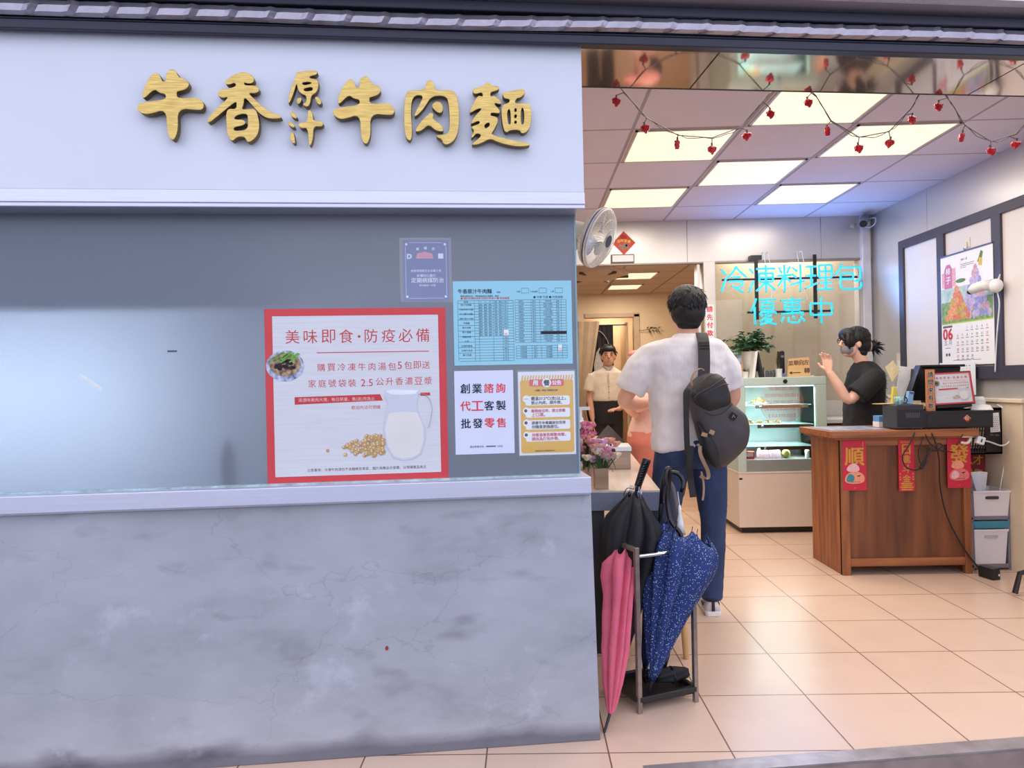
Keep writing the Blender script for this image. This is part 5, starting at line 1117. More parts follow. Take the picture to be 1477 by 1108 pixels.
for k in range(3): g.rect(.23, .23 + (.15, .14, .06)[k], .71 - .012 * k, .7135 - .012 * k, -.0036)
text(g, '五 月', .07, .165, w=.085, y=-.0036); g.rect(.04, .10, .125, .129, -.0036); g.disc(.055, .078, .012, -.0036, 10); g.disc(.085, .078, .012, -.0036, 10)
q = random.Random(4)
blue = []
for r in range(5):
    for c in range(7):
        dnum = r * 7 + c - 1
        if dnum < 1 or dnum > 30: continue
        x, z = .185 + .052 * c, .262 - .05 * r
        if c in (0, 6): blue.append((dnum, x, z)); continue
        text(g, str(dnum), x, z, h=.017, y=-.0036, bold=.01); g.rect(x - .015, x + .015, z - .022, z - .018, -.0036)
text(g, '第一銀行', .30, .035, w=.13, y=-.0036) if False else g.rect(.13, .33, .033, .037, -.0036)
g.rect(.34, .43, .033, .036, -.0036); g.build('dark_print', mat('print_grey', (106, 96, 110), .7), cl)
g = MB(); text(g, '06', .072, .228, w=.108, y=-.0038, bold=.03)
for dnum, x, z in blue: text(g, str(dnum), x, z, h=.017, y=-.0036, bold=.01); g.rect(x - .015, x + .015, z - .022, z - .018, -.0036)
g.build('red_print', mat('print_red', (202, 50, 62), .6), cl)
o = thing('wall_hook', 'pale adhesive hook holding the calendar on the board', 'hook', (XW - .0125, 4.855, 2.15), -PI / 2); MB().bx(-.028, .028, -.004, 0, 0, .07).build('plate', mat('ivory_plastic', (226, 222, 200), .4), o, bevel=.002); MB().tube(spline([(0, -.006, .04), (0, -.01, .0), (0, -.022, -.012), (0, -.03, .002)]), .004, 7).build('hook', M_steel, o, smooth=True)
o = thing('security_camera', 'white swivelling camera on the dark frame beside the calendar', 'camera', (XW - .031, 4.50, 1.835), -PI / 2)
MB().ell((0, -.035, 0), .045, .04, .046).build('base', M_white, o, smooth=True)
MB().tube([(-.02, -.05, .005), (-.07, -.075, .012), (-.12, -.095, .0), (-.145, -.10, -.012)], [.030, .034, .034, .026], 16).build('head', M_white, o, smooth=True)
MB().ell((-.150, -.104, -.018), .012, .022, .018).build('lens', M_black, o, smooth=True); MB().cyl((.02, -.03, .04), (.035, -.03, .07), .006, .003, 8).build('aerial', M_white, o)
MB().tube(spline([(-.01, -.02, -.04), (.0, -.015, -.12), (-.02, -.015, -.26), (-.045, -.01, -.40), (-.06, -.01, -.56)]), .0045, 6).build('lead', M_white, o, smooth=True)

# ------------------------------------------------------------------ string of red bulbs below the steel soffit
gl_ = thing('string_lights', 'string of little red heart bulbs sagging from the steel soffit', 'string lights', (1.3, 2.99, 2.47))
OFF = Vector((1.3, 2.99, 2.47))
WIRES = [[(0.424, 2.870, 2.500), (0.445, 2.873, 2.474), (0.540, 2.884, 2.368), (0.673, 2.899, 2.297), (0.820, 2.915, 2.288), (0.943, 2.929, 2.334), (1.074, 2.944, 2.479), (1.14, 2.952, 2.526), (1.202, 2.959, 2.535), (1.288, 2.969, 2.471), (1.351, 2.976, 2.370), (1.476, 2.990, 2.300), (1.613, 3.006, 2.326), (1.717, 3.018, 2.428), (1.77, 3.025, 2.510), (1.845, 3.032, 2.528), (1.905, 3.039, 2.459), (1.968, 3.046, 2.359), (2.088, 3.060, 2.290), (2.210, 3.074, 2.326), (2.292, 3.083, 2.414), (2.35, 3.09, 2.50)]]
BULBS = [(0.412, 2.869, 2.448), (0.530, 2.882, 2.336), (0.669, 2.898, 2.274), (0.819, 2.915, 2.252), (0.973, 2.933, 2.311), (1.079, 2.945, 2.407), (1.247, 2.964, 2.458), (1.332, 2.974, 2.337), (1.472, 2.990, 2.264), (1.618, 3.006, 2.290), (1.723, 3.018, 2.395), (1.847, 3.032, 2.455), (1.954, 3.045, 2.322), (2.087, 3.060, 2.260), (2.210, 3.074, 2.292)]
g = MB()
allp = [Vector(p) - OFF for p in WIRES[0]]
g.tube(allp, .0022, 5); tw = [p + Vector((0, .004 * math.sin(i * 2.1), .004 * math.cos(i * 2.1))) for i, p in enumerate(spline(allp, 4))]; g.tube(tw, .0016, 5)
for bpos in BULBS:
    p = Vector(bpos) - OFF; near = min(spline(allp, 4), key=lambda v: (v - p).length if v.z > p.z else 9); g.tube([near, p + Vector((0, 0, .012))], .002, 5)
g.build('wire', mat('grey_green_wire', (108, 98, 92), .5), gl_)
for hx in (.445, 1.12, 1.80, 2.33):
    pass
hb = MB(); q = random.Random(6)
for k in range(26):
    t = 2 * PI * k / 26; x = 16 * math.sin(t) ** 3; z = 13 * math.cos(t) - 5 * math.cos(2 * t) - 2 * math.cos(3 * t) - math.cos(4 * t)
    for s_ in (.55, 1.0): hb.ell((x * .00095 * s_, q.uniform(-.006, .006), -.014 + z * .00095 * s_), .0052, .007, .0052, 6, 5)
hb.ell((0, 0, -.012), .010, .009, .010, 8, 6)
M_bulb = mat('translucent_red_plastic', (214, 46, 56), .25, var=.2, scale=120)
first = hb.build('heart_bulb', M_bulb, gl_); cap = MB().cyl((0, 0, .0), (0, 0, .014), .004, n=8).build('cap', mat('grey_cap', (90, 84, 84), .5), first)
first.location = Vector(BULBS[0]) - OFF; first.rotation_euler = (0, 0, .5)
for i, bpos in enumerate(BULBS[1:]):
    c = copy_tree(first, gl_); c.location = Vector(bpos) - OFF; c.rotation_euler = (R_.uniform(-.2, .2), R_.uniform(-.25, .25), (.2, 1.3, .1, -.5, .4)[i % 5])

# ------------------------------------------------------------------ wall fan by the sign's right end
fn = thing('wall_fan', 'cream caged wall fan tilted by the end of the front window', 'fan', (.20, 2.97, 1.86))
tilt = Matrix.Rotation(math.radians(20), 3, 'Y') @ Matrix.Rotation(math.radians(-38), 3, 'Z')   # local x is the fan's axis
ax = Vector((.82, -.42, -.40)).normalized(); upv = (Vector((.28, 0, 1)) - ax * Vector((.28, 0, 1)).dot(ax)).normalized(); sd = ax.cross(upv)
Cf = Vector((.13, -.03, .02)); RF = .128
def fp(r, a, d): return Cf + (upv * math.cos(a) + sd * math.sin(a)) * r + ax * d
M_fanc = mat('cream_fan_plastic', (230, 222, 208), .35, var=.02)
g = MB()
for r, d in ((RF, 0.0), (RF * .985, .012), (RF * .97, -.012)): g.tube([fp(r, 2 * PI * i / 40, d) for i in range(40)], .0045, 6, closed=True)
g.build('rim', M_fanc, fn, smooth=True)
g = MB()
for i in range(56):
    a = 2 * PI * i / 56; g.tube([fp(.025, a, .052), fp(.08, a + .12, .046), fp(.115, a + .18, .028), fp(RF, a + .2, .006)], .0011, 4); g.tube([fp(.03, a, -.055), fp(.085, a - .1, -.048), fp(.118, a - .15, -.028), fp(RF, a - .18, -.006)], .0011, 4)
for r, d in ((.05, .05), (.09, .042)): g.tube([fp(r, 2 * PI * i / 30, d) for i in range(30)], .0012, 4, closed=True); g.tube([fp(r, 2 * PI * i / 30, -d) for i in range(30)], .0012, 4, closed=True)
g.build('guard', M_fanc, fn)
g = MB(); g.tube([fp(RF + .002, 2 * PI * i / 40, -.001) for i in range(40)], .0035, 6, closed=True); g.build('rim_band', mat('slate_band', (90, 94, 122), .4), fn, smooth=True)
for k in range(3):
    bl = MB(); pts = []
    for i in range(6):
        for s_ in (0, 1):
            r = .025 + .085 * i / 5; a = k * 2 * PI / 3 + (-.42 if s_ == 0 else .42) * (.6 + .5 * math.sin(PI * i / 5)) + .25 * i / 5; pts.append(fp(r, a, -.012 + .024 * s_))
    kk = len(bl.v); bl.v += [tuple(p) for p in pts]
    for i in range(5): bl.f.append((kk + 2 * i, kk + 2 * i + 1, kk + 2 * i + 3, kk + 2 * i + 2))
    bl.build('blade', mat('pale_blue_blade', (206, 212, 226), .3), fn, smooth=True, solid=.002)
MB().cyl(fp(0, 0, .055), fp(0, 0, .044), .026, n=20).build('hub_badge', mat('black_hub', (40, 36, 36), .4), fn)
MB().cyl(fp(0, 0, -.05), fp(0, 0, -.14), .048, .04, 20).build('motor', M_fanc, fn, bevel=.006)
mp0 = fp(0, 0, -.10)
MB().tube([mp0, mp0 + Vector((-.02, .0, -.07)), Vector((-.06, .0, -.10)), Vector((-.14, 0, -.10))], .02, 10).build('arm', M_fanc, fn, smooth=True)
MB().bx(-.20, -.14, -.04, .04, -.16, .02).build('wall_mount', M_fanc, fn, bevel=.01)
struct(MB().bx(-.03, .0, 2.92, 3.02, .0, 2.70).build('trim_18', M_fanc))
# ------------------------------------------------------------------ long table behind the front wall and what stands on it
tb = thing('table', 'long pale wood table with grey woven edge inside the shop behind the wall', 'table', (.33, 2.90, 0), -.075)
M_ttop = wood_mat('pale_stone_grain', (206, 184, 164), (226, 208, 192), (5, .7, 5), .22)
M_weave = mat('grey_woven_vinyl', (128, 132, 150), .7, var=.25, scale=220, bump=.5, bscale=300)
MB().bx(-.46, .235, 0, 3.0, .792, .800).build('top', M_ttop, tb)
MB().bx(-.46, .235, 0, 3.0, .715, .792).build('edge', M_weave, tb)
for x in (-.42, .205):
    for y in (.25, 2.9): MB().bx(x - .02, x + .02, y - .02, y + .02, 0, .715).build('leg', mat('dark_table_leg', (58, 54, 58), .5), tb)
MB().bx(-.44, .0, .02, .04, .10, .715).build('modesty_panel', mat('charcoal_panel', (62, 60, 66), .6), tb)
TT = .8004
o = thing('wooden_box', 'low brown box with a pale blue-white lid on the long table', 'box', (.455, 3.70, TT), -.075)
MB().bx(-.115, .105, -.10, .12, 0, .095).build('body', wood_mat('grey_brown_wood', (150, 122, 102), (176, 150, 130), (.7, 5, 9)), o, bevel=.003); MB().bx(-.12, .11, -.105, .125, .095, .118).build('lid', mat('pale_blue_lid', (216, 226, 230), .3), o, bevel=.003); MB().bx(-.10, .095, -.104, -.10, .02, .06).build('drawer_front', mat('taupe_front', (166, 142, 124), .5), o)
o = thing('napkin_holder', 'clear triangular stand on the far part of the long table', 'stand', (.62, 5.2, TT)); MB().prism([(-.10, 0), (.14, 0), (.02, .13)], 0, .006).prism([(-.10, 0), (.14, 0), (.02, .13)], .06, .066).build('panel', mat('smoky_acrylic', (126, 122, 124), .2, trans=.5), o)
o = thing('pump_bottle', 'white pump bottle with pink label behind the window edge', 'bottle', (.262, 3.22, TT))
MB().lathe([(.028, 0), (.030, .005), (.030, .245), (.022, .275), (.010, .285)], 20).build('body', M_white, o, smooth=True); MB().lathe([(.0305, .06), (.0305, .19)], 20, cap=False).build('label', mat('pink_label', (226, 178, 176), .5, var=.15, scale=60), o, smooth=True)
MB().cyl((0, 0, .285), (0, 0, .33), .009, n=10).bx(-.010, .045, -.009, .009, .33, .345).cyl((0, 0, .28), (0, 0, .295), .014, n=12).build('pump', M_white, o); MB().lathe([(.0302, .232), (.0275, .25)], 20, cap=False).build('red_band', M_red, o, smooth=True)
M_rose = [mat('petal_pink', (236, 164, 186), .6, var=.2, scale=60), mat('petal_cream', (238, 226, 198), .6, var=.1, scale=60), mat('petal_lilac', (234, 192, 222), .6, var=.15, scale=60), mat('petal_rose', (224, 118, 148), .6, var=.2, scale=60), mat('petal_peach', (236, 178, 156), .6, var=.15, scale=60)]
M_fleaf = mat('bouquet_leaf', (66, 92, 54), .5, var=.3, scale=60)
def rose(g, c, r, q):
    c = Vector(c)
    g.ell(c, r * .55, r * .55, r * .6, 8, 6)
    for ring, (n, rr, t) in enumerate(((4, .6, .25), (6, .95, .9))):
        for i in range(n):
            a = 2 * PI * i / n + ring + q.uniform(-.2, .2); d = Vector((math.cos(a), math.sin(a), 0)); s_ = Vector((-d.y, d.x, 0))
            b0 = c - Vector((0, 0, r * .5)); m_ = c + d * (r * rr * .9) + Vector((0, 0, r * .1)); tp = c + d * (r * rr * (.75 + .4 * t)) + Vector((0, 0, r * .55))
            k = len(g.v); g.v += [tuple(b0), tuple(m_ - s_ * r * .5), tuple(m_ + s_ * r * .5), tuple(tp - s_ * r * .3), tuple(tp + s_ * r * .3)]
            g.f += [(k, k + 2, k + 1), (k + 1, k + 2, k + 4, k + 3)]
def bouquet(o, cx, cz, rx, rz, n, cols, seed, r=.024, dy=.05):
    q = random.Random(seed); gs = [MB() for _ in cols]; lf = MB()
    for i in range(n):
        a = 2 * PI * q.random(); d = math.sqrt(q.random()); p = (cx + rx * d * math.cos(a), dy * math.sin(a * 1.7) * d - .02, cz + rz * d * math.sin(a))
        k = q.randrange(len(cols)); rose(gs[k], p, r * q.uniform(.75, 1.15), q)
        if i % 4 == 0:
            a2 = q.uniform(0, 6.28); leaf_mesh(lf, Vector(p), Vector((math.cos(a2), -.3, math.sin(a2) - .3)), .045, .009)
        lf.tube([(0, 0, .05), ((p[0]) * .5, p[1] * .5, .05 + p[2] * .3), p], .0018, 4)
    for g_, k in zip(gs, cols):
        if g_.v: g_.build('roses', M_rose[k], o, smooth=True)
    for i in range(8):
        a = q.uniform(0, 6.28); leaf_mesh(lf, Vector((cx * .7, 0, .12)), Vector((math.cos(a), q.uniform(-1, .2), .5 * math.sin(a))), .06, .010)
    lf.build('leaves', M_fleaf, o)
o = thing('flower_vase', 'square wooden vase of cream, lilac and pink roses at the sill end', 'vase', (.325, 2.965, TT))
MB().bx(-.030, .030, -.028, .028, 0, .088).build('vase', wood_mat('tan_box_wood', (150, 116, 88), (176, 142, 112), (.8, 6, 9)), o, bevel=.002)
bouquet(o, .005, .160, .078, .052, 36, (0, 1, 2, 1, 4, 1), 3)
o = thing('flower_vase', 'bunch of deep pink and peach roses behind the wooden vase', 'vase', (.275, 3.06, TT))
MB().lathe([(.026, 0), (.034, .07), (.03, .085), (0, .08)], 16, cap=False).build('vase', mat('rosy_clay', (196, 160, 140), .6), o, smooth=True)
bouquet(o, .0, .20, .05, .085, 32, (3, 0, 4, 0, 4), 4)
o = thing('stool', 'wooden stool under the long table with one pale leg showing behind the umbrellas', 'stool', (.60, 3.25, 0))
for x, y in ((.10, -.13), (-.14, -.13), (.10, .13), (-.14, .13)): MB().tube([(x * 1.1, y * 1.1, 0), (x * .9, y * .9, .43)], [.013, .019], 12).build('leg', wood_mat('honey_leg_wood', (190, 146, 92), (212, 170, 114)), o)
MB().lathe([(0, .43), (.16, .43), (.165, .442), (.16, .455), (0, .455)], 28, c=(-.02, 0, 0), cap=False).build('seat', wood_mat('honey_seat_wood', (190, 146, 92), (212, 170, 114)), o)

# ------------------------------------------------------------------ umbrella stand and umbrellas
M_iron = mat('brown_black_steel', (148, 136, 130), .35, .75, var=.2, scale=25)
us = thing('umbrella_stand', 'open square steel umbrella stand beside the concrete wall', 'umbrella stand', (.413, 2.600, 0))
BL, BR_, FRv = Vector((-.095, .195, 0)), Vector((.140, .285, 0)), Vector((.235, .090, 0)); FLv = Vector((0, 0, 0))
hS = .63; ang = math.atan2(.09, .235); Mz = Matrix.Rotation(ang, 3, 'Z')
for p in (FLv, FRv, BL, BR_): MB().obox((p.x, p.y, hS / 2), (.018, .018, hS), Mz).build('post', M_iron, us, bevel=.002)
def bar(a, b_, z, r=.009, m=M_iron, name='bar'):
    d = b_ - a; l = d.length; MB().obox(((a.x + b_.x) / 2, (a.y + b_.y) / 2, z), (l, 2 * r, 2 * r), Matrix.Rotation(math.atan2(d.y, d.x), 3, 'Z')).build(name, m, us, bevel=.002)
bar(FLv, BL, hS - .009); bar(FRv, BR_, hS - .009); bar(BL, BR_, hS - .009)
MB().cyl((FLv.x, FLv.y, hS - .035), (FRv.x, FRv.y, hS - .035), .0075, n=12).build('front_rod', M_chrome, us, smooth=True)
for a, b_ in ((FLv, FRv), (FRv, BR_), (BR_, BL), (BL, FLv)): bar(a, b_, .052, .010, M_black, 'tray_rim')
tr = MB().add([tuple(v + Vector((0, 0, .035))) for v in (FLv, FRv, BR_, BL)], [(0, 1, 2, 3)]); tr.build('drip_tray', M_black, us, solid=.006)
MB().ell((FRv.x - .012, FRv.y - .012, hS - .03), .016, .014, .016, 8, 6).build('tape_wrap', mat('clear_tape_wrap', (206, 200, 196), .2, var=.2, scale=60, trans=.4), us)

def umbrella_canopy(g, tip, top, prof, folds, amp, seed, flare=None, n=64, sharp=1.0, tooth=.028):
    """closed canopy along the axis from tip to top; prof: (t, radius) pairs; folds deepen towards the open end"""
    tip, top = Vector(tip), Vector(top); ax_ = (top - tip); L_ = ax_.length; ax_.normalize()
    u = ax_.cross(Vector((0, 1, 0))).normalized(); w_ = ax_.cross(u)
    q = random.Random(seed); ph = q.uniform(0, 6.28); rings = []; jit = [q.uniform(.78, 1.22) for _ in range(folds)]
    m = len(prof)
    for i, (t, r) in enumerate(prof):
        ring = []
        for j in range(n):
            a = 2 * PI * j / n; k = (a * folds / (2 * PI)) % 1.0; idx = int(a * folds / (2 * PI)) % folds
            fold = abs(math.sin(PI * k)) ** sharp
            rr = r * (1 - amp * (1 - fold) * min(1, t * 1.6 + .25)) * (1 + (jit[idx] - 1) * t)
            aa = a + ph + .25 * t * math.sin(a * 2 + ph)
            zz = t * L_
            if i >= m - 2: zz += (tooth * (1 - fold) * (i - m + 3) / 2)
            p = tip + ax_ * zz + (u * math.cos(aa) + w_ * math.sin(aa)) * rr
            if flare: p = p + Vector(flare) * (max(0, t - .35) ** 1.3) * max(0, (u * math.cos(aa) + w_ * math.sin(aa)).dot(Vector(flare).normalized()))
            ring.append(p)
        rings.append(ring)
    g.loft(rings, False)
    ribs = []
    for f_ in range(folds):
        j = int(round(f_ * n / folds)) % n; p = rings[-1][j]; ribs.append((p, p + ax_ * .016))
    return ribs, ax_
def cloth(name, rgb, dots=False, rough=.6):
    m = mat(name, rgb, rough, var=.10, scale=14, bump=.25, bscale=35, spec=.3)
    if dots:
        N, L, b = nodes_of(m); src = b.inputs['Base Color'].links[0].from_socket
        tc = N.new('ShaderNodeTexCoord'); vo = N.new('ShaderNodeTexVoronoi'); vo.inputs['Scale'].default_value = 135; vo.inputs['Randomness'].default_value = .9
        L.new(tc.outputs['Object'], vo.inputs['Vector']); lt = N.new('ShaderNodeMath'); lt.operation = 'LESS_THAN'; lt.inputs[1].default_value = .24; L.new(vo.outputs['Distance'], lt.inputs[0])
        mx = N.new('ShaderNodeMix'); mx.data_type = 'RGBA'; L.new(lt.outputs[0], mx.inputs[0]); L.new(src, mx.inputs[6]); mx.inputs[7].default_value = (*lin((178, 190, 214)), 1); L.new(mx.outputs[2], b.inputs['Base Color'])
    return m
M_pink = cloth('rose_pink_cloth', (214, 100, 122)); M_navy = cloth('navy_dotted_cloth', (34, 56, 112), True); M_blk = cloth('black_umbrella_cloth', (30, 29, 33)); M_blue = cloth('dark_blue_cloth', (34, 44, 92))
M_handle = mat('gloss_black_handle', (24, 22, 24), .22)
# pink umbrella
T0, T1 = Vector((.285, 2.49, 0)), Vector((.378, 2.685, .60))
o = thing('umbrella', 'loosely folded rose-pink umbrella standing against the concrete wall', 'umbrella', tuple(T0), 0, 'umbrellas by the shop front')
g = MB(); e_ = T1 - T0
MB().tube([(-.022, -.03, .0), tuple(e_ * .09)], [.005, .0062], 8).build('ferrule', M_black, o)
ribs, ax_ = umbrella_canopy(g, e_ * .07, e_ * .98, [(0, .008), (.06, .020), (.2, .038), (.4, .054), (.6, .056), (.74, .056), (.86, .066), (.95, .062), (1, .040)], 8, .56, 4, (-.055, -.03, -.07), tooth=.05)
g.build('canopy', M_pink, o, smooth=True, solid=.0012, disp=(.09, .016))
MB().tube([tuple(e_ * .5), tuple(e_ * 1.0)], .0045, 8).build('shaft', M_chrome, o)
r_ = MB()
for a, b_ in ribs: r_.cyl(a, b_, .0016, n=5)
r_.build('rib_tips', M_chrome, o)
MB().tube([tuple(e_ * .98), tuple(e_ * 1.04)], .011, 10).build('handle', M_handle, o, smooth=True)
# navy dotted umbrella
T0, T1 = Vector((.462, 2.665, .042)), Vector((.622, 2.745, .655))
o = thing('umbrella', 'navy umbrella with small white dots bulging over the front of the stand', 'umbrella', tuple(T0), 0, 'umbrellas by the shop front')
g = MB(); e_ = T1 - T0
MB().tube([(0, 0, 0), tuple(e_ * .10)], [.005, .0065], 8).build('ferrule', M_black, o)
ribs, ax_ = umbrella_canopy(g, e_ * .08, e_ * .97, [(0, .010), (.08, .026), (.25, .054), (.45, .086), (.65, .114), (.80, .130), (.90, .134), (.96, .124), (1, .104)], 10, .50, 9, (.075, -.01, -.055), sharp=.8, tooth=.045)
g.build('canopy', M_navy, o, smooth=True, solid=.0012, disp=(.10, .014))
r_ = MB()
for a, b_ in ribs: r_.cyl(a, b_, .0016, n=5)
r_.build('rib_tips', M_black, o)
hk = [e_ * .85, e_ * .97, e_ * 1.03 + Vector((-.045, .02, .02)), e_ * 1.03 + Vector((-.055, .03, .09)), e_ * 1.03 + Vector((-.048, .032, .17)), e_ * 1.03 + Vector((-.043, .03, .215)), e_ * 1.03 + Vector((-.048, .028, .232)), e_ * 1.03 + Vector((-.058, .02, .225)), e_ * 1.03 + Vector((-.063, .018, .19)), e_ * 1.03 + Vector((-.062, .018, .165))]
MB().tube([(0, 0, .1), tuple(e_ * .98)], .0045, 8).build('shaft', M_chrome, o)
MB().tube(spline(hk, 6), [.0085 if i < 12 else .0095 for i in range(len(spline(hk, 6)))], 10).build('hook_handle', M_handle, o, smooth=True)
# black umbrella with straight grip
T0, T1 = Vector((.335, 2.70, .042)), Vector((.440, 2.775, .80))
o = thing('umbrella', 'black umbrella with a straight ribbed grip spreading at the back of the stand', 'umbrella', tuple(T0), 0, 'umbrellas by the shop front')
g = MB(); e_ = T1 - T0
MB().tube([(0, 0, 0), tuple(e_ * .12)], [.005, .0065], 8).build('ferrule', M_black, o)
ribs, ax_ = umbrella_canopy(g, e_ * .08, e_ * .985, [(0, .010), (.1, .030), (.3, .060), (.5, .090), (.68, .118), (.80, .128), (.88, .108), (.95, .066), (1, .038)], 8, .40, 21, (.02, 0, -.06), sharp=.8)
g.build('canopy', M_blk, o, smooth=True, solid=.0012, disp=(.09, .016))
r_ = MB()
for a, b_ in ribs: r_.cyl(a, b_ + ax_ * .006, .0015, n=5)
r_.build('rib_tips', M_steel, o)
gd = Vector((.05, .0, .14)).normalized(); g0 = e_ * 1.0
MB().tube([tuple(e_ * .5), tuple(g0), tuple(g0 + gd * .03)], .006, 8).build('shaft', M_handle, o)
g = MB(); g.tube([tuple(g0 + gd * .02), tuple(g0 + gd * .035), tuple(g0 + gd * .15), tuple(g0 + gd * .155)], [.013, .0145, .0175, .015], 14)
g.build('grip', M_handle, o, smooth=False, bevel=.002)
g = MB()
for s_ in (-1, 1):
    for i in range(9): g.obox(tuple(g0 + gd * (.045 + .011 * i) + Vector((.0, -.0165, 0))), (.018, .002, .004), Matrix.Rotation(-.34, 3, 'Y'))
g.build('grip_ribs', mat('matt_black_rubber', (38, 36, 38), .7), o)
MB().tube(spline([tuple(g0 + gd * .02), tuple(g0 + Vector((-.03, -.01, .03))), tuple(g0 + Vector((-.045, -.01, .0))), tuple(g0 + Vector((-.02, -.015, -.03))), tuple(g0 + Vector((.005, -.01, -.01)))], 5), .004, 7, flat=.4).build('wrist_strap', M_black, o)
# umbrella with the big hooked handle and blue wrap
T0 = Vector((.470, 2.83, .042))
o = thing('umbrella', 'dark blue umbrella with the large round black hook handle', 'umbrella', tuple(T0), 0, 'umbrellas by the shop front')
e_ = Vector((.082, -.01, .68))
g = MB(); umbrella_canopy(g, e_ * .05, e_ * .93, [(0, .008), (.1, .02), (.4, .032), (.8, .036), (.95, .030), (1, .018)], 8, .35, 3)
g.build('canopy', M_blue, o, smooth=True, solid=.001, disp=(.08, .008))
MB().tube([(0, 0, 0), tuple(e_ * .10)], [.005, .006], 8).build('ferrule', M_black, o)
MB().tube([tuple(e_ * .9), tuple(e_ * 1.05)], .0105, 10).build('collar', M_handle, o)
hk = [e_ * 1.0]; hb_ = e_ + Vector((.010, 0, .115)); Rk = .041
for i in range(0, 13):
    a = PI - PI * 1.10 * i / 12; hk.append(hb_ + Vector((Rk + Rk * math.cos(a), -.012 * i / 12, Rk * 1.15 * math.sin(a))))
hk.append(hk[-1] + Vector((-.006, -.002, -.02)))
MB().tube(hk, .0098, 12).build('hook_handle', M_handle, o, smooth=True)
# silver-shafted umbrella behind with white tassel
T0 = Vector((.555, 2.84, .042))
o = thing('umbrella', 'slim grey umbrella with bent grip and white tassel at the back of the stand', 'umbrella', tuple(T0), 0, 'umbrellas by the shop front')
e_ = Vector((.066, -.0, .62)); g = MB(); umbrella_canopy(g, e_ * .05, e_ * .9, [(0, .008), (.1, .018), (.5, .028), (.9, .03), (1, .016)], 8, .35, 8)
g.build('canopy', mat('charcoal_grey_cloth', (66, 62, 68), .6), o, smooth=True, solid=.001); MB().tube([(0, 0, 0), tuple(e_ * .10)], [.005, .006], 8).build('ferrule', M_black, o)
MB().tube(spline([e_ * .85, e_ * 1.0, e_ * 1.14 + Vector((-.012, 0, 0)), e_ * 1.26 + Vector((-.035, 0, .0)), e_ * 1.29 + Vector((-.06, -.005, .004))], 6), .011, 10).build('bent_grip', mat('grey_grip', (112, 104, 108), .35), o, smooth=True)
MB().lathe([(.004, .12), (.007, .10), (.006, .085), (.014, .05), (.022, .0)], 12, c=(.075, -.02, .585)).build('tassel', M_white, o, smooth=True); MB().tube([(.075, -.02, .70), (.070, -.01, .76)], .002, 5).build('tassel_cord', M_white, o)
# folded compact umbrella lying in the tray
o = thing('umbrella', 'compact black folding umbrella lying in the tray of the stand', 'umbrella', (.565, 2.735, .055), .3, 'umbrellas by the shop front')
g = MB(); rings = []
for i in range(9):
    x = -.07 + .0175 * i; r = .03 * (1 - .35 * abs(i - 4) / 4) ; rings.append([(x, r * (1 + .12 * math.sin(5 * 2 * PI * j / 30 + i * .5)) * math.cos(2 * PI * j / 30), .032 + r * (1 + .12 * math.sin(5 * 2 * PI * j / 30 + i * .5)) * math.sin(2 * PI * j / 30)) for j in range(30)])
g.loft(rings); g.build('canopy', M_blk, o, smooth=True); MB().cyl((-.12, 0, .028), (-.065, 0, .032), .013, n=12).build('handle', M_handle, o); MB().tube([(0.0, .030 * math.cos(2 * PI * j / 20), .032 + .031 * math.sin(2 * PI * j / 20)) for j in range(20)], .003, 5, closed=True).build('strap', M_black, o)

# ------------------------------------------------------------------ kitchen beyond the passage
o = thing('air_conditioner', 'round ceiling cassette vent at the left of the kitchen ceiling', 'vent', (.72, 6.75, 2.34)); g = MB()
MB().lathe([(.34, 0), (.33, -.03), (.20, -.06), (0, -.065)], 28, cap=False).build('cover', mat('tan_vent_cover', (196, 170, 142), .5), o, smooth=True)
for i in range(6): a = i * PI / 3; g.obox((.26 * math.cos(a), .26 * math.sin(a), -.045), (.14, .03, .02), Matrix.Rotation(a, 3, 'Z'))
g.build('louvres', mat('dark_vent', (88, 70, 58), .6), o)
o = thing('curtain', 'black door curtain with a pale printed garment in the kitchen doorway', 'curtain', (.93, 8.36, .62)); g = MB()
pts = [(-.17 + .34 * i / 24, .012 * math.sin(i * 1.5)) for i in range(25)]
for a, b_ in zip(pts, pts[1:]): g.quad((a[0], a[1], 0), (b_[0], b_[1], 0), (b_[0], b_[1], 1.33), (a[0], a[1], 1.33))
g.build('cloth', mat('black_curtain_cloth', (34, 30, 32), .8), o, smooth=True)
MB().cyl((-.20, 0, 1.335), (.34, 0, 1.335), .008, n=8).build('rod', M_black, o)
MB().poly([(-.06, .55), (.02, .55), (.04, .80), (.08, .90), (.04, 1.0), (.0, 1.06), (-.04, 1.0), (-.07, .86)], -.016).build('pale_print', mat('pale_print_cloth', (176, 166, 156), .8, var=.2, scale=30), o)
g = MB(); g.tube(spline([(-.15, -.02, .95), (-.10, -.02, 1.18), (0, -.02, 1.26), (.09, -.02, 1.16), (.12, -.02, 1.05)], 6), .012, 6, flat=.4); g.build('pale_loop', mat('pale_strap', (186, 176, 164), .7), o)
o = thing('curtain', 'beige side curtain tied back left of the black door curtain', 'curtain', (.76, 8.31, .30)); g = MB()
for i in range(10):
    for j in range(8):
        def cp(a, b_): t = b_ / 8; wv_ = .02 + .30 * abs(t - .38) ** .9; return (-.14 + (wv_ + .10) * a / 10 + .0, .01 * math.sin(a * 1.9), 1.7 * t)
        g.quad(cp(i, j), cp(i + 1, j), cp(i + 1, j + 1), cp(i, j + 1))
g.build('cloth', mat('beige_curtain_cloth', (176, 152, 124), .8), o, smooth=True)
o = thing('plant_sprig', 'thin leafy twig fixed on the cream kitchen wall', 'plant', (1.56, 8.40, 1.88)); g = MB(); q = random.Random(2)
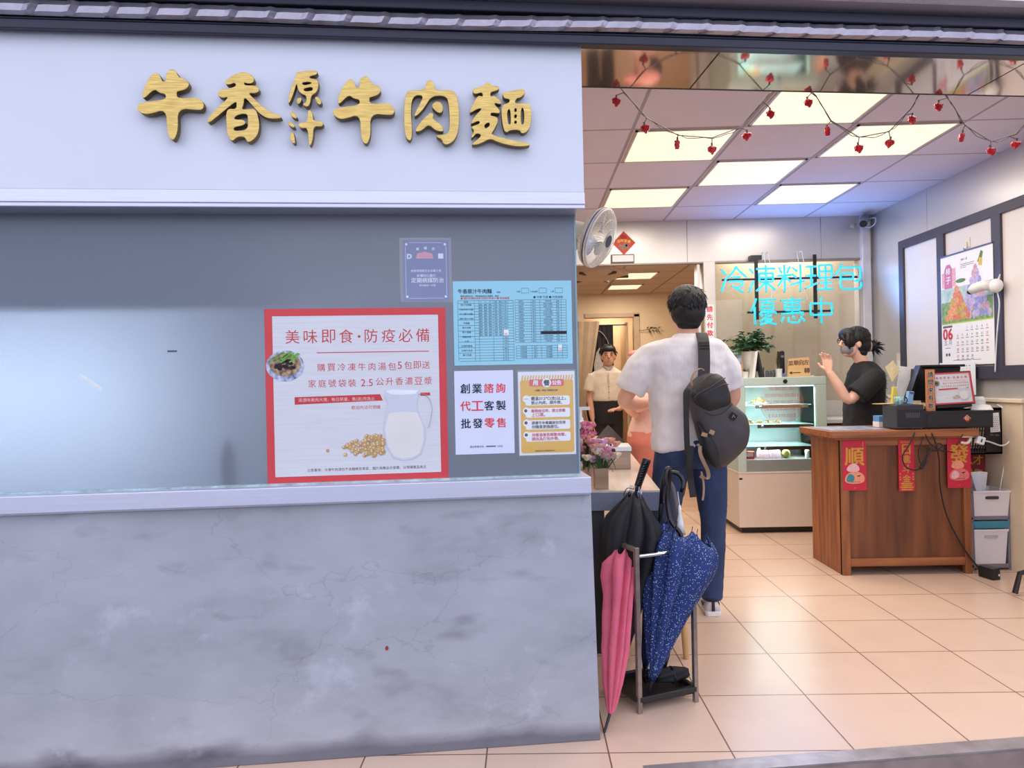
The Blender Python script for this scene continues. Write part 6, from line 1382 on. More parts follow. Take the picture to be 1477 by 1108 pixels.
g.tube(spline([(-.14, -.02, .0), (-.04, -.04, .01), (.04, -.04, .03), (.10, -.03, .0)], 5), .004, 5)
for i in range(16): a = q.uniform(-2.5, 2.5); leaf_mesh(g, Vector((-.05 + .01 * i, -.04, .015)), Vector((.4, -.3, math.sin(a))), .05, .012)
g.build('twig', mat('dusty_green_leaf', (98, 92, 52), .6, var=.3, scale=40), o)
# ------------------------------------------------------------------ people
V = Vector
def ering(c, rx, ry, n=20, yaw=0.0, tilt=0.0, p=2.0):
    out = []
    for j in range(n):
        a = 2 * PI * j / n; ca, sa = math.cos(a), math.sin(a)
        x = math.copysign(abs(ca) ** (2 / p), ca) * rx; y = math.copysign(abs(sa) ** (2 / p), sa) * ry
        z = x * tilt
        out.append(V((c[0] + x * math.cos(yaw) - y * math.sin(yaw), c[1] + x * math.sin(yaw) + y * math.cos(yaw), c[2] + z)))
    return out
def torso(mb, rows, yaw=0.0, p=2.3):
    mb.loft([ering(c, rx, ry, 24, yaw, tl, p) for c, rx, ry, tl in rows])
def limb(mb, pts, rad, n=14, dens=5):
    P = spline(pts, dens); R = []
    m = len(pts) - 1
    for i in range(len(P)):
        t = i / (len(P) - 1) * m; k = min(int(t), m - 1); R.append(rad[k] + (rad[k + 1] - rad[k]) * (t - k))
    mb.tube(P, R, n)
def hand(mb, w, d, nrm, size=1.0, curl=.5, side=1):
    d = V(d).normalized(); nrm = V(nrm); nrm = (nrm - d * nrm.dot(d)).normalized(); s_ = d.cross(nrm) * side; w = V(w); k = size
    rings = []
    for t, hw, th in ((0, .026, .019), (.03, .034, .017), (.065, .041, .016), (.088, .040, .013)):
        c = w + d * (t * k); rings.append([c + s_ * (hw * k * math.cos(2 * PI * j / 14)) + nrm * (th * k * math.sin(2 * PI * j / 14)) for j in range(14)])
    mb.loft(rings)
    for f_, (off, ln) in enumerate(((-.030, .066), (-.010, .076), (.010, .071), (.029, .056))):
        p = w + d * (.082 * k) + s_ * (off * k); dd = d + s_ * (off * 3.0); pts = [w + d * (.05 * k) + s_ * (off * .9 * k), p]
        for j in range(3):
            dd = (dd.normalized() + nrm * (curl * (.35 + .25 * j + .12 * f_))).normalized(); p = p + dd * (ln * k * (.45, .32, .26)[j]); pts.append(p)
        mb.tube(pts, [.0095 * k, .0095 * k, .0088 * k, .008 * k, .0062 * k], 9)
    p = w + d * (.022 * k) - s_ * (.026 * k); t1 = p - s_ * (.028 * k) + d * (.026 * k) + nrm * (.012 * k); t2 = t1 - s_ * (.008 * k) + d * (.030 * k) + nrm * (.012 * k)
    mb.tube([w + d * (.02 * k), p, t1, t2], [.013 * k, .013 * k, .0105 * k, .008 * k], 9)
def head(mb, c, f, r=(.074, .092, .112), chin=.115):
    """skull, jaw, nose, ears about centre c, face towards f (horizontal unit vector)"""
    f = V(f).normalized(); s_ = V((-f.y, f.x, 0)); up = V((0, 0, 1)) if abs(f.z) < .01 else (V((0, 0, 1)) - f * f.z).normalized(); c = V(c)
    M = Matrix((s_, f, up)).transposed()
    mb.ell(c + up * .012, r[0], r[1], r[2] * .96, 20, 12, M)
    mb.ell(c + f * .022 - up * .045, r[0] * .82, r[1] * .74, r[2] * .68, 18, 10, M)
    mb.ell(c + f * .052 - up * .088, .030, .028, .022, 12, 8, M)                       # chin
    mb.tube([c + f * .088 + up * .012, c + f * .103 - up * .022, c + f * .090 - up * .032], [.008, .0125, .010], 8)   # nose
    for k in (-1, 1):
        mb.ell(c + s_ * (k * (r[0] + .003)) - up * .018 - f * .004, .009, .018, .030, 10, 8, M)
        mb.ell(c + s_ * (k * .030) + f * .078 + up * .026, .017, .010, .007, 8, 6, M)   # brow
    return M
def face_parts(o, c, f, mouth=True):
    f = V(f).normalized(); s_ = V((-f.y, f.x, 0)); c = V(c); up = V((0, 0, 1)); M = Matrix((s_, f, up)).transposed()
    for k in (-1, 1): MB().ell(c + s_ * (k * .030) + f * .082 + up * .006, .011, .005, .004, 8, 6, M).build('eye', mat('dark_eye', (48, 38, 34), .4), o, smooth=True)
    g = MB()
    for k in (-1, 1): g.tube([c + s_ * (k * .016) + f * .091 + up * .026, c + s_ * (k * .032) + f * .089 + up * .031, c + s_ * (k * .046) + f * .078 + up * .026], .0038, 6)
    g.build('eyebrows', mat('brow_hair', (34, 26, 24), .8), o)
    if mouth: MB().tube([c + s_ * -.022 + f * .077 - up * .058, c + f * .086 - up * .060, c + s_ * .022 + f * .077 - up * .058], [.002, .0045, .002], 6).build('mouth', mat('lip', (170, 96, 88), .5), o, smooth=True)
M_skin = mat('skin', (222, 168, 142), .5, var=.05, scale=10, spec=.35); M_skin2 = mat('fair_skin', (234, 186, 160), .5, var=.04, scale=10, spec=.35); M_skin3 = mat('tan_skin', (206, 152, 122), .5, var=.05, scale=10, spec=.35)
M_hair = mat('black_hair', (15, 12, 12), .55, var=.3, scale=30, stretch=(4, 4, .6), bump=.3, bscale=90)
def hair_locks(g, c, f, n, seed, rx, ry, rz, ln, zmin=-.6, lift=.25, r=.011):
    """short locks lying on a hair cap; none over the face side f"""
    q = random.Random(seed); c = V(c); fv = V(f).normalized() if f else None
    for i in range(n):
        a = q.uniform(0, 2 * PI); z = q.uniform(zmin, 1); k = math.sqrt(max(0, 1 - z * z)); nv = V((k * math.cos(a), k * math.sin(a), z)); p = c + V((nv.x * rx, nv.y * ry, nv.z * rz)) * .97
        if fv and nv.dot(fv) > .15 and z < .62: continue
        down = (V((0, 0, -1)) - nv * nv.dot(V((0, 0, -1)))); down = down.normalized() if down.length > .1 else V((q.uniform(-1, 1), q.uniform(-1, 1), 0)).normalized()
        down = (down + V((q.uniform(-.35, .35), q.uniform(-.35, .35), q.uniform(-.1, .1)))).normalized(); l = ln * q.uniform(.6, 1.2); inw = -nv * (.10 * l)
        g.tube([p - nv * .012, p + down * l * .4 + nv * (lift * .008) + inw * .4, p + down * l + inw * 1.6 + nv * (lift * .012 * q.random())], [r, r * .9, r * .2], 6, flat=.35)
# --- customer with the backpack, seen from behind
o = thing('person', 'person in white T-shirt and blue jeans seen from behind, black backpack on right shoulder', 'person', (.90, 3.68, 0))
B = V((.90, 3.68, 0))
def L_(*p): return tuple(V(p) - B)
b = MB(); hc = L_(.885, 3.70, 1.648)
head(b, hc, (.10, 1, 0)); limb(b, [L_(.885, 3.685, 1.44), L_(.885, 3.685, 1.50), L_(.885, 3.69, 1.60)], [.066, .058, .058])
torso(b, [(L_(.885, 3.68, 1.46), .10, .065, 0), (L_(.885, 3.68, 1.40), .185, .09, 0), (L_(.88, 3.68, 1.2), .16, .10, 0), (L_(.875, 3.68, .98), .15, .10, 0), (L_(.875, 3.68, .84), .15, .105, 0)])
limb(b, [L_(.725, 3.68, 1.39), L_(.62, 3.69, 1.28), L_(.545, 3.72, 1.165), L_(.62, 3.86, 1.135), L_(.735, 3.97, 1.14)], [.055, .048, .041, .038, .027])
limb(b, [L_(1.045, 3.68, 1.39), L_(1.10, 3.69, 1.27), L_(1.125, 3.72, 1.155), L_(1.08, 3.86, 1.13), L_(.98, 3.97, 1.15)], [.055, .048, .041, .038, .027])
hand(b, L_(.735, 3.97, 1.14), (.7, .6, .25), (.5, -.6, .5), 1, .55, 1); hand(b, L_(.98, 3.97, 1.15), (-.7, .6, .25), (-.5, -.6, .5), 1, .55, -1)
for x0, x1, x2, y1, y2 in ((.80, .745, .69, 3.76, 3.82), (.975, 1.005, .993, 3.70, 3.71)): limb(b, [L_(x0, 3.68, .88), L_(x1, y1, .48), L_(x2, y2, .08)], [.08, .05, .04])
b.build('body', M_skin, o, smooth=True, remesh=.006, smit=3)
h = MB(); h.ell(V(hc) + V((0, -.012, .030)), .101, .106, .098, 24, 14); h.ell(V(hc) + V((0, -.035, -.025)), .092, .076, .085, 20, 12); h.ell(V(hc) + V((0, -.042, -.080)), .066, .048, .045, 16, 10)
hair_locks(h, V(hc) + V((0, -.012, .030)), (0, 1, 0), 620, 3, .102, .107, .099, .042, -.75, .1, .006)
h.build('hair', M_hair, o, smooth=True)
sh_ = MB(); M_tee = mat('white_cotton', (228, 222, 222), .85, var=.03, bump=.8, bscale=9, stretch=(2.2, 1.5, .55))
torso(sh_, [(L_(.885, 3.685, 1.505), .066, .062, 0), (L_(.885, 3.685, 1.485), .085, .07, 0), (L_(.876, 3.682, 1.475), .165, .088, 0), (L_(.862, 3.68, 1.445), .232, .105, 0), (L_(.866, 3.68, 1.36), .236, .122, 0), (L_(.88, 3.68, 1.20), .208, .128, 0), (L_(.875, 3.68, 1.05), .198, .126, .02), (L_(.87, 3.68, .95), .194, .128, .06), (L_(.87, 3.68, .90), .194, .13, .09)])
limb(sh_, [L_(.705, 3.68, 1.390), L_(.632, 3.685, 1.325), L_(.566, 3.70, 1.212)], [.084, .088, .082]); limb(sh_, [L_(1.03, 3.68, 1.385), L_(1.085, 3.69, 1.31), L_(1.115, 3.70, 1.205)], [.085, .078, .072])
sh_.build('t_shirt', M_tee, o, smooth=True, remesh=.010, smit=6, disp=(.13, .030))
j = MB(); M_jean = mat('dark_blue_denim', (42, 60, 96), .8, var=.28, scale=9, stretch=(1.4, 1.4, .5), bump=.3, bscale=22)
torso(j, [(L_(.875, 3.68, 1.0), .166, .122, 0), (L_(.88, 3.68, .93), .180, .130, 0), (L_(.885, 3.68, .86), .188, .135, 0), (L_(.89, 3.68, .80), .180, .12, 0)])
limb(j, [L_(.795, 3.68, .86), L_(.765, 3.71, .66), L_(.745, 3.76, .48), L_(.70, 3.81, .24), L_(.69, 3.83, .08)], [.104, .090, .072, .066, .062]); limb(j, [L_(.978, 3.68, .86), L_(.995, 3.69, .66), L_(1.005, 3.70, .48), L_(1.0, 3.72, .24), L_(.992, 3.72, .075)], [.102, .085, .067, .064, .062])
j.build('jeans', M_jean, o, smooth=True, remesh=.010, smit=3, disp=(.07, .010))
def sneaker(o, x, y, yaw, nm=('sneaker',)):
    M = Matrix.Rotation(yaw, 3, 'Z'); c = V((x, y, 0))
    def T(p): return tuple(c + M @ V(p))
    g = MB(); rings = []
    for t, w_, h_ in ((-.085, .030, .075), (-.07, .040, .090), (-.02, .042, .088), (.04, .044, .070), (.10, .048, .056), (.15, .044, .046), (.178, .026, .036)):
        rings.append([T((w_ * math.cos(a) * (1 if math.sin(a) > 0 else 1.05), t, .020 + (h_ - .02) * max(0, math.sin(a)) + .0)) for a in [2 * PI * k / 16 for k in range(16)]])
    s1 = g.loft(rings).build('sneaker', mat('light_grey_upper', (206, 202, 202), .7, var=.08, scale=80), o, smooth=True)
    g = MB(); rings = []
    for t, w_ in ((-.095, .028), (-.085, .040), (-.02, .044), (.06, .047), (.12, .051), (.165, .042), (.188, .022)):
        rings.append([T((w_, t, 0)), T((w_ * 1.05, t, .026 if t < 0 else .02)), T((-w_ * 1.05, t, .026 if t < 0 else .02)), T((-w_, t, 0))])
    g.loft(rings).build('sole', mat('white_rubber', (228, 224, 220), .5), s1, bevel=.004)
    MB().obox(T((0, -.086, .050)), (.016, .012, .050), M).obox(T((.043, 0, .045)), (.006, .05, .018), M).obox(T((-.043, 0, .045)), (.006, .05, .018), M).build('black_stripe', mat('black_overlay', (34, 33, 38), .5), s1, bevel=.003); MB().tube([T((.036 * math.cos(2 * PI * k / 16), -.035 + .045 * math.sin(2 * PI * k / 16), .084)) for k in range(16)], .012, 8, closed=True).build('collar', mat('black_collar', (36, 35, 40), .8), s1, smooth=True)
sneaker(o, .992 - .90, 3.745 - 3.68, -.08); sneaker(o, .688 - .90, 3.86 - 3.68, .1)

# --- backpack slung from the right shoulder
bp_ = thing('backpack', 'black and dark grey backpack hanging from the right shoulder of the white T-shirt', 'backpack', (1.0, 3.47, .80)); BB = V((1.0, 3.47, .80))
def puff(outl, y0, depth, back=.05, it=2, n=7):
    P = chaikin(outl, it); cx = sum(p[0] for p in P) / len(P); cz = sum(p[1] for p in P) / len(P); g = MB(); rings = []
    for i in range(n):
        t = PI / 2 * i / (n - 1) * .94; k = math.cos(t) ** .55; rings.append([V((cx + (p[0] - cx) * k, y0 - depth * math.sin(t), cz + (p[1] - cz) * k)) - BB for p in P])
    rings.insert(0, [V((cx + (p[0] - cx) * .93, y0 + back, cz + (p[1] - cz) * .93)) - BB for p in P])
    return g.loft(rings)
M_bk = mat('black_nylon', (38, 34, 35), .6, var=.15, scale=20, bump=.2, bscale=40); M_bkg = mat('dark_grey_nylon', (66, 61, 63), .55, var=.12, scale=14, bump=.2, bscale=25); M_bkb = mat('deep_black_nylon', (24, 21, 23), .6)
puff([(0.811, 1.206), (0.859, 1.259), (0.904, 1.291), (0.954, 1.297), (0.998, 1.282), (1.022, 1.241), (1.035, 1.183), (1.045, 1.139), (1.102, 1.102), (1.130, 1.065), (1.142, 0.992), (1.128, 0.919), (1.068, 0.855), (1.010, 0.809), (0.952, 0.824), (0.916, 0.858), (0.889, 0.953), (0.856, 1.070), (0.839, 1.129), (0.829, 1.172)], 3.50, .085).build('main_pocket', M_bkg, bp_, smooth=True, disp=(.12, .018))
puff([(0.836, 1.194), (0.881, 1.248), (0.954, 1.294), (0.998, 1.282), (1.022, 1.241), (1.035, 1.183), (1.038, 1.125), (0.965, 1.097), (0.914, 1.091), (0.864, 1.121), (0.843, 1.158)], 3.46, .065, .04).build('top_pocket', M_bk, bp_, smooth=True, disp=(.09, .014))
puff([(0.852, 1.070), (0.891, 1.02), (0.945, 0.974), (0.968, 0.908), (0.966, 0.815), (0.948, 0.818), (0.912, 0.855), (0.885, 0.953)], 3.445, .03, .05).build('side_pocket', M_bkb, bp_, smooth=True)
g = MB(); g.tube([V(p) - BB for p in spline([(.848, 3.425, 1.172), (.875, 3.40, 1.20), (.917, 3.388, 1.222), (.96, 3.388, 1.25), (.997, 3.40, 1.268)], 5)], .0045, 6, flat=.6); g.tube([V(p) - BB for p in spline([(.850, 3.43, 1.16), (.88, 3.405, 1.185), (.92, 3.392, 1.205), (.98, 3.39, 1.235), (1.015, 3.41, 1.235)], 5)], .0035, 6, flat=.6)
g.build('zip', mat('grey_zip', (78, 72, 72), .4), bp_, smooth=True)
g = MB(); g.tube([V(p) - BB for p in spline([(.885, 3.395, 1.105), (.93, 3.378, 1.085), (.98, 3.378, 1.10), (1.03, 3.40, 1.14)], 5)], .004, 6, flat=.6); g.build('seam_piping', M_bkb, bp_, smooth=True)
def strap(name, pts, w_, m, th=.006, wd=(1, 0, 0)):
    g = MB(); P = spline(pts, 6); rings = []
    for i, p in enumerate(P):
        t = (P[min(i + 1, len(P) - 1)] - P[max(i - 1, 0)]).normalized(); s_ = V(wd); s_ = (s_ - t * s_.dot(t)).normalized(); n_ = t.cross(s_)
        rings.append([p - BB + s_ * (w_ / 2 * a) + n_ * (th / 2 * b_) for a, b_ in ((-1, -1), (1, -1), (1, 1), (-1, 1))])
    return g.loft(rings).build(name, m, bp_, bevel=.001)
s1 = strap('shoulder_strap', [(.917, 3.50, 1.27), (.925, 3.515, 1.34), (.932, 3.54, 1.42), (.940, 3.585, 1.478), (.946, 3.66, 1.508), (.95, 3.74, 1.47), (.955, 3.80, 1.38), (.96, 3.815, 1.24), (.955, 3.79, 1.12)], .058, M_bk, .012)
g = MB()
for z in (1.455, 1.44, 1.425): g.obox(tuple(V((.934, 3.548 - (1.455 - z) * .55, z)) - BB), (.05, .004, .004))
g.build('strap_loops', M_bkb, s1)
strap('hanging_strap', [(.845, 3.47, 1.215), (.818, 3.46, 1.20), (.815, 3.455, 1.12), (.814, 3.455, 1.03), (.818, 3.46, .90), (.830, 3.47, .80), (.835, 3.47, .71)], .028, M_bkb, .005)
strap('hanging_strap', [(.835, 3.46, .93), (.826, 3.46, .84), (.833, 3.47, .76), (.842, 3.46, .67)], .032, M_bkb, .006)
M_tan = mat('tan_webbing', (168, 138, 108), .7)
strap('grab_loop', [(.842, 3.44, 1.235), (.838, 3.43, 1.265), (.856, 3.43, 1.302), (.885, 3.44, 1.318), (.905, 3.45, 1.308)], .014, M_tan, .005, (.3, -1, 0))
strap('tan_strap', [(.876, 3.44, .93), (.876, 3.435, .89), (.895, 3.43, .84), (.910, 3.43, .805), (.912, 3.43, .775), (.895, 3.43, .768), (.872, 3.435, .782)], .018, M_tan, .004, (1, -.5, 0)); strap('tan_strap', [(.883, 3.45, .80), (.893, 3.45, .74), (.892, 3.45, .69), (.886, 3.45, .655)], .010, M_tan, .003)
MB().obox(tuple(V((.927, 3.405, 1.0)) - BB), (.026, .008, .022), Matrix.Rotation(.4, 3, 'Y')).obox(tuple(V((.894, 3.42, .988)) - BB), (.030, .010, .02), Matrix.Rotation(.3, 3, 'Y')).build('buckle', M_tan, bp_, bevel=.002)
tg = MB().obox(tuple(V((1.035, 3.408, 1.077)) - BB), (.034, .004, .034), Matrix.Rotation(-.45, 3, 'Z') @ Matrix.Rotation(.65, 3, 'Y')).build('badge', M_bkb, bp_, bevel=.001)
MB().tube([V(p) - BB for p in ((1.028, 3.402, 1.07), (1.034, 3.40, 1.085), (1.042, 3.403, 1.072))], .0018, 5).build('badge_mark', mat('pale_thread', (170, 166, 166), .6), tg)

# --- woman behind the counter, in profile
o = thing('person', 'person in black T-shirt with dark hair in a bun, glasses and mask, behind the counter', 'person', (2.57, 5.22, 0)); B = V((2.57, 5.22, 0))
b = MB(); hc = L_(2.500, 5.22, 1.525); fdir = (-1, -.12, 0)
head(b, hc, fdir, (.070, .088, .105)); limb(b, [L_(2.58, 5.22, 1.30), L_(2.56, 5.22, 1.38), L_(2.515, 5.22, 1.46)], [.062, .048, .050])
torso(b, [(L_(2.58, 5.22, 1.34), .06, .08, 0), (L_(2.585, 5.22, 1.27), .085, .155, 0), (L_(2.57, 5.22, 1.1), .095, .135, 0), (L_(2.57, 5.22, .95), .09, .13, 0), (L_(2.57, 5.22, .82), .10, .15, 0)])
limb(b, [L_(2.575, 5.07, 1.27), L_(2.47, 5.045, 1.18), L_(2.375, 5.04, 1.095), L_(2.305, 5.05, 1.20), L_(2.245, 5.06, 1.305)], [.050, .044, .036, .036, .024])
limb(b, [L_(2.595, 5.37, 1.27), L_(2.58, 5.40, 1.12), L_(2.57, 5.40, 1.0), L_(2.53, 5.36, .88), L_(2.49, 5.32, .80)], [.050, .042, .034, .032, .024])
hand(b, L_(2.245, 5.06, 1.305), (-.10, .12, 1), (-.75, -.6, -.1), .98, .62, 1); hand(b, L_(2.49, 5.32, .80), (-.4, -.3, -1), (0, -1, .2), .92, .5, 1)
for y in (5.13, 5.31): limb(b, [L_(2.57, y, .84), L_(2.57, y, .45), L_(2.58, y, .08)], [.085, .055, .04]); b.tube([L_(2.61, y, .04), L_(2.50, y, .04), L_(2.40, y, .03)], [.035, .04, .028], 10)
b.build('body', M_skin2, o, smooth=True, remesh=.0048, smit=2)
h = MB(); hv = V(hc); h.ell(hv + V((.028, 0, .030)), .100, .086, .092, 20, 12); h.ell(hv + V((.055, 0, -.02)), .075, .076, .082, 18, 10); h.ell(hv + V((.052, 0, -.075)), .050, .060, .05, 14, 8)
h.ell(hv + V((-.040, 0, .055)), .062, .076, .056, 16, 10); h.ell(hv + V((-.040, -.040, .012)), .046, .042, .062, 14, 10); h.ell(hv + V((-.035, .042, .0)), .040, .036, .055, 12, 8); h.tube([hv + V((-.062, -.062, .06)), hv + V((-.070, -.068, .0)), hv + V((-.058, -.070, -.055))], [.016, .016, .005], 8); h.tube([hv + V((-.085, -.02, .05)), hv + V((-.088, -.04, .01))], [.02, .008], 8)
hair_locks(h, hv + V((.028, 0, .028)), fdir, 300, 5, .101, .087, .094, .05, -.45, .1, .006); h.build('hair', M_hair, o, smooth=True)
h = MB(); bc = hv + V((.142, -.01, -.035)); h.ell(bc, .034, .036, .042, 14, 10); q = random.Random(9)
for i in range(40):
    d = V((q.uniform(-.1, 1), q.uniform(-.7, .7), q.uniform(-1, 1))).normalized(); h.tube([bc + d * .025, bc + d * .05 + V((.006, 0, -.004)), bc + d * q.uniform(.055, .085) + V((.012, 0, -.012))], [.006, .004, .0005], 5)
h.build('bun', M_hair, o, smooth=True); MB().tube([bc + V((-.024, .030 * math.cos(2 * PI * i / 16), .036 * math.sin(2 * PI * i / 16))) for i in range(16)], .007, 7, closed=True).build('hair_tie', mat('tan_scrunchie', (190, 160, 130), .7), o, smooth=True)
M_tb = mat('black_cotton', (30, 27, 29), .85, var=.12, bump=.3, bscale=14)
t_ = MB(); torso(t_, [(L_(2.578, 5.22, 1.375), .058, .070, 0), (L_(2.582, 5.22, 1.345), .080, .11, 0), (L_(2.590, 5.22, 1.29), .106, .178, 0), (L_(2.585, 5.22, 1.2), .122, .175, 0), (L_(2.572, 5.22, 1.08), .130, .168, 0), (L_(2.568, 5.22, .97), .132, .168, 0), (L_(2.568, 5.22, .88), .136, .17, 0)])
limb(t_, [L_(2.59, 5.08, 1.265), L_(2.50, 5.035, 1.19), L_(2.425, 5.03, 1.125)], [.078, .080, .082]); limb(t_, [L_(2.60, 5.36, 1.27), L_(2.57, 5.40, 1.13)], [.078, .08])
t_.build('t_shirt', M_tb, o, smooth=True, remesh=.009, smit=4, disp=(.09, .018))
g = MB(); q = random.Random(3)
for i in range(16): z = 1.28 - .018 * i; g.obox(L_(2.695 + .012 * math.sin(PI * (z - 1) * 2), 5.165 - q.uniform(-.0, .02), z), (.006, q.uniform(.01, .05), .008), Matrix.Rotation(q.uniform(-.6, .6), 3, 'X'))
g.build('back_print', mat('pale_shirt_print', (186, 186, 190), .8), o)
s_ = MB(); torso(s_, [(L_(2.568, 5.22, .93), .118, .155, 0), (L_(2.57, 5.22, .84), .128, .172, 0), (L_(2.575, 5.22, .5), .135, .19, 0), (L_(2.58, 5.22, .16), .14, .20, 0)]); s_.build('skirt', mat('black_skirt_cloth', (34, 29, 30), .85), o, smooth=True)
g = MB(); e0 = hv + V((-.088, 0, .012))
for k in (-1, 1): g.tube([e0 + V((-.004, k * .030 + .024 * math.cos(2 * PI * i / 16), .019 * math.sin(2 * PI * i / 16))) for i in range(16)], .0028, 5, closed=True); g.tube([e0 + V((-.002, k * .054, .006)), hv + V((-.03, k * .072, .008)), hv + V((.01, k * .074, .0))], .0026, 5)
g.build('glasses', M_black, o)
g = MB(); Mh = Matrix.Rotation(PI / 2, 3, 'Z'); g.ell(hv + V((-.036, 0, -.050)), .058, .060, .060, 18, 12); g.tube([hv + V((-.06, -.05, -.04)), hv + V((-.01, -.071, -.02))], .0016, 4); g.build('mask', mat('grey_mask', (138, 132, 136), .7), o, smooth=True)

# --- cook in the kitchen doorway
o = thing('person', 'person in cream short-sleeved shirt and black trousers standing at the kitchen doorway', 'person', (.93, 7.5, 0)); B = V((.93, 7.5, 0))
b = MB(); hc = L_(.925, 7.46, 1.545); head(b, hc, (-.05, -1, 0), (.072, .088, .108)); limb(b, [L_(.92, 7.5, 1.36), L_(.92, 7.49, 1.42), L_(.922, 7.475, 1.50)], [.06, .05, .052])
torso(b, [(L_(.92, 7.5, 1.40), .09, .06, 0), (L_(.915, 7.5, 1.34), .165, .085, 0), (L_(.91, 7.5, 1.15), .14, .09, 0), (L_(.91, 7.5, .95), .14, .09, 0), (L_(.91, 7.5, .82), .145, .095, 0)])
limb(b, [L_(.755, 7.5, 1.34), L_(.735, 7.5, 1.20), L_(.722, 7.49, 1.08), L_(.728, 7.44, .95), L_(.735, 7.40, .86)], [.05, .043, .036, .033, .024]); hand(b, L_(.735, 7.40, .86), (.05, -.15, -1), (1, 0, 0), .95, .3, -1)
limb(b, [L_(1.075, 7.5, 1.34), L_(1.10, 7.5, 1.2), L_(1.11, 7.49, 1.08), L_(1.06, 7.36, 1.0), L_(1.0, 7.28, .97)], [.05, .043, .036, .033, .024]); hand(b, L_(1.0, 7.28, .97), (-.7, -.6, 0), (0, 0, -1), .95, .4, 1)
for x in (.83, .99): limb(b, [L_(x, 7.5, .84), L_(x, 7.49, .45), L_(x, 7.5, .08)], [.08, .052, .04])
b.build('body', M_skin3, o, smooth=True, remesh=.006, smit=2); face_parts(o, hc, (-.05, -1, 0))
h = MB(); hv = V(hc); h.ell(hv + V((0, .02, .042)), .090, .096, .082, 18, 12); h.ell(hv + V((0, .05, -.02)), .078, .06, .07, 14, 8); h.ell(hv + V((.0, -.058, .068)), .068, .040, .034, 14, 8); hair_locks(h, hv + V((0, .016, .036)), (0, -1, 0), 170, 8, .092, .098, .092, .05, -.2, .5); h.build('hair', M_hair, o, smooth=True)
t_ = MB(); torso(t_, [(L_(.92, 7.495, 1.435), .060, .058, 0), (L_(.92, 7.5, 1.405), .10, .075, 0), (L_(.915, 7.5, 1.36), .175, .098, 0), (L_(.912, 7.5, 1.25), .185, .112, 0), (L_(.91, 7.5, 1.15), .172, .116, 0), (L_(.91, 7.5, 1.065), .170, .118, 0), (L_(.91, 7.5, 1.05), .160, .11, 0)])
limb(t_, [L_(.77, 7.5, 1.335), L_(.735, 7.5, 1.25), L_(.72, 7.5, 1.165)], [.07, .072, .074]); limb(t_, [L_(1.06, 7.5, 1.335), L_(1.095, 7.5, 1.25), L_(1.11, 7.5, 1.165)], [.07, .072, .074])
ts = t_.build('shirt', mat('cream_shirt_cloth', (226, 208, 186), .8, var=.03, bump=.3, bscale=14), o, smooth=True, remesh=.010, smit=3, disp=(.09, .012))
g = MB(); g.bx(*(lambda a: (a[0] - .008, a[0] + .008, a[1] - .004, a[1], a[2], a[2] + .30))(L_(.915, 7.385, 1.06))); g.build('placket', mat('cream_placket', (214, 194, 172), .8), o)
for k in range(5): MB().ell(L_(.915, 7.378, 1.09 + .06 * k), .005, .003, .005, 8, 6).build('button', mat('horn_button', (150, 120, 96), .4), o)
g = MB().tube([L_(.865, 7.455, 1.435), L_(.90, 7.42, 1.40), L_(.917, 7.415, 1.385)], [.012, .014, .006], 8, flat=.5).tube([L_(.975, 7.455, 1.435), L_(.94, 7.42, 1.40), L_(.920, 7.415, 1.385)], [.012, .014, .006], 8, flat=.5); g.build('collar', mat('grey_collar', (168, 164, 170), .8), o, smooth=True)
j = MB(); torso(j, [(L_(.91, 7.5, 1.08), .158, .11, 0), (L_(.91, 7.5, .95), .170, .115, 0), (L_(.91, 7.5, .80), .165, .11, 0)])
for x in (.83, .99): limb(j, [L_(x, 7.5, .85), L_(x, 7.49, .45), L_(x, 7.5, .05)], [.092, .075, .068])
j.build('trousers', mat('black_trouser_cloth', (28, 26, 28), .8), o, smooth=True, remesh=.010, smit=2)
for x in (.83, .99): MB().tube([L_(x, 7.54, .035), L_(x, 7.44, .04), L_(x, 7.33, .03)], [.034, .042, .026], 10).build('shoe', M_black, o, smooth=True)

# --- helper in pink, mostly hidden behind the customer
o = thing('person', 'person in pale pink shirt, pink cap and coral apron, half hidden behind the white T-shirt', 'person', (.87, 5.0, 0)); B = V((.87, 5.0, 0))
b = MB(); hc = L_(.945, 5.0, 1.405); head(b, hc, (-1, .15, 0), (.070, .086, .104)); limb(b, [L_(.96, 5.0, 1.18), L_(.955, 5.0, 1.26), L_(.95, 5.0, 1.34)], [.06, .048, .05])
torso(b, [(L_(.96, 5.0, 1.22), .06, .08, 0), (L_(.955, 5.0, 1.15), .085, .15, 0), (L_(.91, 5.0, 1.0), .10, .14, 0), (L_(.89, 5.0, .78), .11, .15, 0)])
limb(b, [L_(.955, 4.86, 1.17), L_(.84, 4.84, 1.12), L_(.735, 4.84, 1.085), L_(.83, 4.95, 1.01), L_(.91, 5.03, .98)], [.05, .044, .037, .033, .024]); hand(b, L_(.91, 5.03, .98), (.5, .8, -.2), (0, 0, -1), .9, .4, 1)
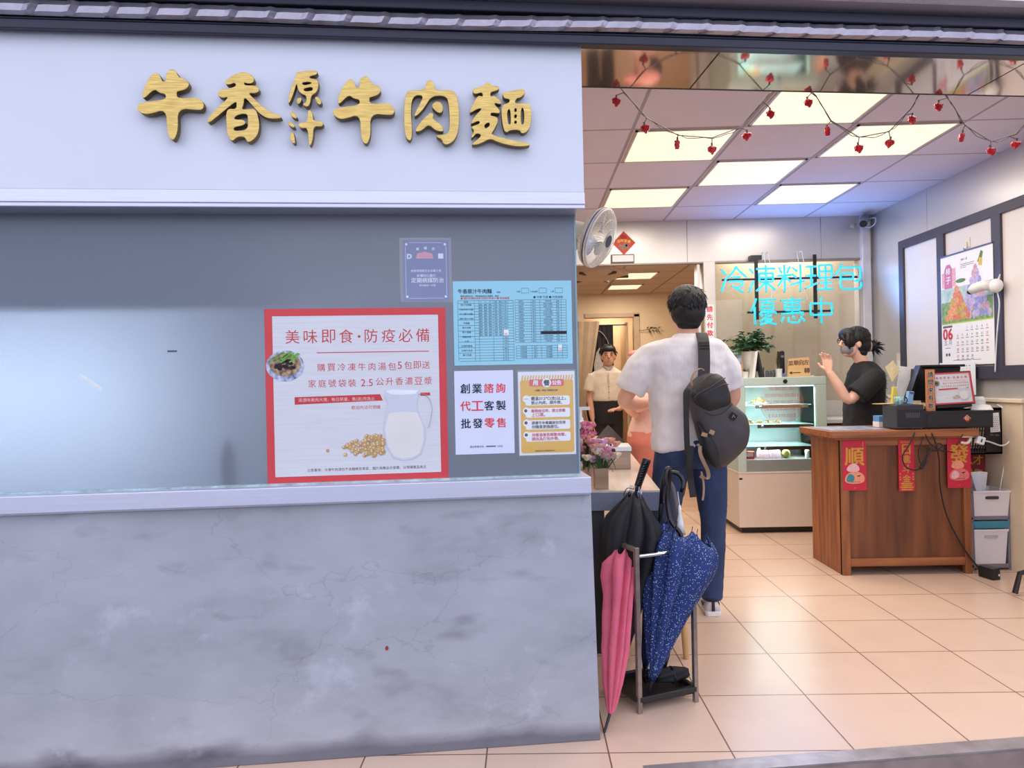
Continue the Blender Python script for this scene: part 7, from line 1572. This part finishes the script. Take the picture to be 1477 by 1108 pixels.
limb(b, [L_(.955, 5.14, 1.17), L_(.90, 5.20, 1.06), L_(.88, 5.2, .98), L_(.92, 5.14, .97)], [.05, .044, .036, .026]); hand(b, L_(.92, 5.14, .97), (.3, -.7, 0), (0, 0, -1), .9, .4, 1)
for y in (4.92, 5.08): limb(b, [L_(.88, y, .82), L_(.87, y, .45), L_(.88, y, .08)], [.08, .052, .04]); b.tube([L_(.91, y, .04), L_(.80, y, .04), L_(.71, y, .03)], [.035, .04, .028], 10)
b.build('body', M_skin2, o, smooth=True, remesh=.006, smit=2); face_parts(o, hc, (-1, .15, 0))
hv = V(hc); h = MB(); h.ell(hv + V((.025, 0, .0)), .085, .082, .09, 16, 10); h.build('hair', M_hair, o, smooth=True)
M_cap = mat('pink_cap_cloth', (232, 150, 140), .8, var=.05)
g = MB(); g.ell(hv + V((.0, 0, .050)), .096, .084, .055, 18, 10); cp = g.build('cap', M_cap, o, smooth=True)
g = MB(); g.ell(hv + V((-.118, .012, .062)), .068, .056, .024, 16, 8, Matrix.Rotation(-.12, 3, 'Y')); g.build('visor', M_cap, cp, smooth=True)
t_ = MB(); torso(t_, [(L_(.96, 5.0, 1.245), .058, .07, 0), (L_(.96, 5.0, 1.21), .085, .12, 0), (L_(.955, 5.0, 1.16), .110, .172, 0), (L_(.93, 5.0, 1.04), .125, .165, 0), (L_(.895, 5.0, .92), .135, .165, 0), (L_(.885, 5.0, .86), .14, .168, 0)])
limb(t_, [L_(.945, 4.87, 1.165), L_(.86, 4.83, 1.13), L_(.765, 4.83, 1.10)], [.075, .074, .070]); limb(t_, [L_(.945, 5.13, 1.165), L_(.88, 5.19, 1.09)], [.075, .074])
t_.build('shirt', mat('pale_pink_cloth', (236, 188, 172), .85, var=.03, bump=.3, bscale=12), o, smooth=True, remesh=.010, smit=4, disp=(.08, .016))
j = MB(); torso(j, [(L_(.885, 5.0, .90), .134, .165, 0), (L_(.89, 5.0, .80), .145, .185, 0), (L_(.895, 5.0, .5), .152, .20, 0), (L_(.895, 5.0, .16), .155, .20, 0)]); j.build('apron', mat('coral_apron_cloth', (206, 116, 96), .8, var=.06, bump=.3, bscale=12), o, smooth=True, disp=(.10, .02))
